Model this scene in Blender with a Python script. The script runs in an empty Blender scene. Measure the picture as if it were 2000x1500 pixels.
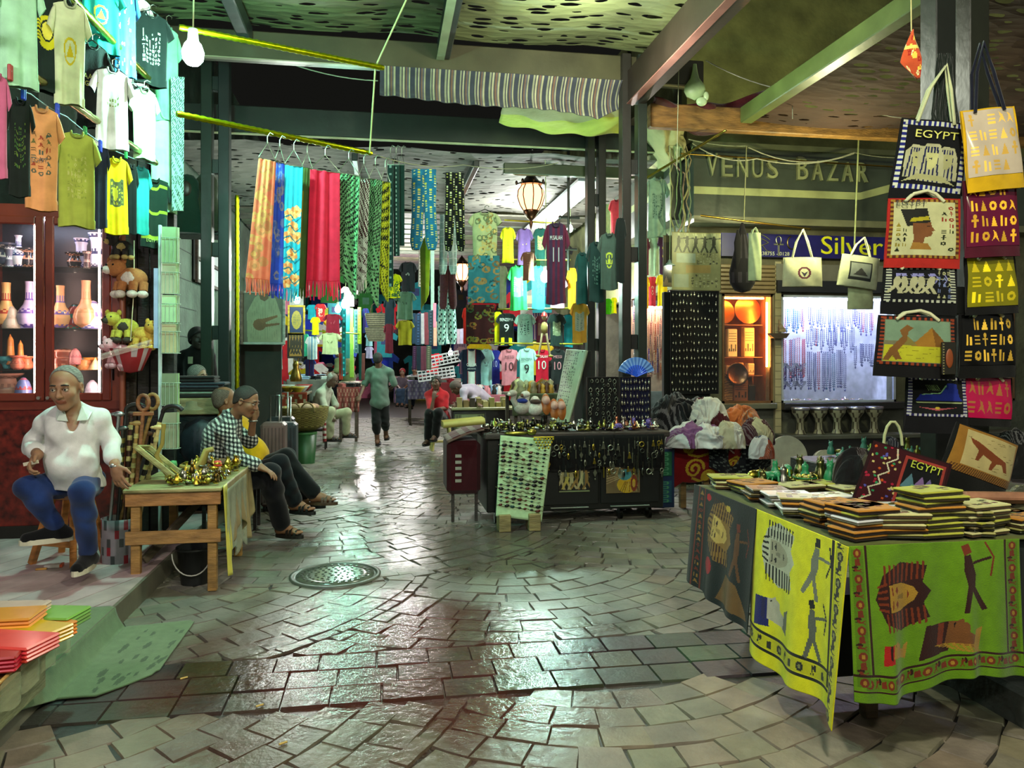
import bpy,math,random
import numpy as np
from mathutils import Vector,Matrix
R=math.radians
PI=math.pi
rnd=random.Random(7)
FP=1500.0
PSI=math.atan(250/1500)
CP,SP=math.cos(PSI),math.sin(PSI)
HC=1.6
COL=bpy.context.scene.collection
def at(px,py,d):
 cx=(px-1000)/FP
 return Vector((d*(CP*cx+SP),d*(CP-SP*cx),HC+d*(700-py)/FP))
def atY(px,py,Y):
 cx=(px-1000)/FP
 return at(px,py,Y/(CP-SP*cx))
def atX(px,py,X):
 cx=(px-1000)/FP
 return at(px,py,X/(CP*cx+SP))
def atZ(px,py,z=0.0):
 return at(px,py,(HC-z)*FP/(py-700))
def lin(c):
 return tuple((x/12.92 if x<=0.04045 else((x+0.055)/1.055)**2.4)for x in c[:3])
def hx(s):
 return tuple(int(s[i:i+2],16)/255 for i in(0,2,4))
def C(c):
 return hx(c)if isinstance(c,str)else c
def jit(c,a=0.06,r=None):
 r=r or rnd
 k=1+r.uniform(-a,a)
 return tuple(max(0,min(1,x*k+r.uniform(-a,a)*0.3))for x in C(c))
MATS={}
def mat(kind):
 if kind in MATS:
  return MATS[kind]
 m=bpy.data.materials.new(kind)
 m.use_nodes=True
 nt=m.node_tree
 N,L=nt.nodes,nt.links
 b=N['Principled BSDF']
 out=N['Material Output']
 at_=N.new('ShaderNodeAttribute')
 at_.attribute_name='Col'
 tc=N.new('ShaderNodeTexCoord')
 P=dict(matte=(.75,0,9,.25,.15,30),cloth=(.92,0,14,.16,.25,160),towel=(.95,0,20,.14,.5,220),wood=(.6,0,6,.45,.25,20),gloss=(.18,0,8,.12,0,20),satin=(.42,0,8,.18,.05,40),paint=(.38,0,3,.3,.08,12),metal=(.3,1,10,.2,.05,40),gold=(.28,1,30,.25,.25,90),skin=(.55,0,18,.14,.1,150),hair=(.7,0,60,.35,.7,200),straw=(.8,0,40,.3,.8,90),plush=(.95,0,60,.2,.9,150),wall=(.85,0,2.2,.5,.5,14),film=(.12,0,20,.1,.9,45),leather=(.5,0,14,.3,.25,80),glassy=(.08,0,8,.05,0,20),burl=(.3,0,14,.9,.05,12),drape=(.9,0,3,.2,.7,7),deckwood=(.5,0,5,.3,.15,40))[kind]
 rough,met,ns,na,bs,bsc=P
 nz=N.new('ShaderNodeTexNoise')
 nz.inputs['Scale'].default_value=ns
 nz.inputs['Detail'].default_value=4
 mp=N.new('ShaderNodeMapping')
 L.new(tc.outputs['Object'],mp.inputs['Vector'])
 if kind in('wood',):
  mp.inputs['Scale'].default_value=(1,1,4)
 L.new(mp.outputs['Vector'],nz.inputs['Vector'])
 rm=N.new('ShaderNodeMapRange')
 rm.inputs['From Min'].default_value=.3
 rm.inputs['From Max'].default_value=.7
 rm.inputs['To Min'].default_value=1-na
 rm.inputs['To Max'].default_value=1+na*.6
 L.new(nz.outputs['Fac'],rm.inputs['Value'])
 mx=N.new('ShaderNodeVectorMath')
 mx.operation='SCALE'
 L.new(at_.outputs['Color'],mx.inputs[0])
 L.new(rm.outputs['Result'],mx.inputs['Scale'])
 L.new(mx.outputs[0],b.inputs['Base Color'])
 b.inputs['Roughness'].default_value=rough
 b.inputs['Metallic'].default_value=met
 if kind in('cloth','towel','drape'):
  b.inputs['Sheen Weight'].default_value=.15
  b.inputs['Specular IOR Level'].default_value=.2
 if bs:
  bn=N.new('ShaderNodeTexNoise')
  bn.inputs['Scale'].default_value=bsc
  bn.inputs['Detail'].default_value=3
  L.new(mp.outputs['Vector'],bn.inputs['Vector'])
  bp=N.new('ShaderNodeBump')
  bp.inputs['Strength'].default_value=bs
  bp.inputs['Distance'].default_value=.004 if bsc>25 else .03
  L.new(bn.outputs['Fac'],bp.inputs['Height'])
  L.new(bp.outputs['Normal'],b.inputs['Normal'])
 if kind in('film',):
  b.inputs['Alpha'].default_value=.38
  b.inputs['Specular IOR Level'].default_value=.9
 MATS[kind]=m
 return m
def glow(name,col,strength):
 key='glow_%s'%name
 if key in MATS:
  return MATS[key]
 m=bpy.data.materials.new(key)
 m.use_nodes=True
 N,L=m.node_tree.nodes,m.node_tree.links
 N.remove(N['Principled BSDF'])
 e=N.new('ShaderNodeEmission')
 e.inputs['Color'].default_value=(*lin(C(col)),1)
 e.inputs['Strength'].default_value=strength
 L.new(e.outputs[0],N['Material Output'].inputs['Surface'])
 MATS[key]=m
 return m
def clear_glass(name='pane_glass',tint=(.93,.96,.96),refl=.10):
 if name in MATS:
  return MATS[name]
 m=bpy.data.materials.new(name)
 m.use_nodes=True
 N,L=m.node_tree.nodes,m.node_tree.links
 N.remove(N['Principled BSDF'])
 t=N.new('ShaderNodeBsdfTransparent')
 t.inputs['Color'].default_value=(*tint,1)
 g=N.new('ShaderNodeBsdfGlossy')
 g.inputs['Roughness'].default_value=.05
 fr=N.new('ShaderNodeLayerWeight')
 fr.inputs['Blend'].default_value=.25
 ma=N.new('ShaderNodeMath')
 ma.operation='MULTIPLY_ADD'
 ma.inputs[1].default_value=.5
 ma.inputs[2].default_value=refl*.5
 L.new(fr.outputs['Fresnel'],ma.inputs[0])
 mx=N.new('ShaderNodeMixShader')
 L.new(ma.outputs[0],mx.inputs[0])
 L.new(t.outputs[0],mx.inputs[1])
 L.new(g.outputs[0],mx.inputs[2])
 L.new(mx.outputs[0],N['Material Output'].inputs['Surface'])
 MATS[name]=m
 return m
class MB:
 def __init__(s,M=None):
  s.v,s.f,s.c,s.sm=[],[],[],[]
  s.M=M
 def add(s,vs,fs,col,sm=False):
  o=len(s.v)
  if s.M is not None:
   M=s.M
   vs=[M@Vector(v)for v in vs]
  s.v.extend(tuple(v)for v in vs)
  per=isinstance(col,list)
  cc=None if per else C(col)
  for i,f in enumerate(fs):
   s.f.append(tuple(o+k for k in f))
   s.c.append(col[i]if per else cc)
   s.sm.append(sm)
  return s
 def box(s,x0,y0,z0,x1,y1,z1,col,M=None):
  vs=[(x0,y0,z0),(x1,y0,z0),(x1,y1,z0),(x0,y1,z0),(x0,y0,z1),(x1,y0,z1),(x1,y1,z1),(x0,y1,z1)]
  if M is not None:
   vs=[M@Vector(v)for v in vs]
  return s.add(vs,[(3,2,1,0),(4,5,6,7),(0,1,5,4),(1,2,6,5),(2,3,7,6),(3,0,4,7)],col)
 def rbox(s,x0,y0,z0,x1,y1,z1,col,r=.01,M=None):
  r=min(r,abs(x1-x0)/2.01,abs(y1-y0)/2.01,abs(z1-z0)/2.01)
  vs,key=[],{}
  for i,x in enumerate((x0,x1)):
   for j,y in enumerate((y0,y1)):
    for k,z in enumerate((z0,z1)):
     sx,sy,sz=(1 if i==0 else-1),(1 if j==0 else-1),(1 if k==0 else-1)
     key[i,j,k]=len(vs)
     vs+=[(x,y+sy*r,z+sz*r),(x+sx*r,y,z+sz*r),(x+sx*r,y+sy*r,z)]
  fs=[]
  q=key
  for i in(0,1):
   a=[q[i,0,0],q[i,1,0],q[i,1,1],q[i,0,1]]
   fs.append(tuple(a if i else a[::-1]))
   a=[q[0,i,0]+1,q[0,i,1]+1,q[1,i,1]+1,q[1,i,0]+1]
   fs.append(tuple(a if i else a[::-1]))
   a=[q[0,0,i]+2,q[1,0,i]+2,q[1,1,i]+2,q[0,1,i]+2]
   fs.append(tuple(a if i else a[::-1]))
  for j in(0,1):
   for k in(0,1):
    fs.append((q[0,j,k]+1,q[1,j,k]+1,q[1,j,k]+2,q[0,j,k]+2))
    fs.append((q[j,0,k],q[j,1,k],q[j,1,k]+2,q[j,0,k]+2))
    fs.append((q[j,k,0],q[j,k,1],q[j,k,1]+1,q[j,k,0]+1))
  for p in q.values():
   fs.append((p,p+1,p+2))
  if M is not None:
   vs=[M@Vector(v)for v in vs]
  return s.add(vs,fs,col)
 def cyl(s,p0,p1,r0,r1=None,n=12,col=(.5,.5,.5),caps=True,sm=True):
  r1=r0 if r1 is None else r1
  p0,p1=Vector(p0),Vector(p1)
  d=(p1-p0)
  if d.length<1e-7:
   return s
  d.normalize()
  a=d.orthogonal().normalized()
  b=d.cross(a)
  vs=[]
  for p,r in((p0,r0),(p1,r1)):
   for i in range(n):
    t=2*PI*i/n
    vs.append(p+(a*math.cos(t)+b*math.sin(t))*r)
  s.add(vs,[(i,(i+1)%n,n+(i+1)%n,n+i)for i in range(n)],col,sm)
  if caps:
   s.add(vs,[tuple(range(n))[::-1],tuple(range(n,2*n))],col)
  return s
 def tube(s,pts,r,n=6,col=(.5,.5,.5),closed=False):
  pts=[Vector(p)for p in pts]
  m=len(pts)
  rs=r if isinstance(r,(list,tuple))else[r]*m
  vs=[]
  up=None
  for i,p in enumerate(pts):
   if closed:
    d=pts[(i+1)%m]-pts[i-1]
   else:
    d=pts[min(i+1,m-1)]-pts[max(i-1,0)]
   if d.length<1e-9:
    d=Vector((0,0,1))
   d.normalize()
   if up is None:
    up=d.orthogonal().normalized()
   up=(up-d*up.dot(d))
   if up.length<1e-6:
    up=d.orthogonal()
   up.normalize()
   b=d.cross(up)
   for k in range(n):
    t=2*PI*k/n
    vs.append(p+(up*math.cos(t)+b*math.sin(t))*rs[i])
  fs=[]
  for i in range(m if closed else m-1):
   j=(i+1)%m
   for k in range(n):
    fs.append((i*n+k,i*n+(k+1)%n,j*n+(k+1)%n,j*n+k))
  s.add(vs,fs,col,True)
  if not closed:
   s.add(vs,[tuple(range(n))[::-1],tuple(range((m-1)*n,m*n))],col)
  return s
 def lathe(s,prof,c=(0,0,0),n=20,col=(.5,.5,.5),colf=None,sx=1,sy=1,M=None):
  c=Vector(c)
  vs=[]
  for r,z in prof:
   for i in range(n):
    t=2*PI*i/n
    v=Vector((r*math.cos(t)*sx,r*math.sin(t)*sy,z))
    vs.append((M@v if M is not None else v)+c)
  fs,cs=[],[]
  for j in range(len(prof)-1):
   for i in range(n):
    fs.append((j*n+i,j*n+(i+1)%n,(j+1)*n+(i+1)%n,(j+1)*n+i))
    cs.append(C(colf(i/n,j/(len(prof)-1)))if colf else C(col))
  s.add(vs,fs,cs,True)
  if prof[0][0]>1e-4:
   s.add(vs,[tuple(range(n))[::-1]],col)
  if prof[-1][0]>1e-4:
   s.add(vs,[tuple(range((len(prof)-1)*n,len(prof)*n))],col)
  return s
 def ell(s,c,r,col,n=14,m=9,M=None,colf=None):
  r=(r,r,r)if isinstance(r,(int,float))else r
  prof=[(max(1e-5,math.sin(PI*j/m)),-math.cos(PI*j/m))for j in range(m+1)]
  S=Matrix.Diagonal((r[0],r[1],r[2]))
  if M is not None:
   S=M.to_3x3()@S
  return s.lathe(prof,c,n,col,colf=colf,M=S)
 def grid(s,fn,nu,nv,col,colf=None,sm=True,img=None):
  vs=[fn(i/nu,j/nv)for j in range(nv+1)for i in range(nu+1)]
  fs,cs=[],[]
  for j in range(nv):
   for i in range(nu):
    a=j*(nu+1)+i
    fs.append((a,a+1,a+nu+2,a+nu+1))
    if img is not None:
     h,w=img.shape[:2]
     cs.append(tuple(img[int((j+.5)/nv*h),int((i+.5)/nu*w)]))
    elif colf:
     cs.append(C(colf((i+.5)/nu,(j+.5)/nv)))
    else:
     cs.append(C(col))
  return s.add(vs,fs,cs,sm)
 def sheet(s,fn,nu,nv,col,th=.004,colf=None,img=None,back=None,nrm=None):
  P=[[Vector(fn(i/nu,j/nv))for i in range(nu+1)]for j in range(nv+1)]
  vs,fs,cs=[],[],[]
  for j in range(nv+1):
   for i in range(nu+1):
    vs.append(P[j][i])
  nf=len(vs)
  for j in range(nv+1):
   for i in range(nu+1):
    if nrm is None:
     du=P[j][min(i+1,nu)]-P[j][max(i-1,0)]
     dv=P[min(j+1,nv)][i]-P[max(j-1,0)][i]
     n=du.cross(dv)
     n=n.normalized()if n.length>1e-12 else Vector((0,0,1))
    else:
     n=Vector(nrm)
    vs.append(P[j][i]-n*th)
  bc=C(back)if back is not None else None
  for j in range(nv):
   for i in range(nu):
    a=j*(nu+1)+i
    if img is not None:
     h,w=img.shape[:2]
     cc=tuple(img[int((j+.5)/nv*h),int((i+.5)/nu*w)])
    elif colf:
     cc=C(colf((i+.5)/nu,(j+.5)/nv))
    else:
     cc=C(col)
    fs.append((a,a+1,a+nu+2,a+nu+1))
    cs.append(cc)
    fs.append((nf+a+nu+1,nf+a+nu+2,nf+a+1,nf+a))
    cs.append(bc or cc)
  rim=[j*(nu+1)for j in range(nv+1)]
  edges=[(rim[k+1],rim[k])for k in range(nv)]
  r2=[j*(nu+1)+nu for j in range(nv+1)]
  edges+=[(r2[k],r2[k+1])for k in range(nv)]
  edges+=[(i,i+1)for i in range(nu)][::1]
  top=nv*(nu+1)
  edges2=[(top+i+1,top+i)for i in range(nu)]
  ec=C(col)if col is not None else(bc or cs[0])
  for a,b in edges[:nv]+edges[nv:2*nv]:
   fs.append((b,a,nf+a,nf+b))
   cs.append(ec)
  for a,b in edges[2*nv:]+edges2:
   fs.append((b,a,nf+a,nf+b))
   cs.append(ec)
  return s.add(vs,fs,cs,True)
 def prism(s,poly,y0,y1,col,M=None,side=None):
  n=len(poly)
  vs=[(x,y0,z)for x,z in poly]+[(x,y1,z)for x,z in poly]
  fs=[tuple(range(n)),tuple(range(n,2*n))[::-1]]+[((i+1)%n,i,n+i,n+(i+1)%n)for i in range(n)]
  if M is not None:
   vs=[M@Vector(v)for v in vs]
  cs=[C(col)]*2+[C(side or col)]*n
  return s.add(vs,fs,cs)
 def text(s,txt,x,z,h,col,y=0,ext=.002,w=None,yf=None,M=None,align='C',flip=False,slant=0):
  vs,fs,W,H=glyphs(txt)
  k=h
  kx=k if w is None else w/max(W,1e-6)
  ox=-W*kx/2 if align=='C' else 0
  n=len(vs)
  out=[]
  for dy in(0,ext):
   for(a,b)in vs:
    X=x+ox+a*kx+slant*b*k
    Z=z+b*k
    Y=(yf(X,Z)if yf else y)-dy
    out.append((X,Y,Z))
  allf=[tuple(n+i for i in f)for f in fs]
  ed={}
  for f in fs:
   for i in range(len(f)):
    e=(f[i],f[(i+1)%len(f)])
    if(e[1],e[0])in ed:
     del ed[(e[1],e[0])]
    else:
     ed[e]=1
  if ext>.004:
   allf+=[(a,b,n+b,n+a)for a,b in ed]
  if M is not None:
   out=[M@Vector(v)for v in out]
  return s.add(out,allf,col)
 def build(s,name,kind='matte',parent=None,loc=None,label=None,cat=None,group=None,k=None):
  me=bpy.data.meshes.new(name)
  if parent is not None:
   org=Vector(parent.get('_o',(0,0,0)))
  elif loc is not None:
   org=Vector(loc)
  else:
   a=np.array([tuple(v)for v in s.v])if s.v else np.zeros((1,3))
   lo,hi=a.min(0),a.max(0)
   org=Vector(((lo[0]+hi[0])/2,(lo[1]+hi[1])/2,lo[2]))
  V=np.array([tuple(v)for v in s.v],dtype=np.float64)-np.array(org)
  me.from_pydata(V.tolist(),[],s.f)
  fill_cols(me,s.c)
  me.polygons.foreach_set('use_smooth',s.sm)
  if isinstance(kind,str):
   kind=mat(kind)
  me.materials.append(kind)
  me.validate()
  me.update()
  o=bpy.data.objects.new(name,me)
  COL.objects.link(o)
  if parent is not None:
   o.parent=parent
  else:
   o.location=org
  o['_o']=tuple(org)
  tag(o,label,cat,group,k)
  return o
def fill_cols(me,cols):
 a=me.attributes.new('Col','FLOAT_COLOR','CORNER')
 cc=np.array([c[:3]for c in cols],dtype=np.float32)
 cc=np.where(cc<=.04045,cc/12.92,((cc+.055)/1.055)**2.4)
 n=np.zeros(len(me.polygons),dtype=np.int32)
 me.polygons.foreach_get('loop_total',n)
 full=np.ones((int(n.sum()),4),dtype=np.float32)
 full[:,:3]=np.repeat(cc[:len(n)],n,axis=0)
 a.data.foreach_set('color',full.ravel())
GL={}
def glyphs(txt):
 if txt in GL:
  return GL[txt]
 cu=bpy.data.curves.new('tmp','FONT')
 cu.body=txt
 cu.resolution_u=3
 cu.size=1.4
 o=bpy.data.objects.new('tmp',cu)
 COL.objects.link(o)
 dg=bpy.context.evaluated_depsgraph_get()
 me=bpy.data.meshes.new_from_object(o.evaluated_get(dg))
 vs=[(v.co.x,v.co.y)for v in me.vertices]
 fs=[tuple(p.vertices)for p in me.polygons]
 bpy.data.objects.remove(o)
 bpy.data.curves.remove(cu)
 bpy.data.meshes.remove(me)
 if not vs:
  vs,fs=[(0,0),(.1,0),(0,.1)],[(0,1,2)]
 x0=min(v[0]for v in vs)
 z0=min(v[1]for v in vs)
 z1=max(v[1]for v in vs)
 vs=[((a-x0)/(z1-z0),(b-z0)/(z1-z0))for a,b in vs]
 GL[txt]=(vs,fs,max(v[0]for v in vs),1.0)
 return GL[txt]
def tag(o,label=None,cat=None,group=None,k=None):
 if label:
  o['label']=label
 if cat:
  o['category']=cat
 if group:
  o['group']=group
 if k:
  o['kind']=k
 return o
def thing(name,label,cat,loc=(0,0,0),group=None):
 o=bpy.data.objects.new(name,None)
 o.empty_display_size=.05
 COL.objects.link(o)
 o.location=loc
 o['_o']=tuple(loc)
 return tag(o,label,cat,group)
def dup(root,loc,rz=0,label=None,group=None,scale=None,rot=None):
 r=root.copy()
 COL.objects.link(r)
 r.location=loc
 r.rotation_euler=rot if rot is not None else(0,0,rz)
 if scale:
  r.scale=scale if isinstance(scale,tuple)else(scale,)*3
 if label:
  r['label']=label
 if group:
  r['group']=group
 for ch in list(root.children):
  c=ch.copy()
  COL.objects.link(c)
  c.parent=r
  for g in list(ch.children):
   q=g.copy()
   COL.objects.link(q)
   q.parent=c
 return r
def face(p,yaw=0):
 """local x = right as the camera sees it, y = away, z = up, turned by yaw degrees"""
 return Matrix.Translation(p)@Matrix.Rotation(-PSI+R(yaw),4,'Z')
class Img:
 def __init__(s,w,h,bg):
  s.w,s.h=w,h
  s.a=np.zeros((h,w,3),dtype=np.float32)
  s.a[:]=C(bg)
  s.X,s.Y=np.meshgrid((np.arange(w)+.5)/w,(np.arange(h)+.5)/h)
 def poly(s,pts,col):
  m=np.zeros((s.h,s.w),dtype=bool)
  n=len(pts)
  for i in range(n):
   x0,y0=pts[i]
   x1,y1=pts[(i+1)%n]
   if y0==y1:
    continue
   c=((y0>s.Y)!=(y1>s.Y))&(s.X<(x1-x0)*(s.Y-y0)/(y1-y0)+x0)
   m^=c
  s.a[m]=C(col)
 def rect(s,x0,y0,x1,y1,col):
  s.a[(s.X>=x0)&(s.X<=x1)&(s.Y>=y0)&(s.Y<=y1)]=C(col)
 def disc(s,x,y,rx,ry,col,inner=0):
  q=((s.X-x)/rx)**2+((s.Y-y)/ry)**2
  s.a[(q<=1)&(q>=inner*inner)]=C(col)
 def line(s,pts,w,col,asp=1):
  for(x0,y0),(x1,y1)in zip(pts,pts[1:]):
   dx,dy=(x1-x0)*asp,y1-y0
   L2=dx*dx+dy*dy+1e-12
   t=np.clip(((s.X-x0)*asp*dx+(s.Y-y0)*dy)/L2,0,1)
   q=((s.X-x0)*asp-t*dx)**2+((s.Y-y0)-t*dy)**2
   s.a[q<=(w/2)**2]=C(col)
def glyph_rows(I,x0,y0,x1,y1,rows,cols,pal,r,fill=.8):
 """rows of little carved-sign shapes"""
 ch,cw=(y1-y0)/rows,(x1-x0)/cols
 for a in range(rows):
  for b in range(cols):
   if r.random()>fill:
    continue
   cx,cy=x0+(b+.5)*cw,y0+(a+.5)*ch
   q=r.choice(pal)
   t=r.randrange(6)
   if t==0:
    I.disc(cx,cy,cw*.36,ch*.3,q,.4)
   elif t==1:
    I.poly([(cx-cw*.35,cy-ch*.35),(cx+cw*.35,cy-ch*.35),(cx,cy+ch*.38)],q)
   elif t==2:
    I.rect(cx-cw*.08,cy-ch*.4,cx+cw*.08,cy+ch*.25,q)
    I.rect(cx-cw*.3,cy-ch*.02,cx+cw*.3,cy+ch*.12,q)
    I.disc(cx,cy+ch*.3,cw*.18,ch*.14,q)
   elif t==3:
    for e in(-.25,0,.25):
     I.rect(cx-cw*.35,cy+ch*(e-.06),cx+cw*.35,cy+ch*(e+.06),q)
   elif t==4:
    I.poly([(cx-cw*.4,cy-ch*.3),(cx-cw*.1,cy+ch*.1),(cx-cw*.2,cy+ch*.4),(cx+cw*.15,cy+ch*.25),(cx+cw*.4,cy-ch*.35),(cx,cy-ch*.1)],q)
   else:
    I.rect(cx-cw*.3,cy-ch*.35,cx-cw*.1,cy+ch*.35,q)
    I.rect(cx+cw*.1,cy-ch*.35,cx+cw*.3,cy+ch*.2,q)
    # ======================= camera, world, view =======================
cam=bpy.data.cameras.new('camera')
cam.sensor_fit='HORIZONTAL'
cam.sensor_width=36
cam.lens=36*FP/2000
cam.shift_y=-50/2000
cam.clip_end=200
co=bpy.data.objects.new('camera',cam)
co.location=(0,0,HC)
co.rotation_euler=(PI/2,0,-PSI)
COL.objects.link(co)
sc=bpy.context.scene
sc.camera=co
sc.view_settings.view_transform='Standard'
sc.view_settings.look='None'
sc.view_settings.gamma=1
sc.view_settings.exposure=0.8
sc.cycles.max_bounces=5
sc.cycles.diffuse_bounces=2
sc.cycles.glossy_bounces=2
sc.cycles.transmission_bounces=3
sc.cycles.transparent_max_bounces=10
sc.cycles.caustics_reflective=False
sc.cycles.caustics_refractive=False
sc.cycles.sample_clamp_indirect=3
sc.cycles.use_adaptive_sampling=True
sc.cycles.adaptive_threshold=.035
w=bpy.data.worlds.new('night')
sc.world=w
w.use_nodes=True
bg=w.node_tree.nodes['Background']
bg.inputs[0].default_value=(.66,.66,.56,1)
bg.inputs[1].default_value=1
_N,_L=w.node_tree.nodes,w.node_tree.links
_tc=_N.new('ShaderNodeTexCoord')
_sp=_N.new('ShaderNodeSeparateXYZ')
_L.new(_tc.outputs['Generated'],_sp.inputs[0])
_mr=_N.new('ShaderNodeMapRange')
for _k,_v in zip(('From Min','From Max','To Min','To Max'),(-.6,.35,.17,.006)):
 _mr.inputs[_k].default_value=_v
_L.new(_sp.outputs['Y'],_mr.inputs['Value'])
_L.new(_mr.outputs['Result'],bg.inputs[1])
# ======================= floor =======================
def wet_floor_material():
 m=bpy.data.materials.new('wet_paving')
 m.use_nodes=True
 N,L=m.node_tree.nodes,m.node_tree.links
 b=N['Principled BSDF']
 a=N.new('ShaderNodeAttribute')
 a.attribute_name='Col'
 tc=N.new('ShaderNodeTexCoord')
 def noise(scale,det=4,rough=.55):
  n=N.new('ShaderNodeTexNoise')
  n.inputs['Scale'].default_value=scale
  n.inputs['Detail'].default_value=det
  n.inputs['Roughness'].default_value=rough
  L.new(tc.outputs['Object'],n.inputs['Vector'])
  return n
 def mr(sock,a0,a1,b0,b1):
  r=N.new('ShaderNodeMapRange')
  for k,v in zip(('From Min','From Max','To Min','To Max'),(a0,a1,b0,b1)):
   r.inputs[k].default_value=v
  L.new(sock,r.inputs['Value'])
  return r.outputs['Result']
 def mth(op,x,y):
  q=N.new('ShaderNodeMath')
  q.operation=op
  for i,s in enumerate((x,y)):
   if hasattr(s,'links'):
    L.new(s,q.inputs[i])
   else:
    q.inputs[i].default_value=s
  return q.outputs[0]
 sep=N.new('ShaderNodeSeparateXYZ')
 L.new(tc.outputs['Object'],sep.inputs[0])
 def blob(cx,cy,rx,ry):
  dx=mth('DIVIDE',mth('SUBTRACT',sep.outputs['X'],cx),rx)
  dy=mth('DIVIDE',mth('SUBTRACT',sep.outputs['Y'],cy),ry)
  return mth('ADD',mth('MULTIPLY',dx,dx),mth('MULTIPLY',dy,dy))
 n1=noise(1.1,5)
 d1=mth('MINIMUM',blob(.15,4.2,1.35,1.5),blob(.55,6.6,1.5,1.2))
 d1=mth('MINIMUM',d1,blob(.6,10.5,1.6,3.5))
 wet=mr(mth('SUBTRACT',mth('ADD',d1,mth('MULTIPLY',n1.outputs['Fac'],2.4)),1.2),.25,1.25,1,0)
 n2=noise(6,5)
 col=N.new('ShaderNodeVectorMath')
 col.operation='SCALE'
 L.new(a.outputs['Color'],col.inputs[0])
 L.new(mth('MULTIPLY',mr(n2.outputs['Fac'],.3,.7,.72,1.2),mr(wet,0,1,1,.6)),col.inputs['Scale'])
 mixc=N.new('ShaderNodeMix')
 mixc.data_type='RGBA'
 L.new(mth('MULTIPLY',mth('MULTIPLY',wet,mr(noise(1.7).outputs['Fac'],.40,.52,.25,1)),mr(blob(-.3,4.1,1.5,1.6),.5,1.4,.85,0)),mixc.inputs['Factor'])
 L.new(col.outputs[0],mixc.inputs['A'])
 mixc.inputs['B'].default_value=(.075,.022,.014,1)
 L.new(mixc.outputs['Result'],b.inputs['Base Color'])
 n3=noise(22,4)
 L.new(mth('ADD',mr(wet,0,1,.50,.09),mth('MULTIPLY',n3.outputs['Fac'],.12)),b.inputs['Roughness'])
 b.inputs['Specular IOR Level'].default_value=.6
 n4=noise(11,6,.6)
 bp=N.new('ShaderNodeBump')
 bp.inputs['Strength'].default_value=.4
 bp.inputs['Distance'].default_value=.015
 L.new(mth('ADD',n4.outputs['Fac'],mth('MULTIPLY',n3.outputs['Fac'],.3)),bp.inputs['Height'])
 L.new(bp.outputs['Normal'],b.inputs['Normal'])
 return m
def make_floor():
 mb=MB()
 r=random.Random(3)
 mb.add([(-14,-3,-.012),(14,-3,-.012),(14,50,-.012),(-14,50,-.012)],[(0,1,2,3)],(.16,.15,.13))
 W,HH,RR,dr=3.0,1.75,2.4,.178
 def stone(pts,col,z=0.0,ins=.008):
  n=len(pts)
  cx=sum(p[0]for p in pts)/n
  cy=sum(p[1]for p in pts)/n
  z=z+r.uniform(-.004,.003)
  tp,bt=[],[]
  for x,y in pts:
   L=math.hypot(x-cx,y-cy)+1e-6
   k=max(.3,1-ins/L)
   k2=1-(ins*.35)/L
   tp.append((cx+(x-cx)*k,cy+(y-cy)*k,z))
   bt.append((cx+(x-cx)*k2,cy+(y-cy)*k2,-.012))
  mb.add(tp+bt,[tuple(range(n))]+[((i+1)%n,i,n+i,n+(i+1)%n)for i in range(n)],col)
 def owner(x,y,cx0,cy0):
  best=None
  j0=int((y-cy0)/HH)
  for j in range(j0-2,j0+4):
   cy=cy0+j*HH
   off=(j%2)*W/2
   i=round((x-cx0-off)/W)
   for ii in(i-1,i,i+1):
    cx=cx0+off+ii*W
    if math.hypot(x-cx,y-cy)<=RR and y<cy+1e-6:
     if best is None or cy>best[1]:
      best=(cx,cy)
  return best
 def fans(xa,xb,ya,yb,cx0,cy0,tint):
  js=range(int((ya-cy0)/HH)-2,int((yb-cy0)/HH)+3)
  for j in js:
   cy=cy0+j*HH
   for i in range(-6,7):
    cx=cx0+(j%2)*W/2+i*W
    for k in range(int(RR/dr)+1):
     ra,rb=k*dr,(k+1)*dr
     rm=(ra+rb)/2
     if k==0:
      continue
     ns=max(3,round(PI*rm/.205))
     ph=r.random()
     for q in range(ns+1):
      t0=-PI+(q-ph)*PI/ns
      t1=t0+PI/ns
      tm=(t0+t1)/2
      x,y=cx+rm*math.cos(tm),cy+rm*math.sin(tm)
      if not(xa<x<xb and ya-.1<y<yb):
       continue
      jj=[r.uniform(-.010,.010)for _ in range(8)]
      cn=[(cx+(rr+jj[e])*math.cos(t+jj[e+4]*.8),cy+(rr+jj[e])*math.sin(t+jj[e+4]*.8))for e,(rr,t)in enumerate(((ra,t0),(rb,t0),(rb,t1),(ra,t1)))]
      sp=[]
      for e in range(4):
       p0,p1=cn[e],cn[(e+1)%4]
       sp+=[p0,((p0[0]+p1[0])/2,(p0[1]+p1[1])/2)]
      def mine(p):
       o=owner(p[0],p[1],cx0,cy0)
       return p[1]>ya and o is not None and abs(o[0]-cx)<.01 and abs(o[1]-cy)<.01
      ok=[mine(p)for p in sp]
      if sum(ok)<2:
       continue
      ow=[p for p,k_ in zip(sp,ok)if k_]+([(x,y)]*2 if mine((x,y))else[])
      gx,gy=sum(p[0]for p in ow)/len(ow),sum(p[1]for p in ow)/len(ow)
      pts=[]
      for p,k_ in zip(sp,ok):
       if not k_:
        lo,hi=0.0,1.0
        for _ in range(5):
         md=(lo+hi)/2
         if mine((gx+(p[0]-gx)*md,gy+(p[1]-gy)*md)):
          lo=md
         else:
          hi=md
        p=(gx+(p[0]-gx)*lo,gy+(p[1]-gy)*lo)
       pts.append(p)
      ar=sum(pts[e][0]*pts[(e+1)%8][1]-pts[(e+1)%8][0]*pts[e][1]for e in range(8))/2
      if abs(ar)<.004:
       continue
      stone(pts if ar>0 else pts[::-1],jit(tint,.05,r),ins=.007)
 base=(.46,.43,.36)
 fans(-3.6,5,1.6,3.62,1.15,4.45,base)
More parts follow.
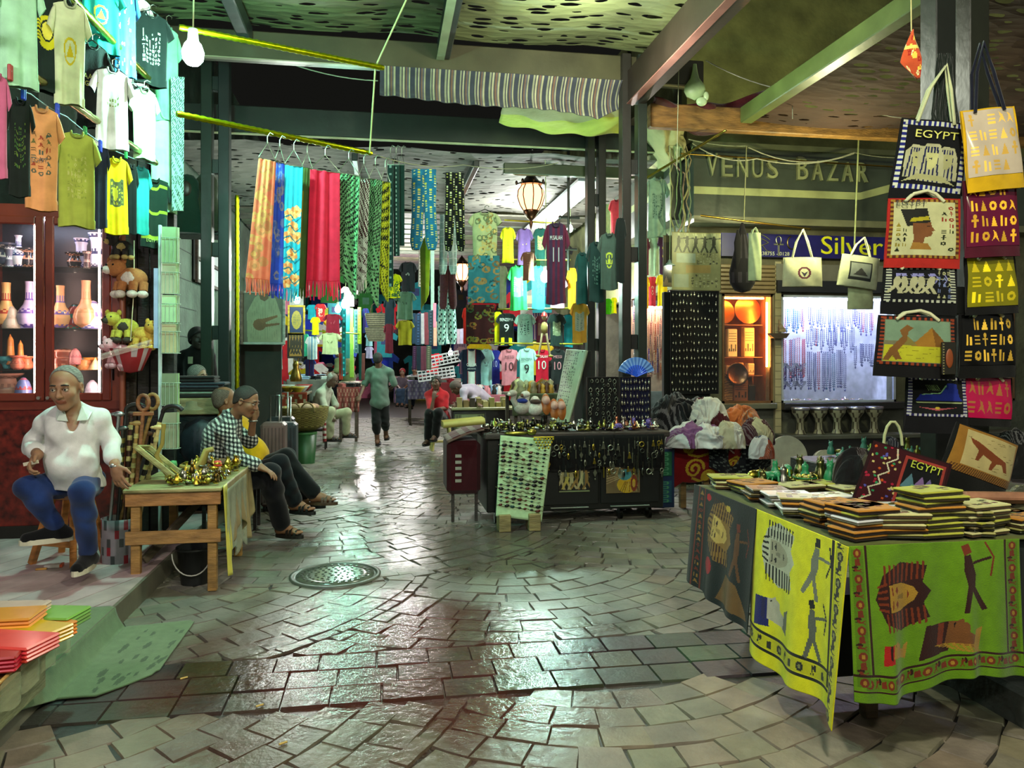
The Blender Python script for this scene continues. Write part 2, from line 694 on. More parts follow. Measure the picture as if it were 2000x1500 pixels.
 fans(-3.2,8,4.26,21,.98,4.26+1.95,(.43,.42,.37))
 for row in range(3):
  y0=3.64+row*.205
  x=-3.4+row*.11
  while x<5:
   L=r.uniform(.22,.3)
   g=r.random()
   stone([(x,y0),(x+L,y0),(x+L,y0+.2),(x,y0+.2)],jit((.19,.22,.18)if g>.2 else(.27,.28,.23),.14,r),.002)
   x+=L
 o=mb.build('floor',wet_floor_material(),loc=(0,0,0),k='structure')
 return o
make_floor()
def manhole():
 c=atZ(655,1124,0)
 t=thing('manhole_cover','round wet manhole cover set in the paving','manhole cover',(c.x,c.y,0))
 m=MB(Matrix.Translation((c.x,c.y,.0)))
 m.lathe([(.33,-.01),(.33,.012),(.30,.014),(.30,.004),(.285,.004)],n=48,col=(.30,.32,.28))
 m.build('rim','paint',t)
 m=MB(Matrix.Translation((c.x,c.y,.0)))
 m.lathe([(.283,.0),(.283,.012),(.2,.014),(.0001,.014)],n=48,col=(.33,.36,.31))
 for ring,n in((.24,30),(.19,24),(.14,18),(.09,11),(.04,5)):
  for i in range(n):
   a=2*PI*i/n+ring*9
   m.box(ring*math.cos(a)-.009,ring*math.sin(a)-.009,.013,ring*math.cos(a)+.009,ring*math.sin(a)+.009,.019,(.26,.29,.25))
 m.build('lid','gloss',t)
manhole()
# ======================= raised deck on the shop side =======================
EX=-1.58
mb=MB()
r=random.Random(5)
mb.box(-8,2.0,-.01,EX,9.6,.115,(.20,.19,.17))
x=EX
a=R(24)
dvec=Vector((math.sin(a),math.cos(a)))
k=0
for i in range(46):
 off=-6.0+i*.215
 bx0,by0=EX-4.4+off,2.0
 pts=[]
 for s_ in(0,.207):
  pts.append((bx0+s_,by0))
 for s_ in(.207,0):
  pts.append((bx0+s_+math.tan(a)*7.4,by0+7.4))
 def clip(poly):
  out=[]
  for q in range(len(poly)):
   p0,p1=poly[q],poly[(q+1)%len(poly)]
   i0,i1=p0[0]<=EX,p1[0]<=EX
   if i0:
    out.append(p0)
   if i0!=i1:
    t=(EX-p0[0])/(p1[0]-p0[0])
    out.append((EX,p0[1]+t*(p1[1]-p0[1])))
  return out
 pp=clip(pts)
 if len(pp)>=3:
  n=len(pp)
  z=.14+r.uniform(-.001,.001)
  cc=jit((.70,.62,.61),.05,r)
  mb.add([(p[0],p[1],z)for p in pp]+[(p[0],p[1],.115)for p in pp],[tuple(range(n))]+[((q+1)%n,q,n+q,n+(q+1)%n)for q in range(n)],cc)
mb.box(EX,2.0,-.01,EX+.02,9.6,.138,(.42,.41,.35))
mb.build('trim_deck','deckwood',loc=(0,0,0),k='structure')
# ======================= kerb platform on the right =======================
mb=MB()
mb.rbox(2.72,1.0,-.02,9.0,4.35,.16,(.27,.29,.27),.02)
mb.build('trim_kerb','wall',loc=(0,0,0),k='structure')
# ======================= walls =======================
mb=MB()
mb.box(-6.5,7.6,0,-3.3,8.0,6.5,(.20,.27,.23))
mb.box(-3.3,9.3,0,-2.75,34,6.5,(.25,.31,.26))
mb.box(-3.3,7.6,0,-3.1,9.4,6.5,(.22,.28,.24))
for i in range(9):
 mb.box(-2.76,9.4,.3+i*.4,-2.742,12,.31+i*.4,(.16,.18,.16))
mb.build('wall_left','wall',loc=(0,0,0),k='structure')
mb=MB()
mb.box(-8,34,0,12,34.4,7,(.10,.11,.10))
mb.build('wall_back','wall',loc=(0,0,0),k='structure')
BX,BY=4.1,10.0
WZ0,WZ1=.98,2.49
def fy(px,py):
 return atY(px,py,BY)
xa,xb=fy(1410,700).x,fy(1508,700).x
xc,xd=fy(1525,700).x,fy(1748,700).x
xe,xf=7.55,9.2
cw=(.33,.34,.27)
mb=MB()
mb.box(BX,BY,0,11,BY+.18,WZ0,(.30,.31,.27))
mb.box(BX,BY,WZ1,11,BY+.18,3.42,(.36,.35,.27))
mb.box(BX,BY,WZ0,xa,BY+.18,WZ1,cw)
mb.box(xb,BY,WZ0,xc,BY+.18,WZ1,(.58,.55,.42))
mb.box(xd,BY,WZ0,xe,BY+.18,WZ1,cw)
mb.box(xf,BY,WZ0,11,BY+.18,WZ1,cw)
mb.box(BX,BY,3.42,11,BY+.18,7,(.50,.52,.30))
mb.box(BX,BY+2.4,0,11,BY+2.6,7,(.2,.2,.17))
mb.build('wall_right','wall',loc=(0,0,0),k='structure')
mb=MB()
mb.box(BX,BY+.18,0,BX+.18,10.5,7,(.36,.37,.27))
mb.box(BX,10.5,2.6,BX+.18,34,7,(.42,.44,.28))
mb.box(BX+1.1,11.2,0,BX+1.3,34,2.6,(.28,.27,.24))
mb.box(BX,14.6,0,BX+1.2,14.8,2.6,(.3,.3,.25))
mb.build('wall_alley','wall',loc=(0,0,0),k='structure')
def fascia():
 z0,z1=fy(1400,432).z,fy(1400,300).z
 t=thing('shop_fascia','dark shop fascia board with raised letters VENUS BAZAR and a pale stripe','sign',(BX,BY-.25,z0))
 m=MB()
 m.box(BX-.02,BY-.28,z0,11,BY-.002,z1,(.22,.25,.21))
 m.box(BX-.05,BY-.32,z1,11,BY-.002,z1+.07,(.33,.35,.25))
 m.box(BX-.05,BY-.36,z0-.09,11,BY-.002,z0,(.42,.42,.32))
 m.build('board','paint',t)
 m=MB()
 p=[fy(q,y_)for q,y_ in((1345,373),(1655,382),(1752,352),(1752,366),(1655,398),(1345,386))]
 yy=BY-.282
 poly=[(BX-.02,p[0].z),(p[1].x,p[0].z),(p[2].x,p[0].z+.22),(8.2,p[0].z+.22),(8.2,p[0].z+.11),(p[2].x,p[0].z+.11),(p[1].x,p[0].z-.1),(BX-.02,p[0].z-.1)]
 m.prism(poly,yy,yy-.012,(.60,.62,.42))
 m.build('stripe','paint',t)
 m=MB()
 for i,ch in enumerate('VENUS BAZAR'):
  if ch==' ':
   continue
  px=1390+i*29.4
  c=atY(px,356,BY-.3)
  hh=.27 if ch not in 'VB' else .31
  m.text(ch,c.x,fy(1500,362).z+.02,hh,(.50,.52,.36),y=BY-.283,ext=.045,w=.155)
 m.text('L',atY(1982,420,BY-.3).x,fy(1500,362).z+.02,.3,(.50,.52,.36),y=BY-.283,ext=.045,w=.13)
 m.build('lettering','paint',t)
fascia()
mb=MB()
mb.box(BX-.24,10.0,fy(1400,432).z,BX-.002,12.6,fy(1400,300).z,(.22,.25,.21))
mb.box(BX-.252,9.99,3.9,BX-.24,12.6,4.0,(.60,.62,.42))
s_=thing('side_fascia','dark fascia round the corner of the bazaar with the letters AR','sign',(BX-.1,10.5,3.4))
mb.build('board','paint',s_)
mb=MB(Matrix.Translation((BX-.242,10.9,4.1))@Matrix.Rotation(-PI/2,4,'Z'))
mb.text('AR',0,0,.3,(.50,.52,.36),y=0,ext=.03,w=.6)
mb.build('lettering','paint',s_)
def silver_sign():
 a_,b_=atY(1408,452,BY-.1),atY(1748,508,BY-.1)
 z1,z0=a_.z-.02,b_.z
 t=thing('silver_sign','dark blue shop sign reading Silver in yellow with an eye emblem and phone numbers','sign',(a_.x,BY-.1,z0))
 m=MB()
 m.box(a_.x,BY-.12,z0,7.6,BY-.002,z1,(.10,.09,.38))
 m.build('board','satin',t)
 m=MB()
 yy=BY-.121
 def X(px):return atY(px,480,BY-.1).x
 def Z(py):return z1-(py-455)/55*(z1-z0)
 m.text('Silver',X(1602),Z(500),.25,(.86,.86,.12),y=yy,ext=.01,align='L',w=X(1722)-X(1602))
 m.text('22238755 - 0128',X(1472),Z(506),.05,(.8,.82,.7),y=yy,ext=.004,align='L',w=X(1540)-X(1472))
 m.build('lettering','satin',t)
 m=MB()
 wh=(.78,.8,.68)
 ex,ez=X(1482),Z(476)
 m.tube([(ex-.13+.26*i/10,yy-.004,ez+.055*math.sin(PI*i/10))for i in range(11)],.008,5,wh)
 m.tube([(ex-.13+.26*i/10,yy-.004,ez-.04*math.sin(PI*i/10))for i in range(11)],.008,5,wh)
 m.tube([(ex-.15+.3*i/10,yy-.004,ez+.04+.07*math.sin(PI*i/10))for i in range(11)],.009,5,wh)
 m.tube([(ex-.02,yy-.004,ez-.03),(ex-.03,yy-.004,ez-.15)],.009,5,wh)
 m.tube([(ex+.03,yy-.004,ez-.03),(ex+.1,yy-.004,ez-.11),(ex+.16,yy-.004,ez-.12)],.008,5,wh)
 m.ell((ex,yy,ez+.005),(.032,.006,.032),(.2,.3,.6))
 ax,az=X(1519),Z(478)
 m.tube([(ax+.04*math.cos(q*PI/6),yy-.004,az+.05+.055*math.sin(q*PI/6))for q in range(12)],.008,5,wh,closed=True)
 m.box(ax-.01,yy-.012,az-.17,ax+.01,yy,az,wh)
 m.box(ax-.07,yy-.012,az-.02,ax+.07,yy,az,wh)
 sx=X(1545)
 m.tube([(sx+.07*math.cos(q*PI/7),yy-.004,az+.02+.09*math.sin(q*PI/7))for q in range(4,12)],.01,5,(.55,.5,.3))
 m.build('emblems','metal',t)
silver_sign()
mb=MB()
for i in range(7):
 z=2.50+i*.058
 mb.rbox(xa-.05,BY-.06,z,xb+.03,BY-.002,z+.05,(.48,.42,.30),.01)
tag(mb.build('roller_shutter','paint'),'brown slatted roller shutter above the copper shop window','shutter')
mb=MB()
mb.box(xc-.1,BY-.1,fy(1600,572).z+.0,7.3,BY-.002,fy(1600,572).z+.16,(.12,.13,.16))
mb.box(xc-.1,BY-.06,2.66,7.3,BY-.002,2.92,(.42,.42,.38))
tag(mb.build('lintel_panel','paint'),'grey lintel panel over the bright silver window','panel')
mb=MB()
mb.box(xb+.02,BY-.05,0,xc-.02,BY-.002,2.95,(.60,.57,.45))
for i in range(22):
 mb.box(xb+.02,BY-.052,.1+i*.11,xc-.02,BY-.049,.106+i*.11,(.34,.33,.27))
tag(mb.build('tiled_pilaster','paint'),'pale tiled pilaster between the copper and the silver windows','pilaster')
mb=MB()
mb.rbox(xa-.1,BY-.12,WZ0-.08,xb+.02,BY-.002,WZ0,(.34,.35,.3),.01)
mb.rbox(xc-.02,BY-.14,WZ0-.1,7.35,BY-.002,WZ0,(.12,.12,.13),.01)
mb.rbox(xc-.15,BY-.45,.5,9.0,BY-.002,.56,(.30,.31,.28),.01)
mb.box(xc-.1,BY-.40,0,9.0,BY-.34,.5,(.14,.14,.14))
mb.build('window_ledges','paint',loc=(0,0,0),k='structure')
# ======================= posts, beams, roof nets =======================
DK=(.10,.125,.105)
def double_post(x,y,z0,z1,label,gap=.10,w=.085,col=DK,name='steel_post',dpt=.14):
 t=thing(name,label,'post',(x,y,z0))
 for sx in(-1,1):
  m=MB()
  cx=x+sx*(gap/2+w/2)
  m.rbox(cx-w/2,y-dpt/2,z0,cx+w/2,y+dpt/2,z1,jit(col,.05),.006)
  m.build('upright','paint',t)
 n=0
 z=z0+.75
 while z<z1-.2:
  m=MB()
  m.rbox(x-gap/2,y-dpt*.3,z,x+gap/2,y+dpt*.3,z+.16,col,.004)
  m.build('spacer_plate','paint',t)
  z+=.95
 return t
PLX,PLY=-1.9,9.25
double_post(PLX,PLY,.115,5.3,'dark green double post on the deck side of the alley behind the seated men',.07,.12,(.10,.15,.125))
PR1=atY(1163,700,9.8)
PR2=atY(1236,700,8.05)
PR2b=PR2
double_post(PR1.x,PR1.y,0,4.72,'dark double post that carries the lower alley beam',.05,.1,DK)
double_post(PR2.x,PR2.y,0,4.9,'dark double post at the corner behind the black jewellery cart',.08,.1,(.12,.12,.11))
PB=atY(1889,700,3.95)
double_post(PB.x,PB.y+.1,.16,5.2,'thick olive double post from which the printed bags hang',.09,.13,(.10,.11,.075))
def beam(name,x0,y0,z0,x1,y1,z1,col,label,kind='paint',lip=None):
 m=MB()
 m.rbox(x0,y0,z0,x1,y1,z1,col,.01)
 if lip:
  if x1-x0>y1-y0:
   m.box(x0+.02,y0-.012,z0-.012,x1-.02,y0+.05,z0-.001,lip)
  else:
   m.box(x0-.012,y0+.02,z0-.012,x0+.07,y1-.02,z0-.001,lip)
 return tag(m.build(name,kind),label,'beam')
beam('roof_beam',-2.7,9.88,4.38,3.62,10.0,4.72,(.13,.17,.135),'long dark beam across the alley ending past the rear double post',lip=(.62,.66,.5))
beam('roof_beam',1.6,10.25,4.1,3.9,10.35,4.25,(.22,.27,.17),'short green-grey beam under the long alley beam')
beam('roof_beam',-4.5,8.05,4.62,3.5,8.2,4.9,(.26,.25,.17),'near crossbeam carrying the striped cloth',lip=(.55,.53,.42))
beam('roof_beam',PR2.x-.08,2.2,4.36,PR2.x+.12,8.04,4.72,(.15,.12,.095),'heavy dark beam running from the corner post toward the viewer',lip=(.50,.33,.30))
beam('roof_beam',4.0,3.2,4.28,4.14,8.2,4.46,(.36,.42,.22),'olive beam between the dark gap and the brown roof net')
beam('roof_beam',.55,4.0,4.72,.68,8.03,4.92,(.12,.14,.12),'dark roof rib over the middle of the alley',lip=(.5,.55,.42))
beam('roof_beam',-1.42,4.0,4.75,-1.3,8.03,4.92,(.14,.2,.18),'dark roof rib close to the bare bulb')
beam('roof_beam',-.42,10.3,4.2,-.34,17,4.32,(.10,.14,.12),'thin roof rib under the lower alley net near the scarves')
beam('roof_beam',1.2,10.4,4.2,1.28,17,4.32,(.10,.14,.12),'thin roof rib under the lower alley net near the lantern')
m=MB()
p0,p1=atY(1268,203,8.35),atY(1860,245,8.35)
m.rbox(p0.x,8.3,p0.z-.27,8.6,8.42,p0.z+.0,(.50,.36,.17),.01)
tag(m.build('timber_beam','wood'),'raw brown timber beam in front of the bazaar sign','beam')
def net_material(name,col,sx,sy,thr,rough=.6):
 m=bpy.data.materials.new(name)
 m.use_nodes=True
 N,L=m.node_tree.nodes,m.node_tree.links
 b=N['Principled BSDF']
 tc=N.new('ShaderNodeTexCoord')
 mp=N.new('ShaderNodeMapping')
 mp.inputs['Scale'].default_value=(sx,sy,1)
 L.new(tc.outputs['Object'],mp.inputs['Vector'])
 nd=N.new('ShaderNodeTexNoise')
 nd.inputs['Scale'].default_value=1.3
 L.new(mp.outputs[0],nd.inputs['Vector'])
 va=N.new('ShaderNodeMixRGB')
 va.inputs[0].default_value=.35
 L.new(mp.outputs[0],va.inputs[1])
 L.new(nd.outputs['Color'],va.inputs[2])
 v=N.new('ShaderNodeTexVoronoi')
 v.inputs['Scale'].default_value=1.6
 v.inputs['Randomness'].default_value=.85
 L.new(va.outputs[0],v.inputs['Vector'])
 lt=N.new('ShaderNodeMath')
 lt.operation='LESS_THAN'
 lt.inputs[1].default_value=thr
 L.new(v.outputs['Distance'],lt.inputs[0])
 tr=N.new('ShaderNodeBsdfTransparent')
 mx=N.new('ShaderNodeMixShader')
 L.new(lt.outputs[0],mx.inputs[0])
 L.new(b.outputs[0],mx.inputs[1])
 L.new(tr.outputs[0],mx.inputs[2])
 L.new(mx.outputs[0],N['Material Output'].inputs['Surface'])
 n2=N.new('ShaderNodeTexNoise')
 n2.inputs['Scale'].default_value=.9
 n2.inputs['Detail'].default_value=4
 L.new(tc.outputs['Object'],n2.inputs['Vector'])
 rp=N.new('ShaderNodeMapRange')
 rp.inputs['From Min'].default_value=.35
 rp.inputs['From Max'].default_value=.65
 rp.inputs['To Min'].default_value=.55
 rp.inputs['To Max'].default_value=1.2
 L.new(n2.outputs['Fac'],rp.inputs['Value'])
 vm=N.new('ShaderNodeVectorMath')
 vm.operation='SCALE'
 vm.inputs[0].default_value=lin(col)
 L.new(rp.outputs[0],vm.inputs['Scale'])
 L.new(vm.outputs[0],b.inputs['Base Color'])
 b.inputs['Roughness'].default_value=rough
 bp=N.new('ShaderNodeBump')
 bp.inputs['Distance'].default_value=.03
 bp.inputs['Strength'].default_value=.9
 L.new(v.outputs['Distance'],bp.inputs['Height'])
 L.new(bp.outputs['Normal'],b.inputs['Normal'])
 return m
def net(name,x0,x1,y0,y1,z0,z1,m,label):
 r=random.Random(9)
 mb=MB()
 ph=[r.uniform(0,6)for _ in range(4)]
 def S(u,v):
  x,y=x0+(x1-x0)*u,y0+(y1-y0)*v
  return(x,y,z0+(z1-z0)*v-.05*abs(math.sin(x*1.6+ph[0]))*1.0+.02*math.sin(y*2.1+ph[1]))
 mb.grid(S,40,24,(1,1,1))
 return tag(mb.build(name,m),label,'roof net')
net('roof_net',-4.6,3.3,2.6,8.05,4.98,4.98,net_material('net_near',(.40,.43,.28),3.2,9,.30),'slitted pale roof net over the near end of the alley')
net('roof_net',4.1,9.2,3.2,8.3,4.5,4.34,net_material('net_side',(.24,.16,.13),3.5,8,.27,.95),'dark brown slitted roof net above the bags')
net('roof_net',-2.7,3.9,10.02,14.2,4.36,4.34,net_material('net_far',(.33,.33,.30),4.0,5.5,.24,.9),'grey slitted roof net beyond the long alley beam')
mb=MB()
for i in range(14):
 y=14.3+i*.55
 mb.box(-2.7,y,4.28-i*.012,3.9,y+.46,4.31-i*.012,jit((.38,.38,.32),.15))
tag(mb.build('plank_roof','wood'),'planked roof over the farther part of the alley','roof')
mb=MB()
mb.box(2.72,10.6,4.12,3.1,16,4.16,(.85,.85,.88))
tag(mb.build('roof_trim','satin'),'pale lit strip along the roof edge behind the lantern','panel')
def valance():
 x0,x1=atY(742,150,8.0).x,atY(1228,150,8.0).x
 def S(u,v):
  x=x0+(x1-x0)*u
  top=4.60
  drop=.30+.12*u**1.5+.05*math.sin(u*7)*u
  if u>.88:
   drop-=(u-.88)*1.9
  z=top-drop*(1-v)
  y=7.98+.10*math.sin(v*PI)+.02*math.sin(u*80)*(1-v)+.12*(1-v)*u
  return(x,y,z)
 pal=[(.20,.21,.24)]*3+[(.50,.50,.40),(.24,.24,.26),(.58,.57,.45),(.22,.22,.25),(.40,.30,.24),(.30,.30,.32),(.55,.54,.42)]
 m=MB()
 m.sheet(S,420,8,None,.006,colf=lambda u,v:pal[int(u*17*len(pal))%len(pal)],back=(.2,.2,.2))
 tag(m.build('striped_valance','cloth'),'striped cloth valance sagging under the near crossbeam','valance')
valance()
def tarp(name,pts,col,label,Y,sag=.1,col2=None):
 """pts: four corners in photo pixels with own depths -> sagging tarp"""
 P=[atY(a,b,y)for a,b,y in pts]
 m=MB()
 def S(u,v):
  p=(P[0]*(1-u)+P[1]*u)*(1-v)+(P[3]*(1-u)+P[2]*u)*v
  p=p.copy()
  p.z-=sag*math.sin(PI*u)*math.sin(PI*(v*.5+.25))
  p.y+=.06*math.sin(u*19+v*4)+.04*math.sin(v*13)
  return p
 m.sheet(S,40,20,col,.004,colf=(lambda u,v:col2 if(col2 and v<.45)else col))
 return tag(m.build(name,'drape'),label,'tarpaulin')
tarp('awning_sheet',[(975,240,9.6),(1215,262,9.6),(1210,175,8.6),(985,195,8.6)],(.66,.68,.50),'cream and lime sheet slung above the long alley beam',9,.1,(.72,.78,.32))
tarp('awning_sheet',[(1262,330,10.6),(1345,300,9.8),(1335,235,9.4),(1262,215,9.2)],(.72,.70,.50),'torn cream sheet beside the corner post',9,.2)
tarp('awning_sheet',[(1176,345,12),(1262,330,11),(1262,210,10.4),(1178,225,10.4)],(.70,.68,.55),'crumpled whitish sheet between the two double posts',9,.2)
tarp('maroon_drape',[(1268,240,8.7),(1520,228,8.9),(1545,150,8.5),(1275,190,8.2)],(.26,.07,.09),'maroon cloth slung over the timber beam',9,.25)
# ======================= lamps and added fill lights =======================
def bulb(p,r,col,power,label,cord_top,hood=None,name='hanging_bulb',rope=(.7,.75,.55)):
 t=thing(name,label,'lamp',tuple(p),'bare bulbs over the stalls' if name=='hanging_bulb' else None)
 m=MB()
 m.lathe([(r*.42,r*1.25),(r*.75,r*.85),(r,r*.1),(r*.9,-r*.55),(r*.55,-r*1.0),(.0001,-r*1.18)],p,14,(1,1,1))
 m.build('glass',glow(label.split()[0]+'_'+str(len(MATS)),col,power),t)
 m=MB()
 m.cyl(p+Vector((0,0,r*1.22)),p+Vector((0,0,r*2.3)),r*.5,r*.42,12,(.75,.78,.72))
 m.build('socket','satin',t)
 m=MB()
 m.tube([p+Vector((0,0,r*2.2)),p+Vector((0.01,0,(cord_top-p.z)*.5)),Vector((p.x,p.y,cord_top))],.006,5,rope)
 m.build('cord','matte',t)
 if hood:
  m=MB()
  m.lathe([(r*.5,r*2.2),(r*.7,r*1.6),(hood,r*.2),(hood*.98,r*.1),(r*.55,r*1.5)],p,22,(.55,.62,.58))
  m.build('shade','paint',t)
 return t
BULB=at(377,105,5.4)
bulb(BULB,.075,(.66,1.0,.90),750,'dazzling teal-white bulb hanging over the clothes rods',5.0)
bulb(atY(1065,541,10.4),.065,(.80,1,.92),620,'bright cool bulb hanging in front of the shirt racks',4.35)
bulb(atY(675,594,13.6),.075,(.72,1,.88),330,'bright bulb glowing below the crimson scarf',4.2)
bulb(atY(660,604,15.5),.06,(.8,1,.9),150,'smaller bulb just behind the brightest bulb of the stall wall',4.1)
bulb(atY(580,586,12.5),.05,(.8,1,.9),100,'faint elongated bulb over the framed gold papyrus stall',4.2)
bulb(atY(1308,520,9.3),.035,(.95,1,1),160,'small lamp with a green metal shade at the corner of the bazaar',4.3,.075,name='shaded_lamp')
bulb(atY(1113,447,12.5),.05,(.9,1,.98),160,'tiny bulb shining above the club shirts',4.2)
bulb(atY(880,690,26),.08,(1,.95,.9),150,'distant bulb deep in the alley over the linen',3.5)
def lantern(p,s,label,power,arm=None):
 t=thing('street_lantern',label,'lantern',tuple(p),'glowing metal lanterns of the alley')
 m=MB(Matrix.Translation(p)@Matrix.Scale(s,4))
 m.lathe([(.10,-.17),(.15,-.09),(.185,.02),(.175,.11),(.12,.19)],n=24,col=(1,1,1))
 m.build('glass',glow('lantern%d'%len(MATS),(1,.66,.42),power),t)
 m=MB(Matrix.Translation(p)@Matrix.Scale(s,4))
 for i in range(8):
  a=i*PI/4
  m.tube([((r_+.006)*math.cos(a),(r_+.006)*math.sin(a),z)for r_,z in((.10,-.17),(.15,-.09),(.185,.02),(.175,.11),(.12,.19))],.008,5,(.25,.16,.12))
 m.build('rib_cage','metal',t)
 m=MB(Matrix.Translation(p)@Matrix.Scale(s,4))
 m.lathe([(.21,.18),(.2,.2),(.12,.24),(.05,.33),(.02,.36),(.0001,.4)],n=20,col=(.22,.16,.13))
 for i in range(8):
  a=i*PI/4
  m.ell((.205*math.cos(a),.205*math.sin(a),.215),(.02,.02,.035),(.3,.2,.15),6,4)
 m.build('cap','metal',t)
 m=MB(Matrix.Translation(p)@Matrix.Scale(s,4))
 m.lathe([(.0001,-.44),(.015,-.40),(.03,-.34),(.02,-.31),(.06,-.27),(.11,-.19),(.105,-.165)],n=20,col=(.35,.22,.16))
 m.build('finial','metal',t)
 if arm:
  m=MB()
  q=Vector(arm)
  top=p+Vector((0,0,.4*s))
  m.tube([top,top+Vector((0,0,.25))],.014,6,(.12,.13,.11))
  for dz in(.12,.34):
   m.tube([Vector((p.x-.25,p.y,p.z+.36*s+dz)),Vector((q.x,q.y,p.z+.36*s+dz))],.014,6,(.12,.13,.11))
  m.tube([Vector((q.x-.22+.12*math.cos(k*PI/6),q.y,p.z+.36*s+.17+.12*math.sin(k*PI/6)))for k in range(12)],.016,6,(.12,.13,.11),closed=True)
  m.tube([Vector((q.x-.02,q.y,p.z+.36*s+.6)),Vector((q.x-.02,q.y,p.z-1.0))],.02,6,(.12,.13,.11))
  for dz,e in((-.25,.14),(-.7,.1),(.5,.06)):
   m.tube([Vector((q.x-e,q.y,p.z+dz)),Vector((q.x+e,q.y,p.z+dz))],.02,6,(.12,.13,.11))
   m.ell(Vector((q.x-e,q.y,p.z+dz)),.03,(.12,.13,.11),8,5)
  m.build('bracket','paint',t)
 return t
LP=atY(1037,388,10.6)
lantern(LP,1.0,'large glowing lantern on a black scrolled bracket under the grey roof net',3,(PR1.x-.15,10.6,4))
lantern(atY(902,533,16),.95,'smaller glowing lantern farther down the alley by the hanging trousers',4)
def lamp(name,p,power,col,rad=.12):
 l=bpy.data.lights.new(name,'POINT')
 l.energy=power
 l.color=col
 l.shadow_soft_size=rad
 o=bpy.data.objects.new(name,l)
 o.location=p
 COL.objects.link(o)
lamp('stall_lamp',(1.2,1.2,3.9),230,(1.0,.98,.78),.12)
lamp('stall_lamp',(3.1,1.0,3.2),35,(.95,1.0,.6),.1)
lamp('stall_lamp',(-2.6,1.8,3.2),90,(1.0,.88,.95),.1)
lamp('stall_lamp',(.4,-1.5,3.6),170,(1.0,.97,.82),.15)
lamp('alley_fill',(2.0,6.6,4.1),110,(.96,1.0,.8),.1)
lamp('alley_fill',(2.5,13.2,3.75),260,(.97,1.0,.93),.12)  # alley points are added fill without bulbs; this one brightens the wet floor reflection
lamp('alley_fill',(.6,18.5,3.2),160,(1.0,.95,.9),.1)
lamp('alley_fill',(-.6,24,3.0),200,(1.0,.92,.9),.1)
lamp('alley_fill',(-1.3,11.2,3.0),70,(.95,1.0,.9),.1)
lamp('alley_fill',(3.9,12.8,2.5),90,(1.0,.88,.8),.1)
lamp('facade_fill',(5.0,8.0,3.3),75,(1.0,.98,.50),.1)  # added yellowish fill to brighten the bazaar wall, no lamp hangs here
# ======================= rods, ropes and wires =======================
def rod(p0,p1,r,label,tinsel=True,col=(.78,.80,.10),name='garment_rod',group=None):
 m=MB()
 p0,p1=Vector(p0),Vector(p1)
 n=60
 rr=random.Random(int(p0.x*100))
 pts=[p0.lerp(p1,i/n)for i in range(n+1)]
 m.tube(pts,[r*(1+(.22 if tinsel and i%2 else 0))for i in range(n+1)],8,col)
 m.cyl(p1,p1+(p1-p0).normalized()*.02,r*1.1,r*.9,8,col)
 return tag(m.build(name,'gold' if tinsel else 'metal'),label,'rod',group)
def wire(pts,r,label,col=(.6,.62,.5),name='cable',sag=0):
 pts=[Vector(p)for p in pts]
 out=[]
 for i in range(len(pts)-1):
  for k in range(8):
   t=k/8
   q=pts[i].lerp(pts[i+1],t)
   q.z-=sag*4*t*(1-t)
   out.append(q)
 out.append(pts[-1])
 m=MB()
 m.tube(out,r,5,col)
 return tag(m.build(name,'matte'),label,'cable' if name=='cable' else 'rope')
LZ,UZ,LX=3.17,3.78,-1.86
rod((LX-.12,3.6,LZ),(LX+.05,6.55,LZ),.022,'lower gilded rod of shirts above the red cabinet',col=(.62,.58,.40))
rod((LX-.05,3.9,UZ),(LX+.05,6.4,UZ),.022,'upper gilded rod of shirts near the roof',col=(.66,.66,.22))
SR0,SR1=at(345,222,5.55),at(722,299,6.75)
rod(SR0,SR1,.021,'lower lime tinsel rod over the shawls')
SU0,SU1=at(350,53,5.5),at(745,132,6.3)
rod(SU0,SU1,.021,'upper lime tinsel rod beside the bare bulb')
wire([SU1+Vector((-.05,0,0)),at(722,299,6.72)],.007,'pale rope tying the upper lime rod to the lower one',(.66,.7,.45),'rope')
wire([SU1+Vector((-.05,0,0)),at(797,-8,6.0)],.007,'pale rope holding the upper lime rod to the roof',(.66,.7,.45),'rope')
wire([at(535,112,8.0),at(738,158,7.9)],.006,'thin cord stretched to the corner of the striped valance',(.5,.55,.45),'rope',.05)
wire([SR1,atY(905,322,8.8),atY(1090,318,9.6)],.005,'string stretched under the roof net from the lime rod',(.5,.52,.4),'rope',.06)
rod(atY(463,762,9.05),atY(463,385,9.05),.022,'yellow tinsel pole standing beside the dark green post',name='tinsel_pole')
rod(atY(1255,352,9.2),atY(1415,256,8.2),.015,'slanting gold rod beside the bazaar sign',False,(.72,.66,.30))
rod(atY(1330,300,9.55),atY(1750,326,9.55),.012,'thin dull gold rod running over the bazaar letters',False,(.55,.45,.2))
rod(atY(1368,421,9.3),atY(1580,447,9.3),.014,'gold rod from which the canvas bags hang',False,(.66,.55,.25))
wire([atY(1345,272,9.5),atY(1460,285,9.5)],.008,'short cable end tacked under the cornice of the bazaar',(.6,.62,.5),sag=.03)
wire([atY(1462,288,9.4),atY(1668,298,9.4)],.008,'upper white cable looping over the bazaar letters',(.66,.66,.55),sag=.16)
wire([atY(1352,280,9.45),atY(1478,310,9.4),atY(1668,300,9.4)],.008,'lower white cable drooping over the bazaar letters',(.66,.66,.55),sag=.1)
wire([atY(1668,298,9.4),atY(1760,308,9.3)],.007,'cable leaving the bazaar letters for the bags',(.55,.55,.45),sag=.02)
wire([atY(1678,245,9.2),atY(1669,480,9.2)],.011,'straight pale cord hanging in front of the last bazaar letter',(.62,.64,.42),'rope')
wire([atY(1458,285,9.3),atY(1453,430,9.25)],.008,'straight cord hanging in front of the bazaar letters',(.55,.56,.4),'rope')
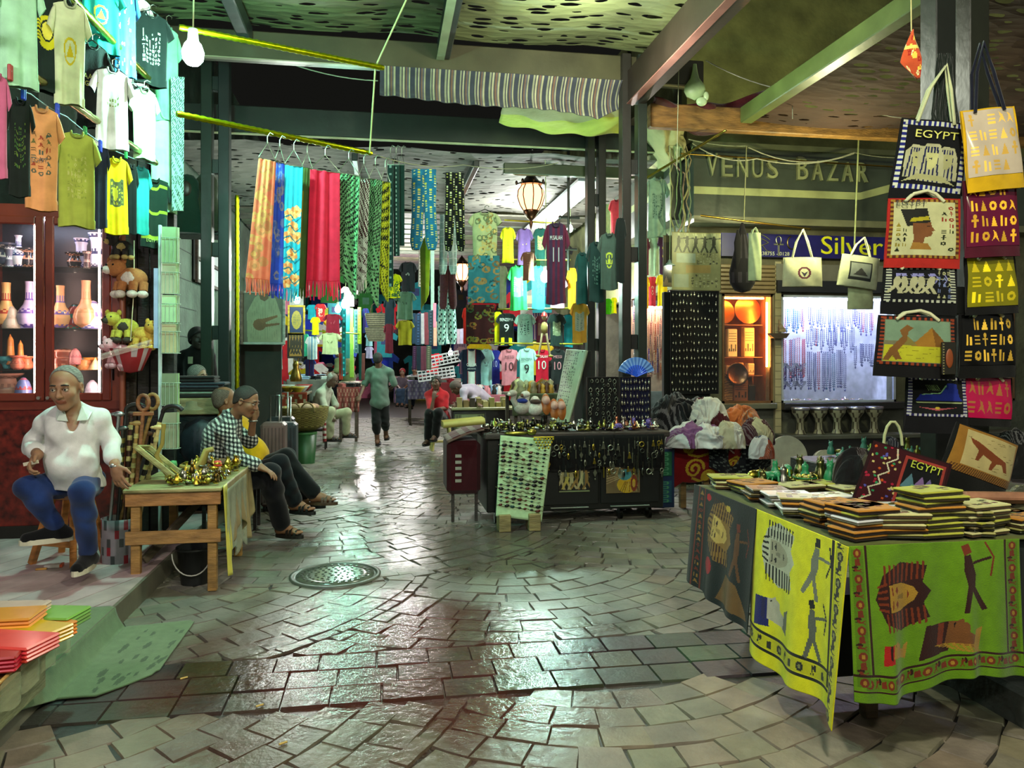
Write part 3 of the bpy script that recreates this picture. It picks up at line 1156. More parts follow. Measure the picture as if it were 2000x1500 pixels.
wire([atY(1326,110,7.9),atY(1322,330,7.9)],.004,'hair-thin string hanging beside the heavy beam',(.6,.62,.5),'rope')
wire([atY(1378,118,7.6),atY(1548,178,7.7),atY(1805,235,7.8)],.006,'thin white wire sagging before the brown roof net',(.62,.62,.56),sag=.05)
wire([atY(1548,165,7.7),atY(1548,232,7.7)],.005,'short cord dangling before the timber beam',(.6,.6,.5),'rope')
rr=random.Random(11)
for i,lb in enumerate(['tangled cable down the corner of the bazaar, thickest strand','cable looped round the corner of the bazaar, palest strand','dark cable hanging down the corner of the bazaar','slack cable crossing the gap behind the corner post','kinked cable above the hanging papyrus sheets','grey cable bunch beside the letters AR','thin brown cable leaning on the bazaar corner']):
 pts=[]
 x=1335+rr.uniform(-22,14)
 for k in range(9):
  pts.append(atY(x+rr.uniform(-7,7)+(rr.uniform(-22,22)if i==3 else 0),285+k*27,9.55+rr.uniform(-.08,.1)))
 wire(pts,rr.uniform(.007,.014),lb,jit((.45,.45,.34),.3,rr),sag=.02)
def pennant():
 p=at(1780,60,3.9)
 t=thing('cloth_pennant','small patterned red and yellow cloth pennant hanging from the roof','pennant',tuple(p))
 Mx=face(p,12)
 I=Img(40,60,(.72,.30,.16))
 for k in range(26):
  I.disc(rr.random(),rr.random(),.09,.05,rr.choice([(.85,.75,.3),(.85,.85,.6),(.6,.15,.1)]),.4)
 I.rect(0,.62,1,.68,(.85,.8,.4))
 m=MB(Mx)
 def S(u,v):
  wd=.005+.058*(1-v)**.8 if v>.32 else .045
  cx=.0 if v>.32 else(.32-v)*.14
  wd=wd if v>.32 else .008+v*.12
  return(cx+(u-.5)*2*wd,.02*math.sin(u*3+v*4),-.235+v*.235)
 m.sheet(S,20,30,None,.003,img=I.a)
 m.build('cloth','cloth',t)
 m=MB()
 m.tube([p,at(1779,-20,3.9)],.003,4,(.8,.75,.5))
 m.build('string','matte',t)
pennant()
def tied_bag():
 p=atY(1357,125,8.0)
 t=thing('tied_plastic_bag','knotted greenish plastic bag hanging under the heavy beam','bag',tuple(p))
 m=MB(face(p))
 m.lathe([(.02,0),(.03,-.08),(.05,-.16),(.11,-.24),(.12,-.3),(.09,-.36),(.0001,-.4)],n=16,col=(.62,.72,.52),sx=1,sy=.6)
 m.build('body','satin',t)
 m=MB(face(p))
 m.ell((.07,-.02,-.42),(.06,.03,.05),(.66,.74,.56))
 m.ell((.12,-.02,-.36),(.03,.02,.05),(.66,.74,.56))
 m.build('knot','satin',t)
tied_bag()
# ======================= garments =======================
GR=random.Random(21)
def wid(px0,px1,d,yaw):
 pc=(px0+px1)/2
 k=FP*math.cos(R(yaw))-(pc-1000)*math.sin(R(yaw))
 return(px1-px0)*d/k
def print_img(kind,w,h,base,pal,r):
 I=Img(w,h,base)
 p0=C(pal[0])if pal else(.9,.9,.9)
 if kind=='hier':
  glyph_rows(I,.22,.3,.78,.78,8,6,pal,r,.95)
 elif kind=='block':
  I.rect(.2,.32,.8,.76,pal[0])
  glyph_rows(I,.21,.33,.79,.75,9,7,pal[1:],r,.95)
 elif kind=='icons':
  glyph_rows(I,.15,.34,.82,.78,6,3,pal,r,.9)
 elif kind=='mask':
  I.disc(.5,.58,.26,.17,pal[0])
  I.disc(.5,.6,.15,.11,base)
  I.disc(.5,.6,.12,.09,pal[-1])
  for k in range(7):
   I.rect(.27,.46+k*.035,.36,.475+k*.035,base)
   I.rect(.64,.46+k*.035,.73,.475+k*.035,base)
 elif kind=='badge':
  I.disc(.5,.55,.2,.15,pal[0])
  I.disc(.5,.55,.16,.12,base)
  I.poly([(.38,.49),(.62,.49),(.5,.64)],pal[0])
 elif kind=='square':
  I.rect(.2,.38,.8,.72,pal[0])
  glyph_rows(I,.22,.4,.78,.70,5,5,pal[1:],r,1)
  I.disc(.42,.56,.12,.09,pal[-1])
 elif kind=='small':
  glyph_rows(I,.3,.55,.7,.68,2,5,pal,r,.9)
 elif kind=='vstripe':
  n=7
  for k in range(0,n,2):
   I.rect(k/n,0,(k+1)/n,1,pal[0])
 elif kind=='hoop':
  for k in range(8):
   I.rect(0,k/8,1,k/8+.05,pal[k%len(pal)])
 elif kind=='centre':
  I.rect(.3,0,.7,1,pal[0])
  I.rect(.28,0,.32,1,pal[1])
  I.rect(.68,0,.72,1,pal[1])
  I.rect(.1,.36,.9,.53,base)
 elif kind=='hem2':
  I.rect(.12,0,.38,.22,pal[0])
  I.rect(.62,0,.88,.22,pal[0])
 elif kind=='floral':
  for k in range(int(26)):
   x,y=r.random(),r.random()
   q=r.choice(pal)
   I.disc(x,y,.13,.07,q,.55)
   I.disc(x+.05,y+.02,.05,.03,r.choice(pal))
 elif kind=='allover':
  glyph_rows(I,0,0,1,1,max(8,h//7),max(5,w//6),pal,r,.85)
 elif kind=='dots':
  for k in range(60):
   x,y=r.random(),r.random()
   I.disc(x,y,.035,.022,r.choice(pal))
 elif kind=='zebra':
  for k in range(18):
   I.line([(0,k/18+r.uniform(0,.03)),(1,k/18+r.uniform(-.05,.08))],.022,pal[0])
 elif kind=='shadow2':
  I.rect(0,0,.45,1,pal[0])
 return I.a
def tee(px0,py0,px1,py1,d,yaw,col,label,pr=None,pal=None,txt=None,sl=1.0,name='t_shirt',cat='t-shirt',group=None,hanger=False,detail=True,pocket=None,drop=0,p=None):
 """p: top centre in the world, else from pixels at depth d"""
 base=C(col)
 w=wid(px0,px1,d,yaw)
 h=(py1-py0)/FP*d
 top=at((px0+px1)/2,py0,d)
 Mx=face(top,yaw)
 hp=py1-py0
 nv=int(max(14,min(96,hp/2.1)))
 nu=int(max(12,min(64,(px1-px0)*.66/1.6)))
 ph=[GR.uniform(0,6.3)for _ in range(4)]
 bw=.34*w if sl else .46*w
 th=min(.035,.10*w)
 A=.010*w/.4
 def yf(x,z):
  s=max(-1,min(1,x/bw))
  t=-z/h
  f=A*(math.sin(s*5.2+ph[0]+t*1.1)*(.25+t)+.6*math.sin(s*11+ph[1]-t*2)*(.1+t*t)+.5*math.sin(t*7+s*4+ph[2])*(1-t))
  return f
 def ztop(s,front):
  a=abs(s)
  nk=.34
  z=-.012*h-.055*h*a
  if a<nk:
   z-=(.075 if front else .025)*h*math.sqrt(max(0,1-(a/nk)**2))
  return z
 def S(front):
  def f(u,v):
   s=2*u-1
   hw=bw*(1+.05*math.sin(v*3+ph[3])+(.05 if v<.1 else 0)-(.04*(v-.7)if v>.7 else 0))
   x=s*hw
   z=-h+(ztop(s,front)+h)*v+.012*h*math.sin(s*3+ph[1])*(1-v)
   e=math.sqrt(max(0,1-s*s))
   y=yf(x,z)+(-th if front else th)*e*(.6+.4*(1-v))
   return(x,y,z)
  return f
 img=print_img(pr,nu,nv,base,[C(q)for q in pal],GR)if pr else None
 t=thing(name,label,cat,tuple(top),group)
 m=MB(Mx)
 m.grid(S(True),nu,nv,base,img=img)
 mb2=[C(base)]
 fr=S(False)
 m.grid(lambda u,v:fr(1-u,v),max(8,nu//3),max(8,nv//3),tuple(x*.9 for x in base))
 f0=S(True)
 m.build('body','cloth',t)
 if sl:
  for sx in(-1,1):
   m=MB(Mx)
   A0=Vector((sx*bw*.93,0,-.062*h))
   A1=Vector((sx*bw*.99,0,-.30*h))
   ex=.5*w
   B0=Vector((sx*ex,.0,-(.20+.08*sl+drop)*h))
   B1=Vector((sx*(bw+(ex-bw)*.18),.0,-(.30+.06*sl+drop)*h))
   n=10
   rings=[]
   for q in range(6):
    k=q/5
    a=A0.lerp(B0,k)
    b=A1.lerp(B1,k)
    a.z+=.03*h*math.sin(PI*k)
    c,hv=(a+b)/2,(a-b)/2
    ring=[]
    for i in range(n):
     an=2*PI*i/n
     ring.append(c+hv*math.cos(an)+Vector((0,th*(.7+.5*k)*math.sin(an)+.3*yf(c.x,c.z),0)))
    rings.append(ring)
   vs=[v for rg in rings for v in rg]
   fs=[(a*n+i,a*n+(i+1)%n,(a+1)*n+(i+1)%n,(a+1)*n+i)for a in range(5)for i in range(n)]
   sc_=base
   if pr=='vstripe':
    sc_=C(pal[0])
   m.add(vs,fs,sc_,True)
   m.build('sleeve','cloth',t)
 if detail:
  m=MB(Mx)
  pts=[]
  for i in range(17):
   a=PI*i/16
   s=-.34*math.cos(a)
   x=s*bw
   pts.append(Vector((x,yf(x,-.05*h)-th*1.02,ztop(s,True)+.004*h)))
  back=[]
  for i in range(1,12):
   a=PI*i/12
   s=.34*math.cos(a)
   x=s*bw
   back.append(Vector((x,yf(x,-.03*h)+th*.9,ztop(s,False)+.004*h)))
  m.tube(pts+back,.010*h,6,tuple(x*.82 for x in base),closed=True)
  m.build('collar','cloth',t)
  if hanger:
   m=MB(Mx)
   m.tube([(-bw*.9,0,-.06*h),(0,0,.035*h),(bw*.9,0,-.06*h)],.005,5,(.2,.22,.2))
   m.tube([(0,0,.03*h),(0,0,.09*h),(.02,0,.115*h),(.045,0,.1*h),(.04,0,.08*h)],.004,5,(.6,.62,.55))
   m.build('hanger','metal',t)
 if txt:
  m=MB(Mx)
  for(s_,x,z,hh,c_,ww)in txt:
   m.text(s_,x*w,-z*h,hh*h,c_,w=ww*w if ww else None,yf=lambda X,Z:yf(X,Z)-th-.004,ext=.002)
  m.build('print','satin',t)
 return t
def peg(p,col,label):
 m=MB()
 for s in(-1,1):
  m.rbox(p.x-.009,p.y-.006+s*.009,p.z-.045,p.x+.009,p.y+.006+s*.009,p.z+.035,col,.004)
 m.cyl(p+Vector((0,-.014,.004)),p+Vector((0,.014,.004)),.007,n=8,col=(.6,.6,.6))
 return tag(m.build('clothes_peg','satin'),label,'clothes peg','pegs on the clothes line')
def dL(px,off=0):
 """depth at which a photo column meets the plane of the rods on the deck side"""
 return atX(px,700,LX+off)and(LX+off)/(CP*(px-1000)/FP+SP)
DG,BK,MINT=(.10,.16,.13),(.07,.09,.085),(.62,.84,.66)
left=[(-35,140,24,348,'b8607c',None,None,None,'pink t-shirt at the near end of the clothes line'),(8,188,70,384,(.08,.12,.09),'hier',['5d7a2c','3f6a2c'],None,'black t-shirt with green carved-sign print beside the pink one'),(34,204,128,411,'d99a5e','icons',['7a5a38','4a5a4a','a04830','6a6a3a'],[('EGYPT',-.04,.56,.045,(.2,.22,.15),.32)],'tan orange t-shirt lettered EGYPT under small icons'),(100,254,200,444,'9fae45','hier',['b8bf6a','8a9a3c'],None,'olive lime t-shirt with a faint gilt print'),(178,272,216,446,(.16,.2,.26),None,None,None,'narrow navy t-shirt between the lime and the yellow one'),(196,304,260,458,'e8dc10','square',['5a5f3a','b8b030','8f9440','3a3d2a','c8c030'],None,'bright yellow t-shirt with a dark square pharaoh print'),(244,318,272,457,BK,None,None,None,'black t-shirt squeezed behind the yellow one'),(252,322,298,458,'2fa6a0',None,None,None,'plain teal t-shirt on the line'),(262,345,340,484,(.09,.17,.13),'hoop',[(.09,.17,.13),'8fa02c',(.09,.17,.13)],[('EGYPT',-.06,.93,.05,(.62,.7,.35),.3)],'dark green t-shirt with lime bars lettered EGYPT'),(-42,-30,34,134,(.60,.80,.62),'zebra',[(.12,.22,.16)],None,'zebra striped green top at the edge of the frame'),(-5,-60,78,172,MINT,None,None,None,'long mint t-shirt beside the zebra striped top'),(44,-35,138,182,DG,'mask',['c8c820','e0dc50'],None,'black t-shirt with a gold pharaoh mask print'),(102,0,170,206,(.80,.86,.66),'badge',['c8b820','b8a818'],None,'cream t-shirt with a small gold badge'),(146,84,214,252,BK,None,None,[('EGYPT',-.06,.52,.055,(.66,.66,.30),.34),('AAA',-.06,.44,.06,(.5,.52,.2),.3)],'black t-shirt lettered EGYPT under gold pyramids'),(184,132,254,292,(.93,.97,.93),'small',['a8b070','8aa060'],None,'white t-shirt in the glare of the bulb'),(236,165,284,292,(.10,.14,.12),None,None,None,'plain black t-shirt below the blue one'),(258,172,306,312,(.66,.86,.62),None,None,None,'pale green t-shirt with a breast pocket'),(156,-38,236,102,(.12,.62,.55),'badge',['d0d040','b0c030'],None,'turquoise t-shirt with a round gold badge'),(222,-28,268,152,(.20,.42,.62),'dots',['d0e8f0','406080'],None,'blue patterned t-shirt beside the glaring white one'),(232,-10,296,168,(.95,.99,.96),None,None,None,'glaring white t-shirt nearest the bulb'),(258,24,330,168,(.07,.10,.09),'hier',['b0c8b0','a0b8a0'],None,'black t-shirt with white carved-sign print'),(284,112,316,246,(.52,.74,.48),'vstripe',[(.30,.50,.34)],None,'green striped garment under the end of the upper rod'),(300,50,350,238,(.42,.66,.48),None,None,None,'soft green top hung highest beside the scarf'),(294,216,348,416,(.58,.80,.60),None,None,None,'pale green shirt hung lowest beside the chequered scarf'),]
for i,(a,b,c,d_,col,pr,pal,tx,lb)in enumerate(left):
 yaw=34 if i<9 else 40
 off=0 if i<9 else(-.05 if i%2 else .06)
 dd=dL((a+c)/2,off)if(a+c)/2>-60 else 4.2
 dd=max(3.6,min(dd,6.4))
 if i>=9:
  a,c=a-(c-a)*.16,c+(c-a)*.16
 tee(a,b,c,d_,dd,yaw,col,lb,pr,pal,tx,group='t-shirts hung over the red cabinet',hanger=i>=9)
for i,(px,py,col,lb)in enumerate([(46,178,'blue','blue peg beside the tan t-shirt'),(112,214,'blue','blue peg on the shoulder of the lime t-shirt'),(166,258,'green','green peg between lime and navy t-shirts'),(196,284,'blue','small blue peg over the navy t-shirt'),(246,298,'green','green peg on the yellow t-shirt'),(20,140,'red','red clip on the pink t-shirt')]):
 peg(at(px,py,dL(px)-.1),{'blue':(.10,.25,.75),'green':(.08,.50,.22),'red':(.6,.2,.12)}[col],lb)
wire([at(-20,138,dL(-20)),at(60,184,dL(60)),at(130,228,dL(130)),at(215,290,dL(215)),at(300,322,dL(300))],.004,'thin clothes line under the lower gilded rod',(.5,.6,.6),'rope',.01)
def kef(c0,c1):
 c0,c1=C(c0),C(c1)
 def f(u,v):
  if v>.42 or(.20<v<.26):
   a=int(u*22+v*60)%2
   b=int(v*84-u*10)%2
   return c0 if(a^b)else c1
  k=(v*9+u*2.0)
  if k%1<.52:
   return c0 if int((v*60-u*14))%2 else c1
  return c0 if int(u*18+v*40)%2 else tuple(x*.9 for x in c0)
 return f
def shawl(TL,TR,BR,BL,label,col,kind='cloth',fringe=None,colf=None,img=None,point=0,folds=2,group='shawls on the lime rod',hang=True,name='shawl',th=.012,cat='shawl',yoff=0):
 P=[at(*q)+Vector((0,yoff,0))for q in(BL,BR,TR,TL)]
 ph=GR.uniform(0,6)
 w=(P[1]-P[0]).length
 def S(u,v):
  p=(P[0]*(1-u)+P[1]*u)*(1-v)+(P[3]*(1-u)+P[2]*u)*v
  y=.045*w*math.sin(u*PI*folds+ph)*(.6+.6*(1-v))+.02*w*math.sin(u*23+ph*2)
  z=0
  if point:
   z=point*(abs(u-.45)*1.8)**1.0*(1-v)*.5
  return p+Vector((0,y,z))
 hp=abs(BL[1]-TL[1])
 nv,nu=int(min(120,hp/2.0)),int(max(10,min(60,abs(TR[0]-TL[0])*.9)))
 if img is not None:
  img=img(nu,nv)
 top=(P[2]+P[3])/2
 t=thing(name,label,cat,tuple(top),group)
 m=MB()
 m.sheet(S,nu,nv,col,th,colf=colf,img=img)
 m.build('panel',kind,t)
 if fringe:
  m=MB()
  n=int(max(8,abs(BR[0]-BL[0])/2.2))
  for i in range(n):
   u=(i+.5)/n
   p=S(u,0)
   q=p+Vector((GR.uniform(-.01,.01),GR.uniform(-.01,.01),-fringe*GR.uniform(.75,1.1)))
   m.tube([p,(p+q)/2+Vector((GR.uniform(-.006,.006),0,0)),q],.006,4,jit(col,.12,GR))
  m.build('fringe',kind,t)
 if hang:
  m=MB()
  a,b=S(.0,1),S(1,1)
  c=(a+b)/2+Vector((0,0,.13))
  m.tube([a+Vector((0,0,.008)),c,b+Vector((0,0,.008))],.004,5,(.62,.7,.6))
  m.tube([a,b],.004,5,(.62,.7,.6))
  m.tube([c,c+Vector((0,0,.05)),c+Vector((.02,0,.085)),c+Vector((.045,0,.07))],.004,5,(.62,.7,.6))
  m.build('hanger','metal',t)
 return t
def flor(base,pal,n=30,sc_=.1):
 def f(nu,nv):
  I=Img(nu,nv,base)
  r=random.Random(n)
  for k in range(n):
   x,y=r.random(),r.random()
   I.disc(x,y,sc_*2.2,sc_*.42,r.choice(pal),.45)
   I.disc(x+r.uniform(-.1,.1),y,sc_*1.1,sc_*.22,r.choice(pal))
  return I.a
 return f
def petals(nu,nv):
 I=Img(nu,nv,(.18,.68,.78))
 r=random.Random(4)
 for cx,cy in((.35,.60),(.7,.63),(.3,.42),(.55,.28),(.35,.17),(.75,.08),(.25,.05),(.8,.42),(.55,.5)):
  for k in range(6):
   a=k*PI/3+cx*5
   I.disc(cx+.17*math.cos(a),cy+.03*math.sin(a),.13,.022,(.90,.58,.34)if k%2 else(.93,.78,.5))
  I.disc(cx,cy,.08,.012,(.85,.5,.2))
 for k in range(7):
  y=.06+k*.085
  I.line([(0,y),(.4,y+.03),(.7,y-.02),(1,y+.02)],.012,(.08,.42,.5),.3)
 return I.a
shawl((505,308,5.95),(539,316,6.05),(527,548,6.05),(479,543,5.95),'salmon paisley shawl with red fringe, first on the lime rod',(.80,.42,.30),fringe=.12,img=flor((.84,.44,.32),[(.80,.60,.34),(.86,.55,.36),(.72,.48,.30)],34))
shawl((537,315,6.1),(556,320,6.15),(553,556,6.15),(524,553,6.1),'royal blue paisley shawl beside the salmon one',(.16,.26,.72),fringe=.11,img=flor((.18,.32,.78),[(.40,.48,.72),(.25,.38,.7),(.50,.52,.6)],30,.09))
shawl((556,322,6.15),(592,326,6.2),(584,566,6.2),(549,562,6.15),'turquoise shawl with orange flowers',(.18,.68,.78),fringe=.10,img=petals)
shawl((590,326,6.3),(610,330,6.35),(602,566,6.35),(577,560,6.3),'olive and moss green shawl beside the flowered one',(.26,.36,.14),fringe=.08,colf=lambda u,v:(.55,.50,.10)if u<.3 and v<.8 else(.27,.38,.18))
shawl((606,330,6.3),(664,338,6.4),(664,550,6.4),(598,548,6.3),'plain crimson shawl with a long tangled fringe',(.80,.14,.25),fringe=.15,folds=5)
shawl((660,337,6.45),(702,344,6.5),(694,562,6.5),(650,520,6.45),'green and black chequered keffiyeh, broader one',(.42,.66,.46),colf=kef((.42,.68,.46),(.03,.07,.05)),point=-.2,folds=3)
shawl((699,348,6.55),(722,350,6.6),(716,545,6.6),(688,560,6.55),'white and maroon chequered keffiyeh with tassels',(.72,.76,.70),fringe=.09,colf=kef((.70,.76,.70),(.20,.08,.10)),folds=3)
shawl((720,349,6.65),(746,352,6.7),(738,585,6.7),(710,560,6.65),'green and black chequered keffiyeh, narrower one',(.42,.66,.46),colf=kef((.42,.68,.46),(.03,.07,.05)),point=-.15,folds=3)
shawl((744,354,6.75),(761,356,6.8),(757,590,6.8),(741,560,6.75),'lime yellow and black keffiyeh at the end of the rod',(.62,.70,.12),colf=kef((.66,.72,.12),(.12,.16,.04)),folds=2)
shawl((334,150,6.3),(360,150,6.4),(358,412,6.4),(336,412,6.3),'grey chequered keffiyeh hanging beside the pale green shirts',(.35,.5,.42),colf=kef((.52,.70,.62),(.16,.26,.22)),hang=False,group=None)
shawl((757,322,8.4),(768,322,8.4),(768,560,8.4),(757,560,8.4),'dark teal striped scarf just behind the lime keffiyeh',(.12,.25,.22),folds=1,group='dark scarves',colf=lambda u,v:(.40,.52,.48)if int(v*46)%3==0 and .3<u<.7 else(.08,.18,.16),name='scarf',cat='scarf')
shawl((768,322,8.45),(779,322,8.45),(780,500,8.45),(769,500,8.45),'dark teal dotted scarf next to the striped one',(.12,.25,.22),folds=1,group='dark scarves',colf=lambda u,v:(.45,.55,.5)if int(v*40)%2==0 and .4<u<.6 else(.08,.18,.16),name='scarf',cat='scarf')
shawl((779,322,8.5),(790,322,8.5),(790,480,8.5),(780,480,8.5),'plain deep green scarf beside the blue trousers',(.04,.16,.13),folds=1,group='dark scarves',name='scarf',cat='scarf')
shawl((820,480,9.6),(842,440,9.6),(838,575,9.6),(822,606,9.6),'olive and lime keffiyeh bunched below the blue trousers',(.50,.56,.12),folds=3,group='dark scarves',colf=lambda u,v:(.62,.68,.14)if u>.55 else(.34,.36,.08),name='scarf',cat='scarf',hang=False)
def trousers(px0,py0,px1,py1,d,col,label,pal=None,kind='dash',cuff=True,yaw=0,group='patterned trousers hung over the alley',split=.5):
 w=wid(px0,px1,d,yaw)
 h=(py1-py0)/FP*d
 top=at((px0+px1)/2,py0,d)
 Mx=face(top,yaw)
 t=thing('trousers',label,'trousers',tuple(top),group)
 r=GR
 nv=int(min(90,(py1-py0)/2))
 for sx in(-1,1):
  m=MB(Mx)
  n=16
  rings=[]
  ph=r.uniform(0,6)
  for j in range(nv+1):
   v=j/nv
   z=-h*v
   if v<.38:
    rx=w*(.22+.03*v)
    cx=sx*w*.2
   else:
    k=(v-.38)/.62
    rx=w*(.225-.02*k)if k<.85 else w*(.205-.5*(k-.85))
    cx=sx*w*(.2+.08*k)
   rings.append([(cx+rx*math.cos(2*PI*i/n)*(1+.05*math.sin(v*9+ph)),(.05+.012*math.sin(i*2.4+ph))*min(1,w*2.6)*math.sin(2*PI*i/n)+sx*.004,z)for i in range(n)])
  vs=[v for rg in rings for v in rg]
  fs,cs=[],[]
  for j in range(nv):
   for i in range(n):
    fs.append((j*n+(i+1)%n,j*n+i,(j+1)*n+i,(j+1)*n+(i+1)%n))
    c=C(col)
    if pal:
     if kind=='dash':
      if i%2==0 and((j*7+i*13)%17)<8:
       c=C(pal[(i+j//6)%len(pal)])
     elif kind=='check':
      if(i%4==0)or(j%7==0):
       c=C(pal[0])
     elif kind=='strip':
      c=C(pal[(j//2+(i%3))%len(pal)])if i%3 else C(col)
    cs.append(jit(c,.05,r))
  m.add(vs,fs,cs,True)
  m.build('trouser_leg','cloth',t)
 m=MB(Mx)
 m.lathe([(w*.42,-.03*h),(w*.44,-.012*h),(w*.42,.012*h),(w*.41,.0)],(0,0,0),28,tuple(x*.9 for x in C(col)),sy=.13)
 m.build('waistband','cloth',t)
 return t
trousers(800,332,856,488,9.0,'1f6f92','blue trousers flecked with yellow hung in the middle of the alley',['c8cc50','d8dc90','1f6f92'])
trousers(866,338,910,490,9.0,'0e120f','black trousers flecked with pale yellow beside the blue pair',['c8cca0','a8ac50','0e120f'])
trousers(856,420,894,536,9.5,'9fb8b4','pale grey patterned trousers behind the black pair',['c8d8d4','6f8884'],'check')
trousers(857,520,893,604,10.5,'4a2a30','maroon trousers below the pale pair',None)
trousers(853,560,893,672,11.0,'8fb8b0','grey and black banded trousers low in the alley',['2a3432','9fc0b8','b8d0c8'],'strip')
tee(913,412,981,505,8.6,0,'9aa878','pale green V-neck blouse with brown scrolls on a dark hanger','floral',['7a6a3a','a8a060','5a6a4a','b8a860'],None,sl=.4,name='blouse',cat='blouse',hanger=True)
def tube_garment(px0,py0,px1,py1,d,col,label,pr,pal,name,cat,group=None,yaw=0,taper=.0):
 w=wid(px0,px1,d,yaw)
 h=(py1-py0)/FP*d
 top=at((px0+px1)/2,py0,d)
 m=MB(face(top,yaw))
 nu,nv=int(max(16,(px1-px0)*.7)),int((py1-py0)*.6)
 img=print_img(pr,nu,nv,C(col),[C(p)for p in pal],GR)if pr else None
 m.grid(lambda u,v:(-(u-.5)*-w*(1-taper*v),-.04*math.sqrt(max(0,1-(2*u-1)**2))+.012*math.sin(u*15)*(1.2-v),-h*(1-v)),nu,nv,col,img=img)
 m.grid(lambda u,v:((.5-u)*w*(1-taper*v),.04*math.sqrt(max(0,1-(2*u-1)**2))+.012*math.sin((1-u)*15),-h*(1-v)),10,10,col)
 t=thing(name,label,cat,tuple(top),group)
 m.build('panel','cloth',t)
 m=MB(face(top,yaw))
 m.lathe([(w*.5*(1-taper),-.035),(w*.51*(1-taper),-.01),(w*.49*(1-taper),.004)],(0,0,0),24,tuple(x*.8 for x in C(col)),sy=.17)
 m.build('waistband','cloth',t)
 return t
tube_garment(914,500,976,592,8.6,'2a6f78','teal shorts with brown scrolls hung under the V-neck blouse','floral',['6a5a38','1a4a50','88784a','35808a'],'shorts','shorts')
tube_garment(910,596,966,672,9.2,'3a1c1e','maroon cloth with green and gold figures below the teal shorts','floral',['3a1c1e','7a7a30','8a5a30','4a5a3a'],'printed_skirt','skirt')
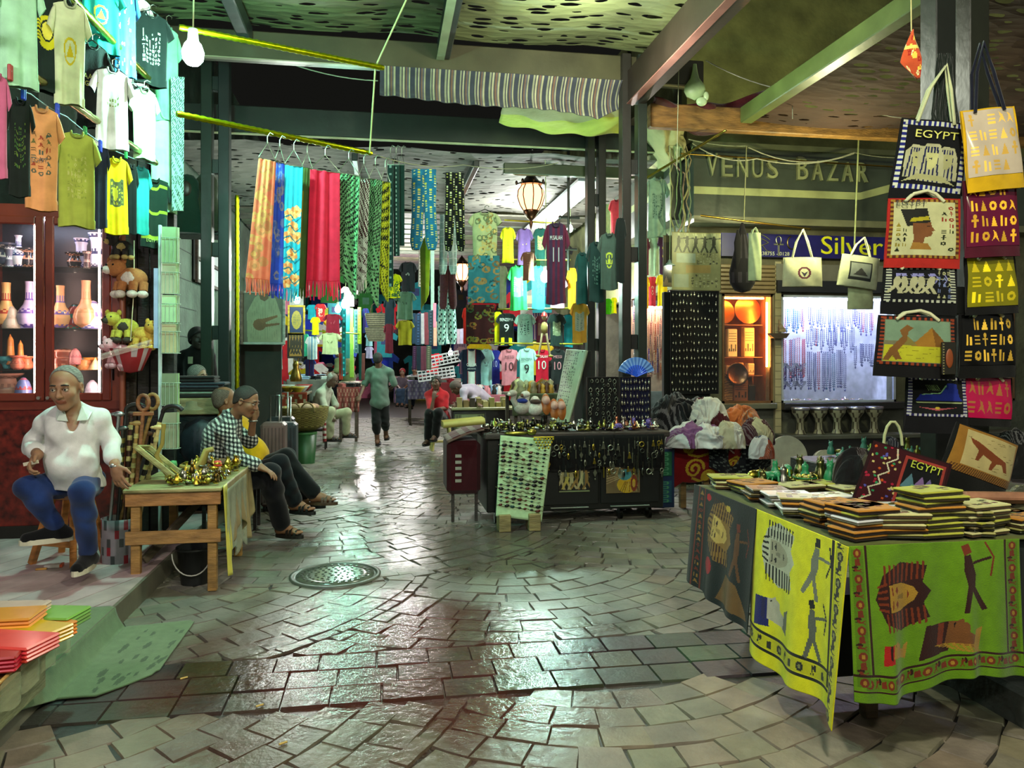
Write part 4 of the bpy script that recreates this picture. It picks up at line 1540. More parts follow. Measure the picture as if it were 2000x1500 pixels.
# ======================= figures: one smooth skin grown over a posed skeleton =======================
def V3(x):
 return np.array(tuple(x),dtype=np.float32)
def p_cap(a,b,ra,rb=None,k=.02):
 return('c',V3(a),V3(b),ra,ra if rb is None else rb,k)
def p_ell(c,r,A=None,k=.02,sub=False):
 return('e',V3(c),V3(r),(np.array(A,dtype=np.float32)if A is not None else np.eye(3,dtype=np.float32)),k,sub)
def p_cut(pt,n,k=.01):
 return('h',V3(pt),V3(n),k)
def grow(prims,h,extra=None):
 los,his=[],[]
 for q in prims:
  if q[0]=='c':
   r=max(q[3],q[4])+.02
   los.append(np.minimum(q[1],q[2])-r)
   his.append(np.maximum(q[1],q[2])+r)
  elif q[0]=='e' and not q[5]:
   r=max(q[2])+.02
   los.append(q[1]-r)
   his.append(q[1]+r)
 lo,hi=np.min(los,0)-2*h,np.max(his,0)+2*h
 n=np.ceil((hi-lo)/h).astype(int)+1
 f=np.full(n,1.0,dtype=np.float32)
 ax=[lo[i]+h*np.arange(n[i],dtype=np.float32)for i in range(3)]
 for q in prims:
  if q[0]=='h':
   X=(ax[0][:,None,None]-q[1][0])*q[2][0]+(ax[1][None,:,None]-q[1][1])*q[2][1]+(ax[2][None,None,:]-q[1][2])*q[2][2]
   f=np.maximum(f,X)
   continue
  k=q[4]if q[0]=='e' else q[5]
  if q[0]=='c':
   r=max(q[3],q[4])+k+3*h
   a,b=np.minimum(q[1],q[2])-r,np.maximum(q[1],q[2])+r
  else:
   r=max(q[2])+k+3*h
   a,b=q[1]-r,q[1]+r
  i0=np.maximum(0,((a-lo)/h).astype(int))
  i1=np.minimum(n,((b-lo)/h).astype(int)+2)
  if np.any(i1<=i0):
   continue
  x=ax[0][i0[0]:i1[0]][:,None,None]
  y=ax[1][i0[1]:i1[1]][None,:,None]
  z=ax[2][i0[2]:i1[2]][None,None,:]
  if q[0]=='c':
   ba=q[2]-q[1]
   L=float(ba@ba)+1e-9
   px,py,pz=x-q[1][0],y-q[1][1],z-q[1][2]
   t=np.clip((px*ba[0]+py*ba[1]+pz*ba[2])/L,0,1)
   d=np.sqrt((px-t*ba[0])**2+(py-t*ba[1])**2+(pz-t*ba[2])**2)-(q[3]+(q[4]-q[3])*t)
  else:
   A=q[3]
   px,py,pz=x-q[1][0],y-q[1][1],z-q[1][2]
   u=[px*A[0][i]+py*A[1][i]+pz*A[2][i]for i in range(3)]
   rr_=q[2]
   k0=np.sqrt((u[0]/rr_[0])**2+(u[1]/rr_[1])**2+(u[2]/rr_[2])**2)
   k1=np.sqrt((u[0]/rr_[0]**2)**2+(u[1]/rr_[1]**2)**2+(u[2]/rr_[2]**2)**2)+1e-6
   d=k0*(k0-1)/k1
  s=f[i0[0]:i1[0],i0[1]:i1[1],i0[2]:i1[2]]
  if q[0]=='e' and q[5]:
   hh=np.clip(.5-.5*(s+d)/k,0,1)
   s[:]=s*(1-hh)-d*hh+k*hh*(1-hh)
  else:
   hh=np.clip(.5+.5*(s-d)/k,0,1)
   s[:]=s*(1-hh)+d*hh-k*hh*(1-hh)
 if extra is not None:
  near=np.argwhere(np.abs(f)<.05)
  P=lo+near*h
  f[near[:,0],near[:,1],near[:,2]]+=extra(P).astype(np.float32)
 ins=f<0
 c=np.zeros(np.array(ins.shape)-1,dtype=np.uint8)
 for i in(0,1):
  for j in(0,1):
   for k_ in(0,1):
    c+=ins[i:ins.shape[0]-1+i,j:ins.shape[1]-1+j,k_:ins.shape[2]-1+k_]
 act=np.argwhere((c>0)&(c<8))
 idx=np.full(c.shape,-1,dtype=np.int32)
 idx[act[:,0],act[:,1],act[:,2]]=np.arange(len(act))
 acc=np.zeros((len(act),3))
 cnt=np.zeros(len(act))
 for e in range(3):
  for i in(0,1):
   for j in(0,1):
    o0=[0,0,0]
    o0[(e+1)%3],o0[(e+2)%3]=i,j
    o1=list(o0)
    o1[e]=1
    v0=f[act[:,0]+o0[0],act[:,1]+o0[1],act[:,2]+o0[2]]
    v1=f[act[:,0]+o1[0],act[:,1]+o1[1],act[:,2]+o1[2]]
    m=(v0<0)!=(v1<0)
    t=np.where(m,v0/np.where(m,v0-v1,1),0)
    p=np.tile(np.array(o0,dtype=float),(len(act),1))
    p[:,e]+=t
    acc[m]+=p[m]
    cnt[m]+=1
 V=lo+(act+acc/cnt[:,None])*h
 quads=[]
 for e in range(3):
  sl0=[slice(None)]*3
  sl1=[slice(None)]*3
  sl0[e],sl1[e]=slice(0,-1),slice(1,None)
  a,b=ins[tuple(sl0)],ins[tuple(sl1)]
  for flip in(0,1):
   g=np.argwhere((a&~b)if flip==0 else(~a&b))
   if not len(g):
    continue
   u,v=(e+1)%3,(e+2)%3
   ok=(g[:,u]>0)&(g[:,v]>0)&(g[:,u]<ins.shape[u]-1)&(g[:,v]<ins.shape[v]-1)
   g=g[ok]
   cs=[]
   for du,dv in((1,1),(0,1),(0,0),(1,0)):
    q=g.copy()
    q[:,u]-=du
    q[:,v]-=dv
    cs.append(idx[q[:,0],q[:,1],q[:,2]])
   Q=np.stack(cs,1)
   if flip:
    Q=Q[:,::-1]
   quads.append(Q)
 return V,np.concatenate(quads)
def skin_obj(name,prims,h,colf,kind,parent,extra=None):
 Vv,Q=grow(prims,h,extra)
 Q=Q[(Q>=0).all(1)]
 me=bpy.data.meshes.new(name)
 org=np.array(parent['_o'])if parent is not None else Vv.mean(0)
 me.vertices.add(len(Vv))
 me.vertices.foreach_set('co',(Vv-org).astype(np.float32).ravel())
 me.loops.add(len(Q)*4)
 me.loops.foreach_set('vertex_index',Q.astype(np.int32).ravel())
 me.polygons.add(len(Q))
 me.polygons.foreach_set('loop_start',np.arange(0,len(Q)*4,4,dtype=np.int32))
 me.polygons.foreach_set('loop_total',np.full(len(Q),4,dtype=np.int32))
 me.polygons.foreach_set('use_smooth',np.ones(len(Q),dtype=bool))
 me.update()
 me.validate()
 cc=Vv[Q].mean(1)
 cols=colf(cc)if callable(colf)else np.tile(np.array(C(colf)),(len(Q),1))
 fill_cols(me,cols)
 me.materials.append(mat(kind))
 o=bpy.data.objects.new(name,me)
 COL.objects.link(o)
 if parent is not None:
  o.parent=parent
 else:
  o.location=org
 o['_o']=tuple(float(x)for x in org)
 return o
def frame(f,up=(0,0,1)):
 f=Vector(f).normalized()
 r=f.cross(Vector(up)).normalized()
 u=r.cross(f)
 return r,f,u
def head_prims(c,f,up,s):
 r,f,u=frame(f,up)
 A=np.array([[r[i],f[i],u[i]]for i in range(3)])
 def W(x,y,z):
  return Vector(c)+(r*x+f*y+u*z)*s
 def E(x,y,z,a,b,d,k=.02,sub=False):
  return p_ell(W(x,y,z),(a*s,b*s,d*s),A,k*s,sub)
 P=[E(0,-.014,.034,.077,.098,.086),E(0,.024,-.045,.056,.066,.070,.03),E(0,.062,-.1,.024,.02,.018,.03),p_cap(W(-.036,.079,.026),W(.036,.079,.026),.011*s,k=.016*s),p_cap(W(0,.086,.014),W(0,.108,-.026),.008*s,.0135*s,.012*s),E(.012,.099,-.029,.009,.009,.008,.006),E(-.012,.099,-.029,.009,.009,.008,.006),E(.04,.058,-.022,.024,.022,.024,.03),E(-.04,.058,-.022,.024,.022,.024,.03),E(0,.086,-.058,.025,.009,.0065,.007),E(0,.083,-.068,.021,.010,.0065,.005),E(.032,.094,.008,.017,.013,.0115,.012,True),E(-.032,.094,.008,.017,.013,.0115,.012,True),E(.079,-.008,-.004,.009,.019,.032,.008),E(-.079,-.008,-.004,.009,.019,.032,.008),E(.085,-.006,.0,.007,.010,.018,.004,True),E(-.085,-.006,.0,.007,.010,.018,.004,True)]
 return P,W,A,(r,f,u)
def hand_prims(w,d,n,s=1.0,curl=25,side=1,point=False,spread=1.0):
 """w wrist, d along the hand, n out of the back of the hand; side +1: thumb toward d x n"""
 d=Vector(d).normalized()
 n=Vector(n)
 n=(n-d*n.dot(d)).normalized()
 a=d.cross(n)*side
 w=Vector(w)
 A=np.array([[a[i],d[i],n[i]]for i in range(3)])
 P=[p_ell(w+d*.05*s,(.041*s,.052*s,.0165*s),A,.012),p_cap(w,w+d*.03*s,.025*s,.022*s,.02)]
 tips=[]
 for i,(off,L)in enumerate(((.031,.072),(.0105,.08),(-.0105,.074),(-.03,.058))):
  base=w+(d*(.088-.004*abs(i-1))+a*off)*s
  ang=0
  c_=curl*(1+.12*i)
  if point and i==0:
   c_=5
  elif point:
   c_=curl+22
  p=base
  for q,(fr,rr_)in enumerate(((.45,.0092),(.32,.0083),(.23,.0074))):
   ang+=R(c_)
   dr=(d*math.cos(ang)-n*math.sin(ang))+a*(.10*spread*(1.5-i))*.5
   p2=p+dr.normalized()*L*fr*s
   P.append(p_cap(p,p2,rr_*s,(rr_-.0006)*s,.003))
   p=p2
  tips.append(p)
 b=w+(d*.022+a*.03)*s
 m1=b+(d*.6+a*.75-n*.25).normalized()*.036*s
 m2=m1+(d*.85+a*.35-n*.35).normalized()*.034*s
 P+=[p_cap(b,m1,.0125*s,.0105*s,.012),p_cap(m1,m2,.0105*s,.0085*s,.004)]
 return P,tips
def foot_prims(an,dr,L,s=1.0):
 dr=Vector(dr).normalized()
 an=Vector(an)
 dn=Vector((0,0,-1))
 heel=an-dr*.045*s+dn*.055*s
 ball=an+dr*(L-.1)*s+dn*.062*s
 toe=an+dr*(L-.045)*s+dn*.068*s
 return heel,ball,toe
class Fig:
 def __init__(s,label,J,face_dir,h=.008,head_s=1.0,skin='8a6248',group=None,tilt=(0,0,1),bulk=1.0,name='person',cat='person'):
  s.J={k:(at(*v)if isinstance(v,tuple)else v)for k,v in J.items()}
  g=min((p.z for p in s.J.values()))
  b=s.J['pelvis']
  s.t=thing(name,label,cat,(b.x,b.y,g),group)
  s.h,s.hs,s.skin,s.fd,s.tilt,s.bulk=h,head_s,C(skin),face_dir,tilt,bulk
  s.P=[]
  s.hd=None
 def torso(s,inf=0.0,sh=True,k=.05):
  J,B=s.J,s.bulk
  ax=(J['neck']-J['pelvis']).normalized()
  sl=(J['shR']-J['shL'])
  r=(sl-ax*sl.dot(ax)).normalized()
  f=ax.cross(r).normalized()
  A=np.array([[r[i],f[i],ax[i]]for i in range(3)])
  hw=max(.13,sl.length/2)
  P=[p_ell(J['chest'],(hw*.88+inf,.115*B+inf,.17+inf),A,k),p_ell(J['belly'],(hw*.80*B+inf,.125*B+inf,.15+inf),A,k),p_ell(J['pelvis'],(.165*B+inf,.13*B+inf,.12+inf),A,k),p_cap(J['chest'],J['pelvis'],.115*B+inf,.115*B+inf,k),p_cap(J['shL'].lerp(J['neck'],.06),J['shR'].lerp(J['neck'],.06),.058+inf,k=k),p_cap(J['neck']-ax*.04,J['neck']+ax*.0,.075+inf,.062+inf,.04)]
  P+=[p_cap(J['shL'],J['neck']+ax*.02,.05+inf,.045+inf,.03),p_cap(J['shR'],J['neck']+ax*.02,.05+inf,.045+inf,.03)]
  return P
 def arm(s,q,r0=.047,r1=.037,r2=.026,inf=0,upto=2.0):
  J=s.J
  sh,el,wr=J['sh'+q],J['el'+q],J['wr'+q]
  P=[p_cap(sh,el if upto>=1 else sh.lerp(el,upto),r0+inf,(r1 if upto>=1 else r0-(r0-r1)*upto)+inf+(.006 if inf else 0),.03)]
  if upto>1:
   e=el.lerp(wr,upto-1)
   P+=[p_cap(el,e,r1+inf,r1+(r2-r1)*(upto-1)+inf+(.004 if inf else 0),.02)]
  return P
 def leg(s,q,r0=.082,r1=.056,r2=.038,inf=0,upto=2.0,flare=0):
  J=s.J
  hp,kn,an=J['hip'+q],J['kn'+q],J['an'+q]
  P=[p_cap(hp,kn,r0+inf,r1+inf,.04)]
  if upto>1:
   calf=kn.lerp(an,.3)+(kn-hp).normalized()*-.01
   e=kn.lerp(an,upto-1)
   P+=[p_cap(kn,calf,r1*.95+inf,r1*.98+inf,.03),p_cap(calf,e,r1*.95+inf,r2+inf+flare,.03)]
  return P
 def head(s,extra_neck=True):
  P,W,A,fr=head_prims(s.J['head'],s.fd,s.tilt,s.hs)
  s.W,s.A,s.fr=W,A,fr
  s.P+=P
  s.P+=[p_cap(s.J['neck'],W(0,-.02,-.05),.052*s.hs,.05*s.hs,.03)]
 def body(s,colf=None):
  W=s.W
  lips=V3(W(0,.088,-.062))
  sk=np.array(s.skin)
  def cf(P):
   c=np.tile(sk,(len(P),1))
   q=(P-lips)@s.A
   m=(np.abs(q[:,0])<.026*s.hs)&(np.abs(q[:,2])<.011*s.hs)&(q[:,1]>-.02)
   c[m]=sk*(.86,.66,.62)
   if colf:
    c=colf(P,c)
   return c
  s.bo=skin_obj('body',s.P,s.h,cf,'skin',s.t)
  return s.bo
 def eyes(s,open_=.6,brow='2a221c'):
  for sx in(-1,1):
   m=MB()
   c=s.W(.032*sx,.0815,.008)
   m.ell(c,.0125*s.hs,(.82,.78,.70),12,8)
   r,f,u=s.fr
   m.ell(c+f*.0075*s.hs,.0068*s.hs,(.10,.06,.04),10,6)
   m.build('eye','gloss',s.t)
   m=MB()
   A=s.W
   m.tube([A(sx*.014,.092,.033),A(sx*.03,.094,.036),A(sx*.05,.08,.029)],[.0035*s.hs,.0045*s.hs,.003*s.hs],6,brow)
   m.build('eyebrow','hair',s.t)
   m=MB()
   m.tube([A(sx*.015,.088,.012),A(sx*.032,.0955,.0195),A(sx*.049,.083,.012)],.0028*s.hs,6,tuple(x*.75 for x in s.skin))
   m.build('eyelid','skin',s.t)
 def hair(s,col,th=.008,bald=0,back=0.0,low=-.03,fringe=.075):
  r,f,u=s.fr
  def E(x,y,z,a,b,d,k=.02,sub=False):
   return p_ell(s.W(x,y,z),(a*s.hs,b*s.hs,d*s.hs),s.A,k*s.hs,sub)
  P=[E(0,-.014,.034,.077+th,.098+th,.086+th),E(0,-.05,-.02,.062+th,.05+th,.06)]
  n=(f*.93-u*.36).normalized()
  P.append(p_cut(s.W(0,fringe-.012,.06),n))
  P.append(p_cut(s.W(0,-.02,low),(f*.62-u*.78).normalized()))
  P.append(p_cut(s.W(0,0,-.075),-u))
  if bald:
   P.append(E(0,.02,.11,.055*bald,.085*bald,.05*bald,.004,True))
  c0=np.array(C(col))
  return skin_obj('hair',P,max(.004,s.h*.8),lambda p:np.clip(c0*(1+.12*np.sin(p[:,0:1]*260)*np.sin(p[:,2:3]*300)),0,1),'hair',s.t)
def toCam(p):
 return(Vector((0,0,p.z))-p).normalized()
CR=Vector((CP,-SP,0))
CF=Vector((SP,CP,0))
def folds(A=.006,sc_=1.0,seed=0):
 def f(P):
  x,y,z=P[:,0]*sc_,P[:,1]*sc_,P[:,2]*sc_
  a=np.sin(z*38+3*np.sin(x*11+seed)+2.2*np.sin(y*13))*np.sin(x*9+seed*2+z*4)
  b=np.sin((x+z)*29+2*np.sin(z*17+seed))
  return A*(a*.7+b*.45)
 return f
def white_shirt_man():
 J=dict(head=(129,757,5.02),neck=(141,803,5.12),chest=(142,850,5.12),belly=(140,905,5.08),pelvis=(148,940,5.2),shL=(88,826,5.16),elL=(60,872,5.22),wrL=(74,888,4.93),shR=(196,822,5.16),elR=(217,866,5.2),wrR=(224,908,5.06),hipL=(122,945,5.2),knL=(52,952,4.92),anL=(112,1032,5.06),hipR=(172,945,5.2),knR=(160,962,4.84),anR=(173,1084,5.06))
 hp=at(*J['head'])
 fd=toCam(hp)*.9-CR*.34+Vector((0,0,-.16))
 s=Fig('grey-haired person in a white shirt and jeans seated on the wooden stool',J,fd,.0058,1.17,'9a7253',bulk=1.04,tilt=(-.03,0,1))
 J=s.J
 s.head()
 s.P+=s.torso(-.008)
 for q in 'LR':
  s.P+=s.arm(q,.05,.041,.029)
  s.P+=s.leg(q,.08,.056,.04)
 hL,tL=hand_prims(J['wrL'],-CF*.55+Vector((0,0,-.62))-CR*.15,-CF*.2+CR*-.8+Vector((0,0,.4)),1.12,38,-1)
 hR,tR=hand_prims(J['wrR'],CR*.30+Vector((0,0,-.95))-CF*.1,-CF*.9-CR*.2,1.12,16,-1,point=False,spread=1.8)
 s.P+=hL+hR
 s.body()
 s.eyes()
 s.hair('77746c',.004,fringe=.036,low=.008)
 hemz=J['pelvis'].z-.03
 def shirt_col(P):
  c=np.tile(np.array((.86,.86,.84)),(len(P),1))
  return c
 T=s.torso(.014,k=.045)
 T+=[p_cap(J['belly'],J['pelvis']+Vector((0,0,-.02)),.135,.15,.04),p_cap(J['hipL'].lerp(J['knL'],.12),J['hipR'].lerp(J['knR'],.12),.10,k=.05)]
 T+=s.arm('L',.05,.049,.048,.006,1.62)+s.arm('R',.05,.048,.046,.006,1.66)
 nk=J['neck']
 T+=[p_ell(nk+toCam(nk)*.13+Vector((0,0,-.005)),(.045,.07,.12),None,.015,True),p_ell(s.W(0,0,-.10),(.07,.085,.075),None,.012,True),p_cut((0,0,J['pelvis'].z-.035),(0,0,-1))]
 skin_obj('shirt',T,.0062,shirt_col,'cloth',s.t,folds(.011,.75))
 m=MB()
 tc=toCam(nk)
 for sx in(-1,1):
  a=nk-tc*.03+CR*sx*.085+Vector((0,0,.045))
  b=nk+tc*.10+CR*sx*.062+Vector((0,0,.035))
  c=nk+tc*.145+CR*sx*.10+Vector((0,0,-.05))
  d=nk+tc*.02+CR*sx*.135+Vector((0,0,-.0))
  e=nk+tc*.15+CR*sx*.03+Vector((0,0,-.055))
  n_=(b-a).cross(d-a).normalized()*.005
  pts=[a,b,e,c,d]
  m.add(pts+[p+n_ for p in pts],[(0,1,2,3,4),(9,8,7,6,5),(0,5,6,1),(1,6,7,2),(2,7,8,3),(3,8,9,4),(4,9,5,0)],(.84,.90,.84))
 m.build('collar','cloth',s.t)
 m=MB()
 for k in range(5):
  p=J['neck'].lerp(J['pelvis'],.28+k*.15)
  p=p+toCam(p)*(.155+.035*math.sin(k*.8))-CR*.02
  m.ell(p,(.006,.004,.006),(.92,.92,.9),8,4)
 m.build('buttons','satin',s.t,k='stuff')
 Tj=[p_ell(J['pelvis'],(.185,.15,.12),None,.05)]+s.leg('L',.088,.066,.05,.005,1.93)+s.leg('R',.088,.066,.052,.005,1.9)
 def jean(P):
  c=np.array((.13,.21,.40))
  k=1+.25*np.sin(P[:,0:1]*31)*np.sin(P[:,2:3]*19)
  return np.clip(c*k,0,1)
 skin_obj('jeans',Tj,.007,jean,'cloth',s.t,folds(.006,1.1,2))
 for q,L,dd in(('L',.25,-CF*.55-CR*.85),('R',.25,-CF*.9+CR*.1)):
  an=J['an'+q]
  dd=dd.normalized()
  z0=an.z-.075
  he=an-dd*.05
  to=an+dd*.17
  Ps=[p_cap(Vector((he.x,he.y,z0+.035)),Vector((to.x,to.y,z0+.028)),.043,.038,.03),p_cap(an+Vector((0,0,-.01)),Vector((he.x,he.y,z0+.05))+dd*.03,.047,.048,.03),p_cap(an,Vector((to.x,to.y,z0+.03))-dd*.05,.04,.035,.03),p_cut((0,0,z0+.012),(0,0,-1))]
  sh=skin_obj('sneaker',Ps,.006,(.05,.055,.06),'cloth',s.t)
  m=MB()
  pts=[]
  rr_=Vector((dd.y,-dd.x,0))
  for k in range(20):
   a=2*PI*k/20
   u_,v_=math.cos(a),math.sin(a)
   c_=(he+to)/2
   pts.append(c_+dd*u_*.155+rr_*v_*(.046+.006*u_))
  m.add([Vector((p.x,p.y,z0-.012))for p in pts]+[Vector((p.x,p.y,z0+.022))for p in pts],[tuple(range(20))[::-1],tuple(range(20,40))]+[(k,(k+1)%20,20+(k+1)%20,20+k)for k in range(20)],(.80,.78,.68))
  m.build('sole','matte',sh)
  m=MB()
  for k in range(4):
   c_=an+dd*(.045+k*.022)+Vector((0,0,.0-k*.012))
   m.tube([c_-rr_*.028,c_+dd*.008+Vector((0,0,.012)),c_+rr_*.028],.003,5,(.55,.55,.52))
  m.build('laces','matte',sh)
 m=MB()
 w_=J['wrR']
 m.tube([w_+Vector((.031*math.cos(a),.031*math.sin(a),.006*math.sin(a)))for a in[k*PI/8 for k in range(16)]],.006,6,(.75,.76,.74),closed=True)
 m.ell(w_-CF*.032+Vector((0,0,0)),(.014,.006,.014),(.8,.82,.8),10,6)
 m.build('wristwatch','metal',s.t)
 m=MB()
 c_=J['wrL']+Vector((0,0,-.045))-CF*.075
 m.box(-.045,-.004,-.010,.05,.004,.012,(.85,.82,.72),M=Matrix.Translation(c_)@Matrix.Rotation(R(-12),4,'Y')@Matrix.Rotation(-PSI,4,'Z'))
 tag(m.build('paper_slip','matte'),'small folded paper slip in the hand of the white-shirted seller','paper')
white_shirt_man()
def sandal(parent,an,dd,z0,col=(.10,.09,.07),L=.27):
 dd=Vector(dd).normalized()
 rr_=Vector((dd.y,-dd.x,0))
 c=an+dd*.065
 m=MB()
 n=20
 pts=[]
 for k in range(n):
  a=2*PI*k/n
  pts.append(c+dd*math.cos(a)*L/2+rr_*math.sin(a)*(.047+.008*math.cos(a)))
 m.add([Vector((p.x,p.y,z0))for p in pts]+[Vector((p.x,p.y,z0+.028))for p in pts],[tuple(range(n))[::-1],tuple(range(n,2*n))]+[(k,(k+1)%n,n+(k+1)%n,n+k)for k in range(n)],col)
 o=m.build('sandal','leather',parent)
 m=MB()
 for t,h_ in((.03,.07),(.075,.055),(.0,.08)):
  b=c+dd*t
  vs=[]
  for e in(-.012,.012):
   for k in range(9):
    a=PI*k/8
    vs.append(Vector((b.x,b.y,z0+.02))+dd*e+rr_*.05*math.cos(a)+Vector((0,0,h_*math.sin(a))))
  m.add(vs,[(k,k+1,9+k+1,9+k)for k in range(8)],col)
 m.build('strap','leather',o)
 return o
def bare_foot(an,dd,z0):
 dd=Vector(dd).normalized()
 rr_=Vector((dd.y,-dd.x,0))
 he=Vector((an.x,an.y,z0+.035))-dd*.035
 ball=Vector((an.x,an.y,z0+.028))+dd*.12
 P=[p_cap(he,ball,.032,.03,.02),p_cap(an,Vector((an.x,an.y,z0+.05))+dd*.06,.038,.032,.03),p_cap(an,he,.037,.033,.02)]
 for k in range(5):
  o=(k-2)*.016
  t=ball+rr_*o+dd*(.05-.006*abs(k-1))+Vector((0,0,-.006))
  P.append(p_cap(ball+rr_*o*.8,t,.012,.0105 if k else .013,.006))
 return P
def seated_group():
 J=dict(head=(481,784,6.42),neck=(452,818,6.5),chest=(432,856,6.5),belly=(426,905,6.5),pelvis=(432,942,6.55),shR=(440,842,6.32),elR=(466,895,6.3),wrR=(508,912,6.25),shL=(452,836,6.7),elL=(489,862,6.72),wrL=(494,822,6.62),hipR=(448,948,6.45),knR=(528,925,6.4),anR=(552,1030,6.6),hipL=(452,938,6.68),knL=(548,905,6.72),anL=(578,984,6.8))
 fd=CR*.93-CF*.12+Vector((0,0,-.36))
 s=Fig('person in a chequered shirt seated behind the brass trinket table',J,fd,.0065,1.03,'8f6a4c',bulk=1.05,tilt=(.1,0,1))
 J=s.J
 s.head()
 s.P+=s.torso(-.006)
 for q in 'LR':
  s.P+=s.arm(q,.048,.038,.027)+s.leg(q,.08,.055,.036)
 a,_=hand_prims(J['wrR'],CR*.9+Vector((0,0,-.45)),Vector((.2,0,.9)),1.05,14,-1)
 b,_=hand_prims(J['wrL'],CR*.25+Vector((0,0,.95)),CR*.9-CF*.3,1.05,42,1)
 s.P+=a+b
 zR,zL=J['anR'].z-.085,J['anL'].z-.085
 dR,dL_=CR*.95-CF*.25,CR*.9-CF*.3
 s.P+=bare_foot(J['anR'],dR,zR+.026)+bare_foot(J['anL'],dL_,zL+.026)
 s.body()
 s.eyes()
 s.hair('2c2923',.005,fringe=.06,low=-.005)
 r_,f_,u_=frame(CR,(0,0,1))
 def chk(P):
  u=P[:,0]*CP-P[:,1]*SP
  v=P[:,2]+.25*u
  w=P[:,0]*SP+P[:,1]*CP
  a=(np.sin((u+.5*w)*2*PI/.034)>.05)
  b=(np.sin(v*2*PI/.034)>.05)
  k=a.astype(int)+b.astype(int)
  pal=np.array([(.80,.82,.78),(.34,.37,.36),(.04,.05,.05)])
  return pal[k]
 T=s.torso(.02,k=.06)+s.arm('R',.062,.052,.045,.008,1.75)+s.arm('L',.062,.05,.042,.006,1.15)
 T+=[p_ell(s.W(0,.02,-.11),(.08,.085,.06),None,.015,True)]
 skin_obj('shirt',T,.0062,chk,'cloth',s.t,folds(.004,1,3))
 m=MB()
 nk=J['neck']
 m.tube([nk+CR*.06*math.cos(t)+CF*.075*math.sin(t)+Vector((0,0,.035-.03*math.cos(t)))for t in[k*PI/8 for k in range(16)]],.014,6,(.35,.38,.36),closed=True)
 m.build('collar','cloth',s.t)
 Tj=[p_ell(J['pelvis'],(.17,.15,.12),None,.05)]+s.leg('R',.098,.082,.06,.004,1.9,.012)+s.leg('L',.09,.075,.055,.004,1.9,.01)
 skin_obj('trousers',Tj,.008,(.045,.06,.08),'cloth',s.t,folds(.006,1,5))
 sandal(s.t,J['anR'],dR,zR)
 sandal(s.t,J['anL'],dL_,zL,(.05,.08,.06))
 m=MB()
 w_=J['wrL']
 m.tube([w_+Vector((.034*math.cos(t),.034*math.sin(t),0))for t in[k*PI/8 for k in range(16)]],.007,6,(.7,.72,.7),closed=True)
 m.build('wristwatch','metal',s.t)
 m=MB()
 for k in range(3):
  m.tube([s.W(.083,-.03,.005+k*.001),s.W(.086,.04,.012),s.W(.05,.1,.02)],.002,5,(.08,.08,.08))
 m.build('spectacles','gloss',s.t)
 J=dict(head=(440,782,7.15),neck=(446,815,7.2),chest=(462,850,7.2),belly=(480,888,7.15),pelvis=(478,925,7.25),shR=(448,838,7.05),elR=(452,890,7.05),wrR=(500,905,6.98),shL=(470,835,7.4),elL=(492,880,7.45),wrL=(520,892,7.3),hipR=(490,925,7.15),knR=(556,893,7.1),anR=(618,968,7.15),hipL=(492,922,7.35),knL=(560,890,7.4),anL=(596,975,7.42))
 s=Fig('balding person in a yellow polo shirt sitting behind the chequered shirt',J,CR*.8+CF*.5,.009,1.05,'866245',bulk=1.12)
 J=s.J
 s.head()
 s.P+=s.torso(-.006)
 for q in 'LR':
  s.P+=s.arm(q)+s.leg(q)
  a,_=hand_prims(J['wr'+q],CR*.9+Vector((0,0,-.3)),Vector((0,0,1)),1.05,16,1 if q=='L' else-1)
  s.P+=a
 zR,zL=J['anR'].z-.085,J['anL'].z-.085
 s.P+=bare_foot(J['anR'],CR,zR+.026)+bare_foot(J['anL'],CR,zL+.026)
 s.body()
 s.eyes()
 s.hair('5a5346',.006,bald=1.1,fringe=.03)
 T=s.torso(.025,k=.06)+s.arm('R',.06,.052,.045,.01,.95)+s.arm('L',.06,.052,.045,.01,.95)+[p_ell(J['belly']+CR*.06,(.15,.14,.15),None,.06)]
 skin_obj('polo_shirt',T,.009,(.80,.62,.06),'cloth',s.t,folds(.004,1,1))
 Tj=[p_ell(J['pelvis'],(.17,.15,.12),None,.05)]+s.leg('R',.095,.078,.06,.004,1.88,.012)+s.leg('L',.09,.075,.055,.004,1.88,.01)
 skin_obj('trousers',Tj,.010,(.03,.04,.05),'cloth',s.t,folds(.006,1,8))
 sandal(s.t,J['anR'],CR,zR,(.28,.22,.14))
 sandal(s.t,J['anL'],CR,zL,(.06,.07,.05))
seated_group()
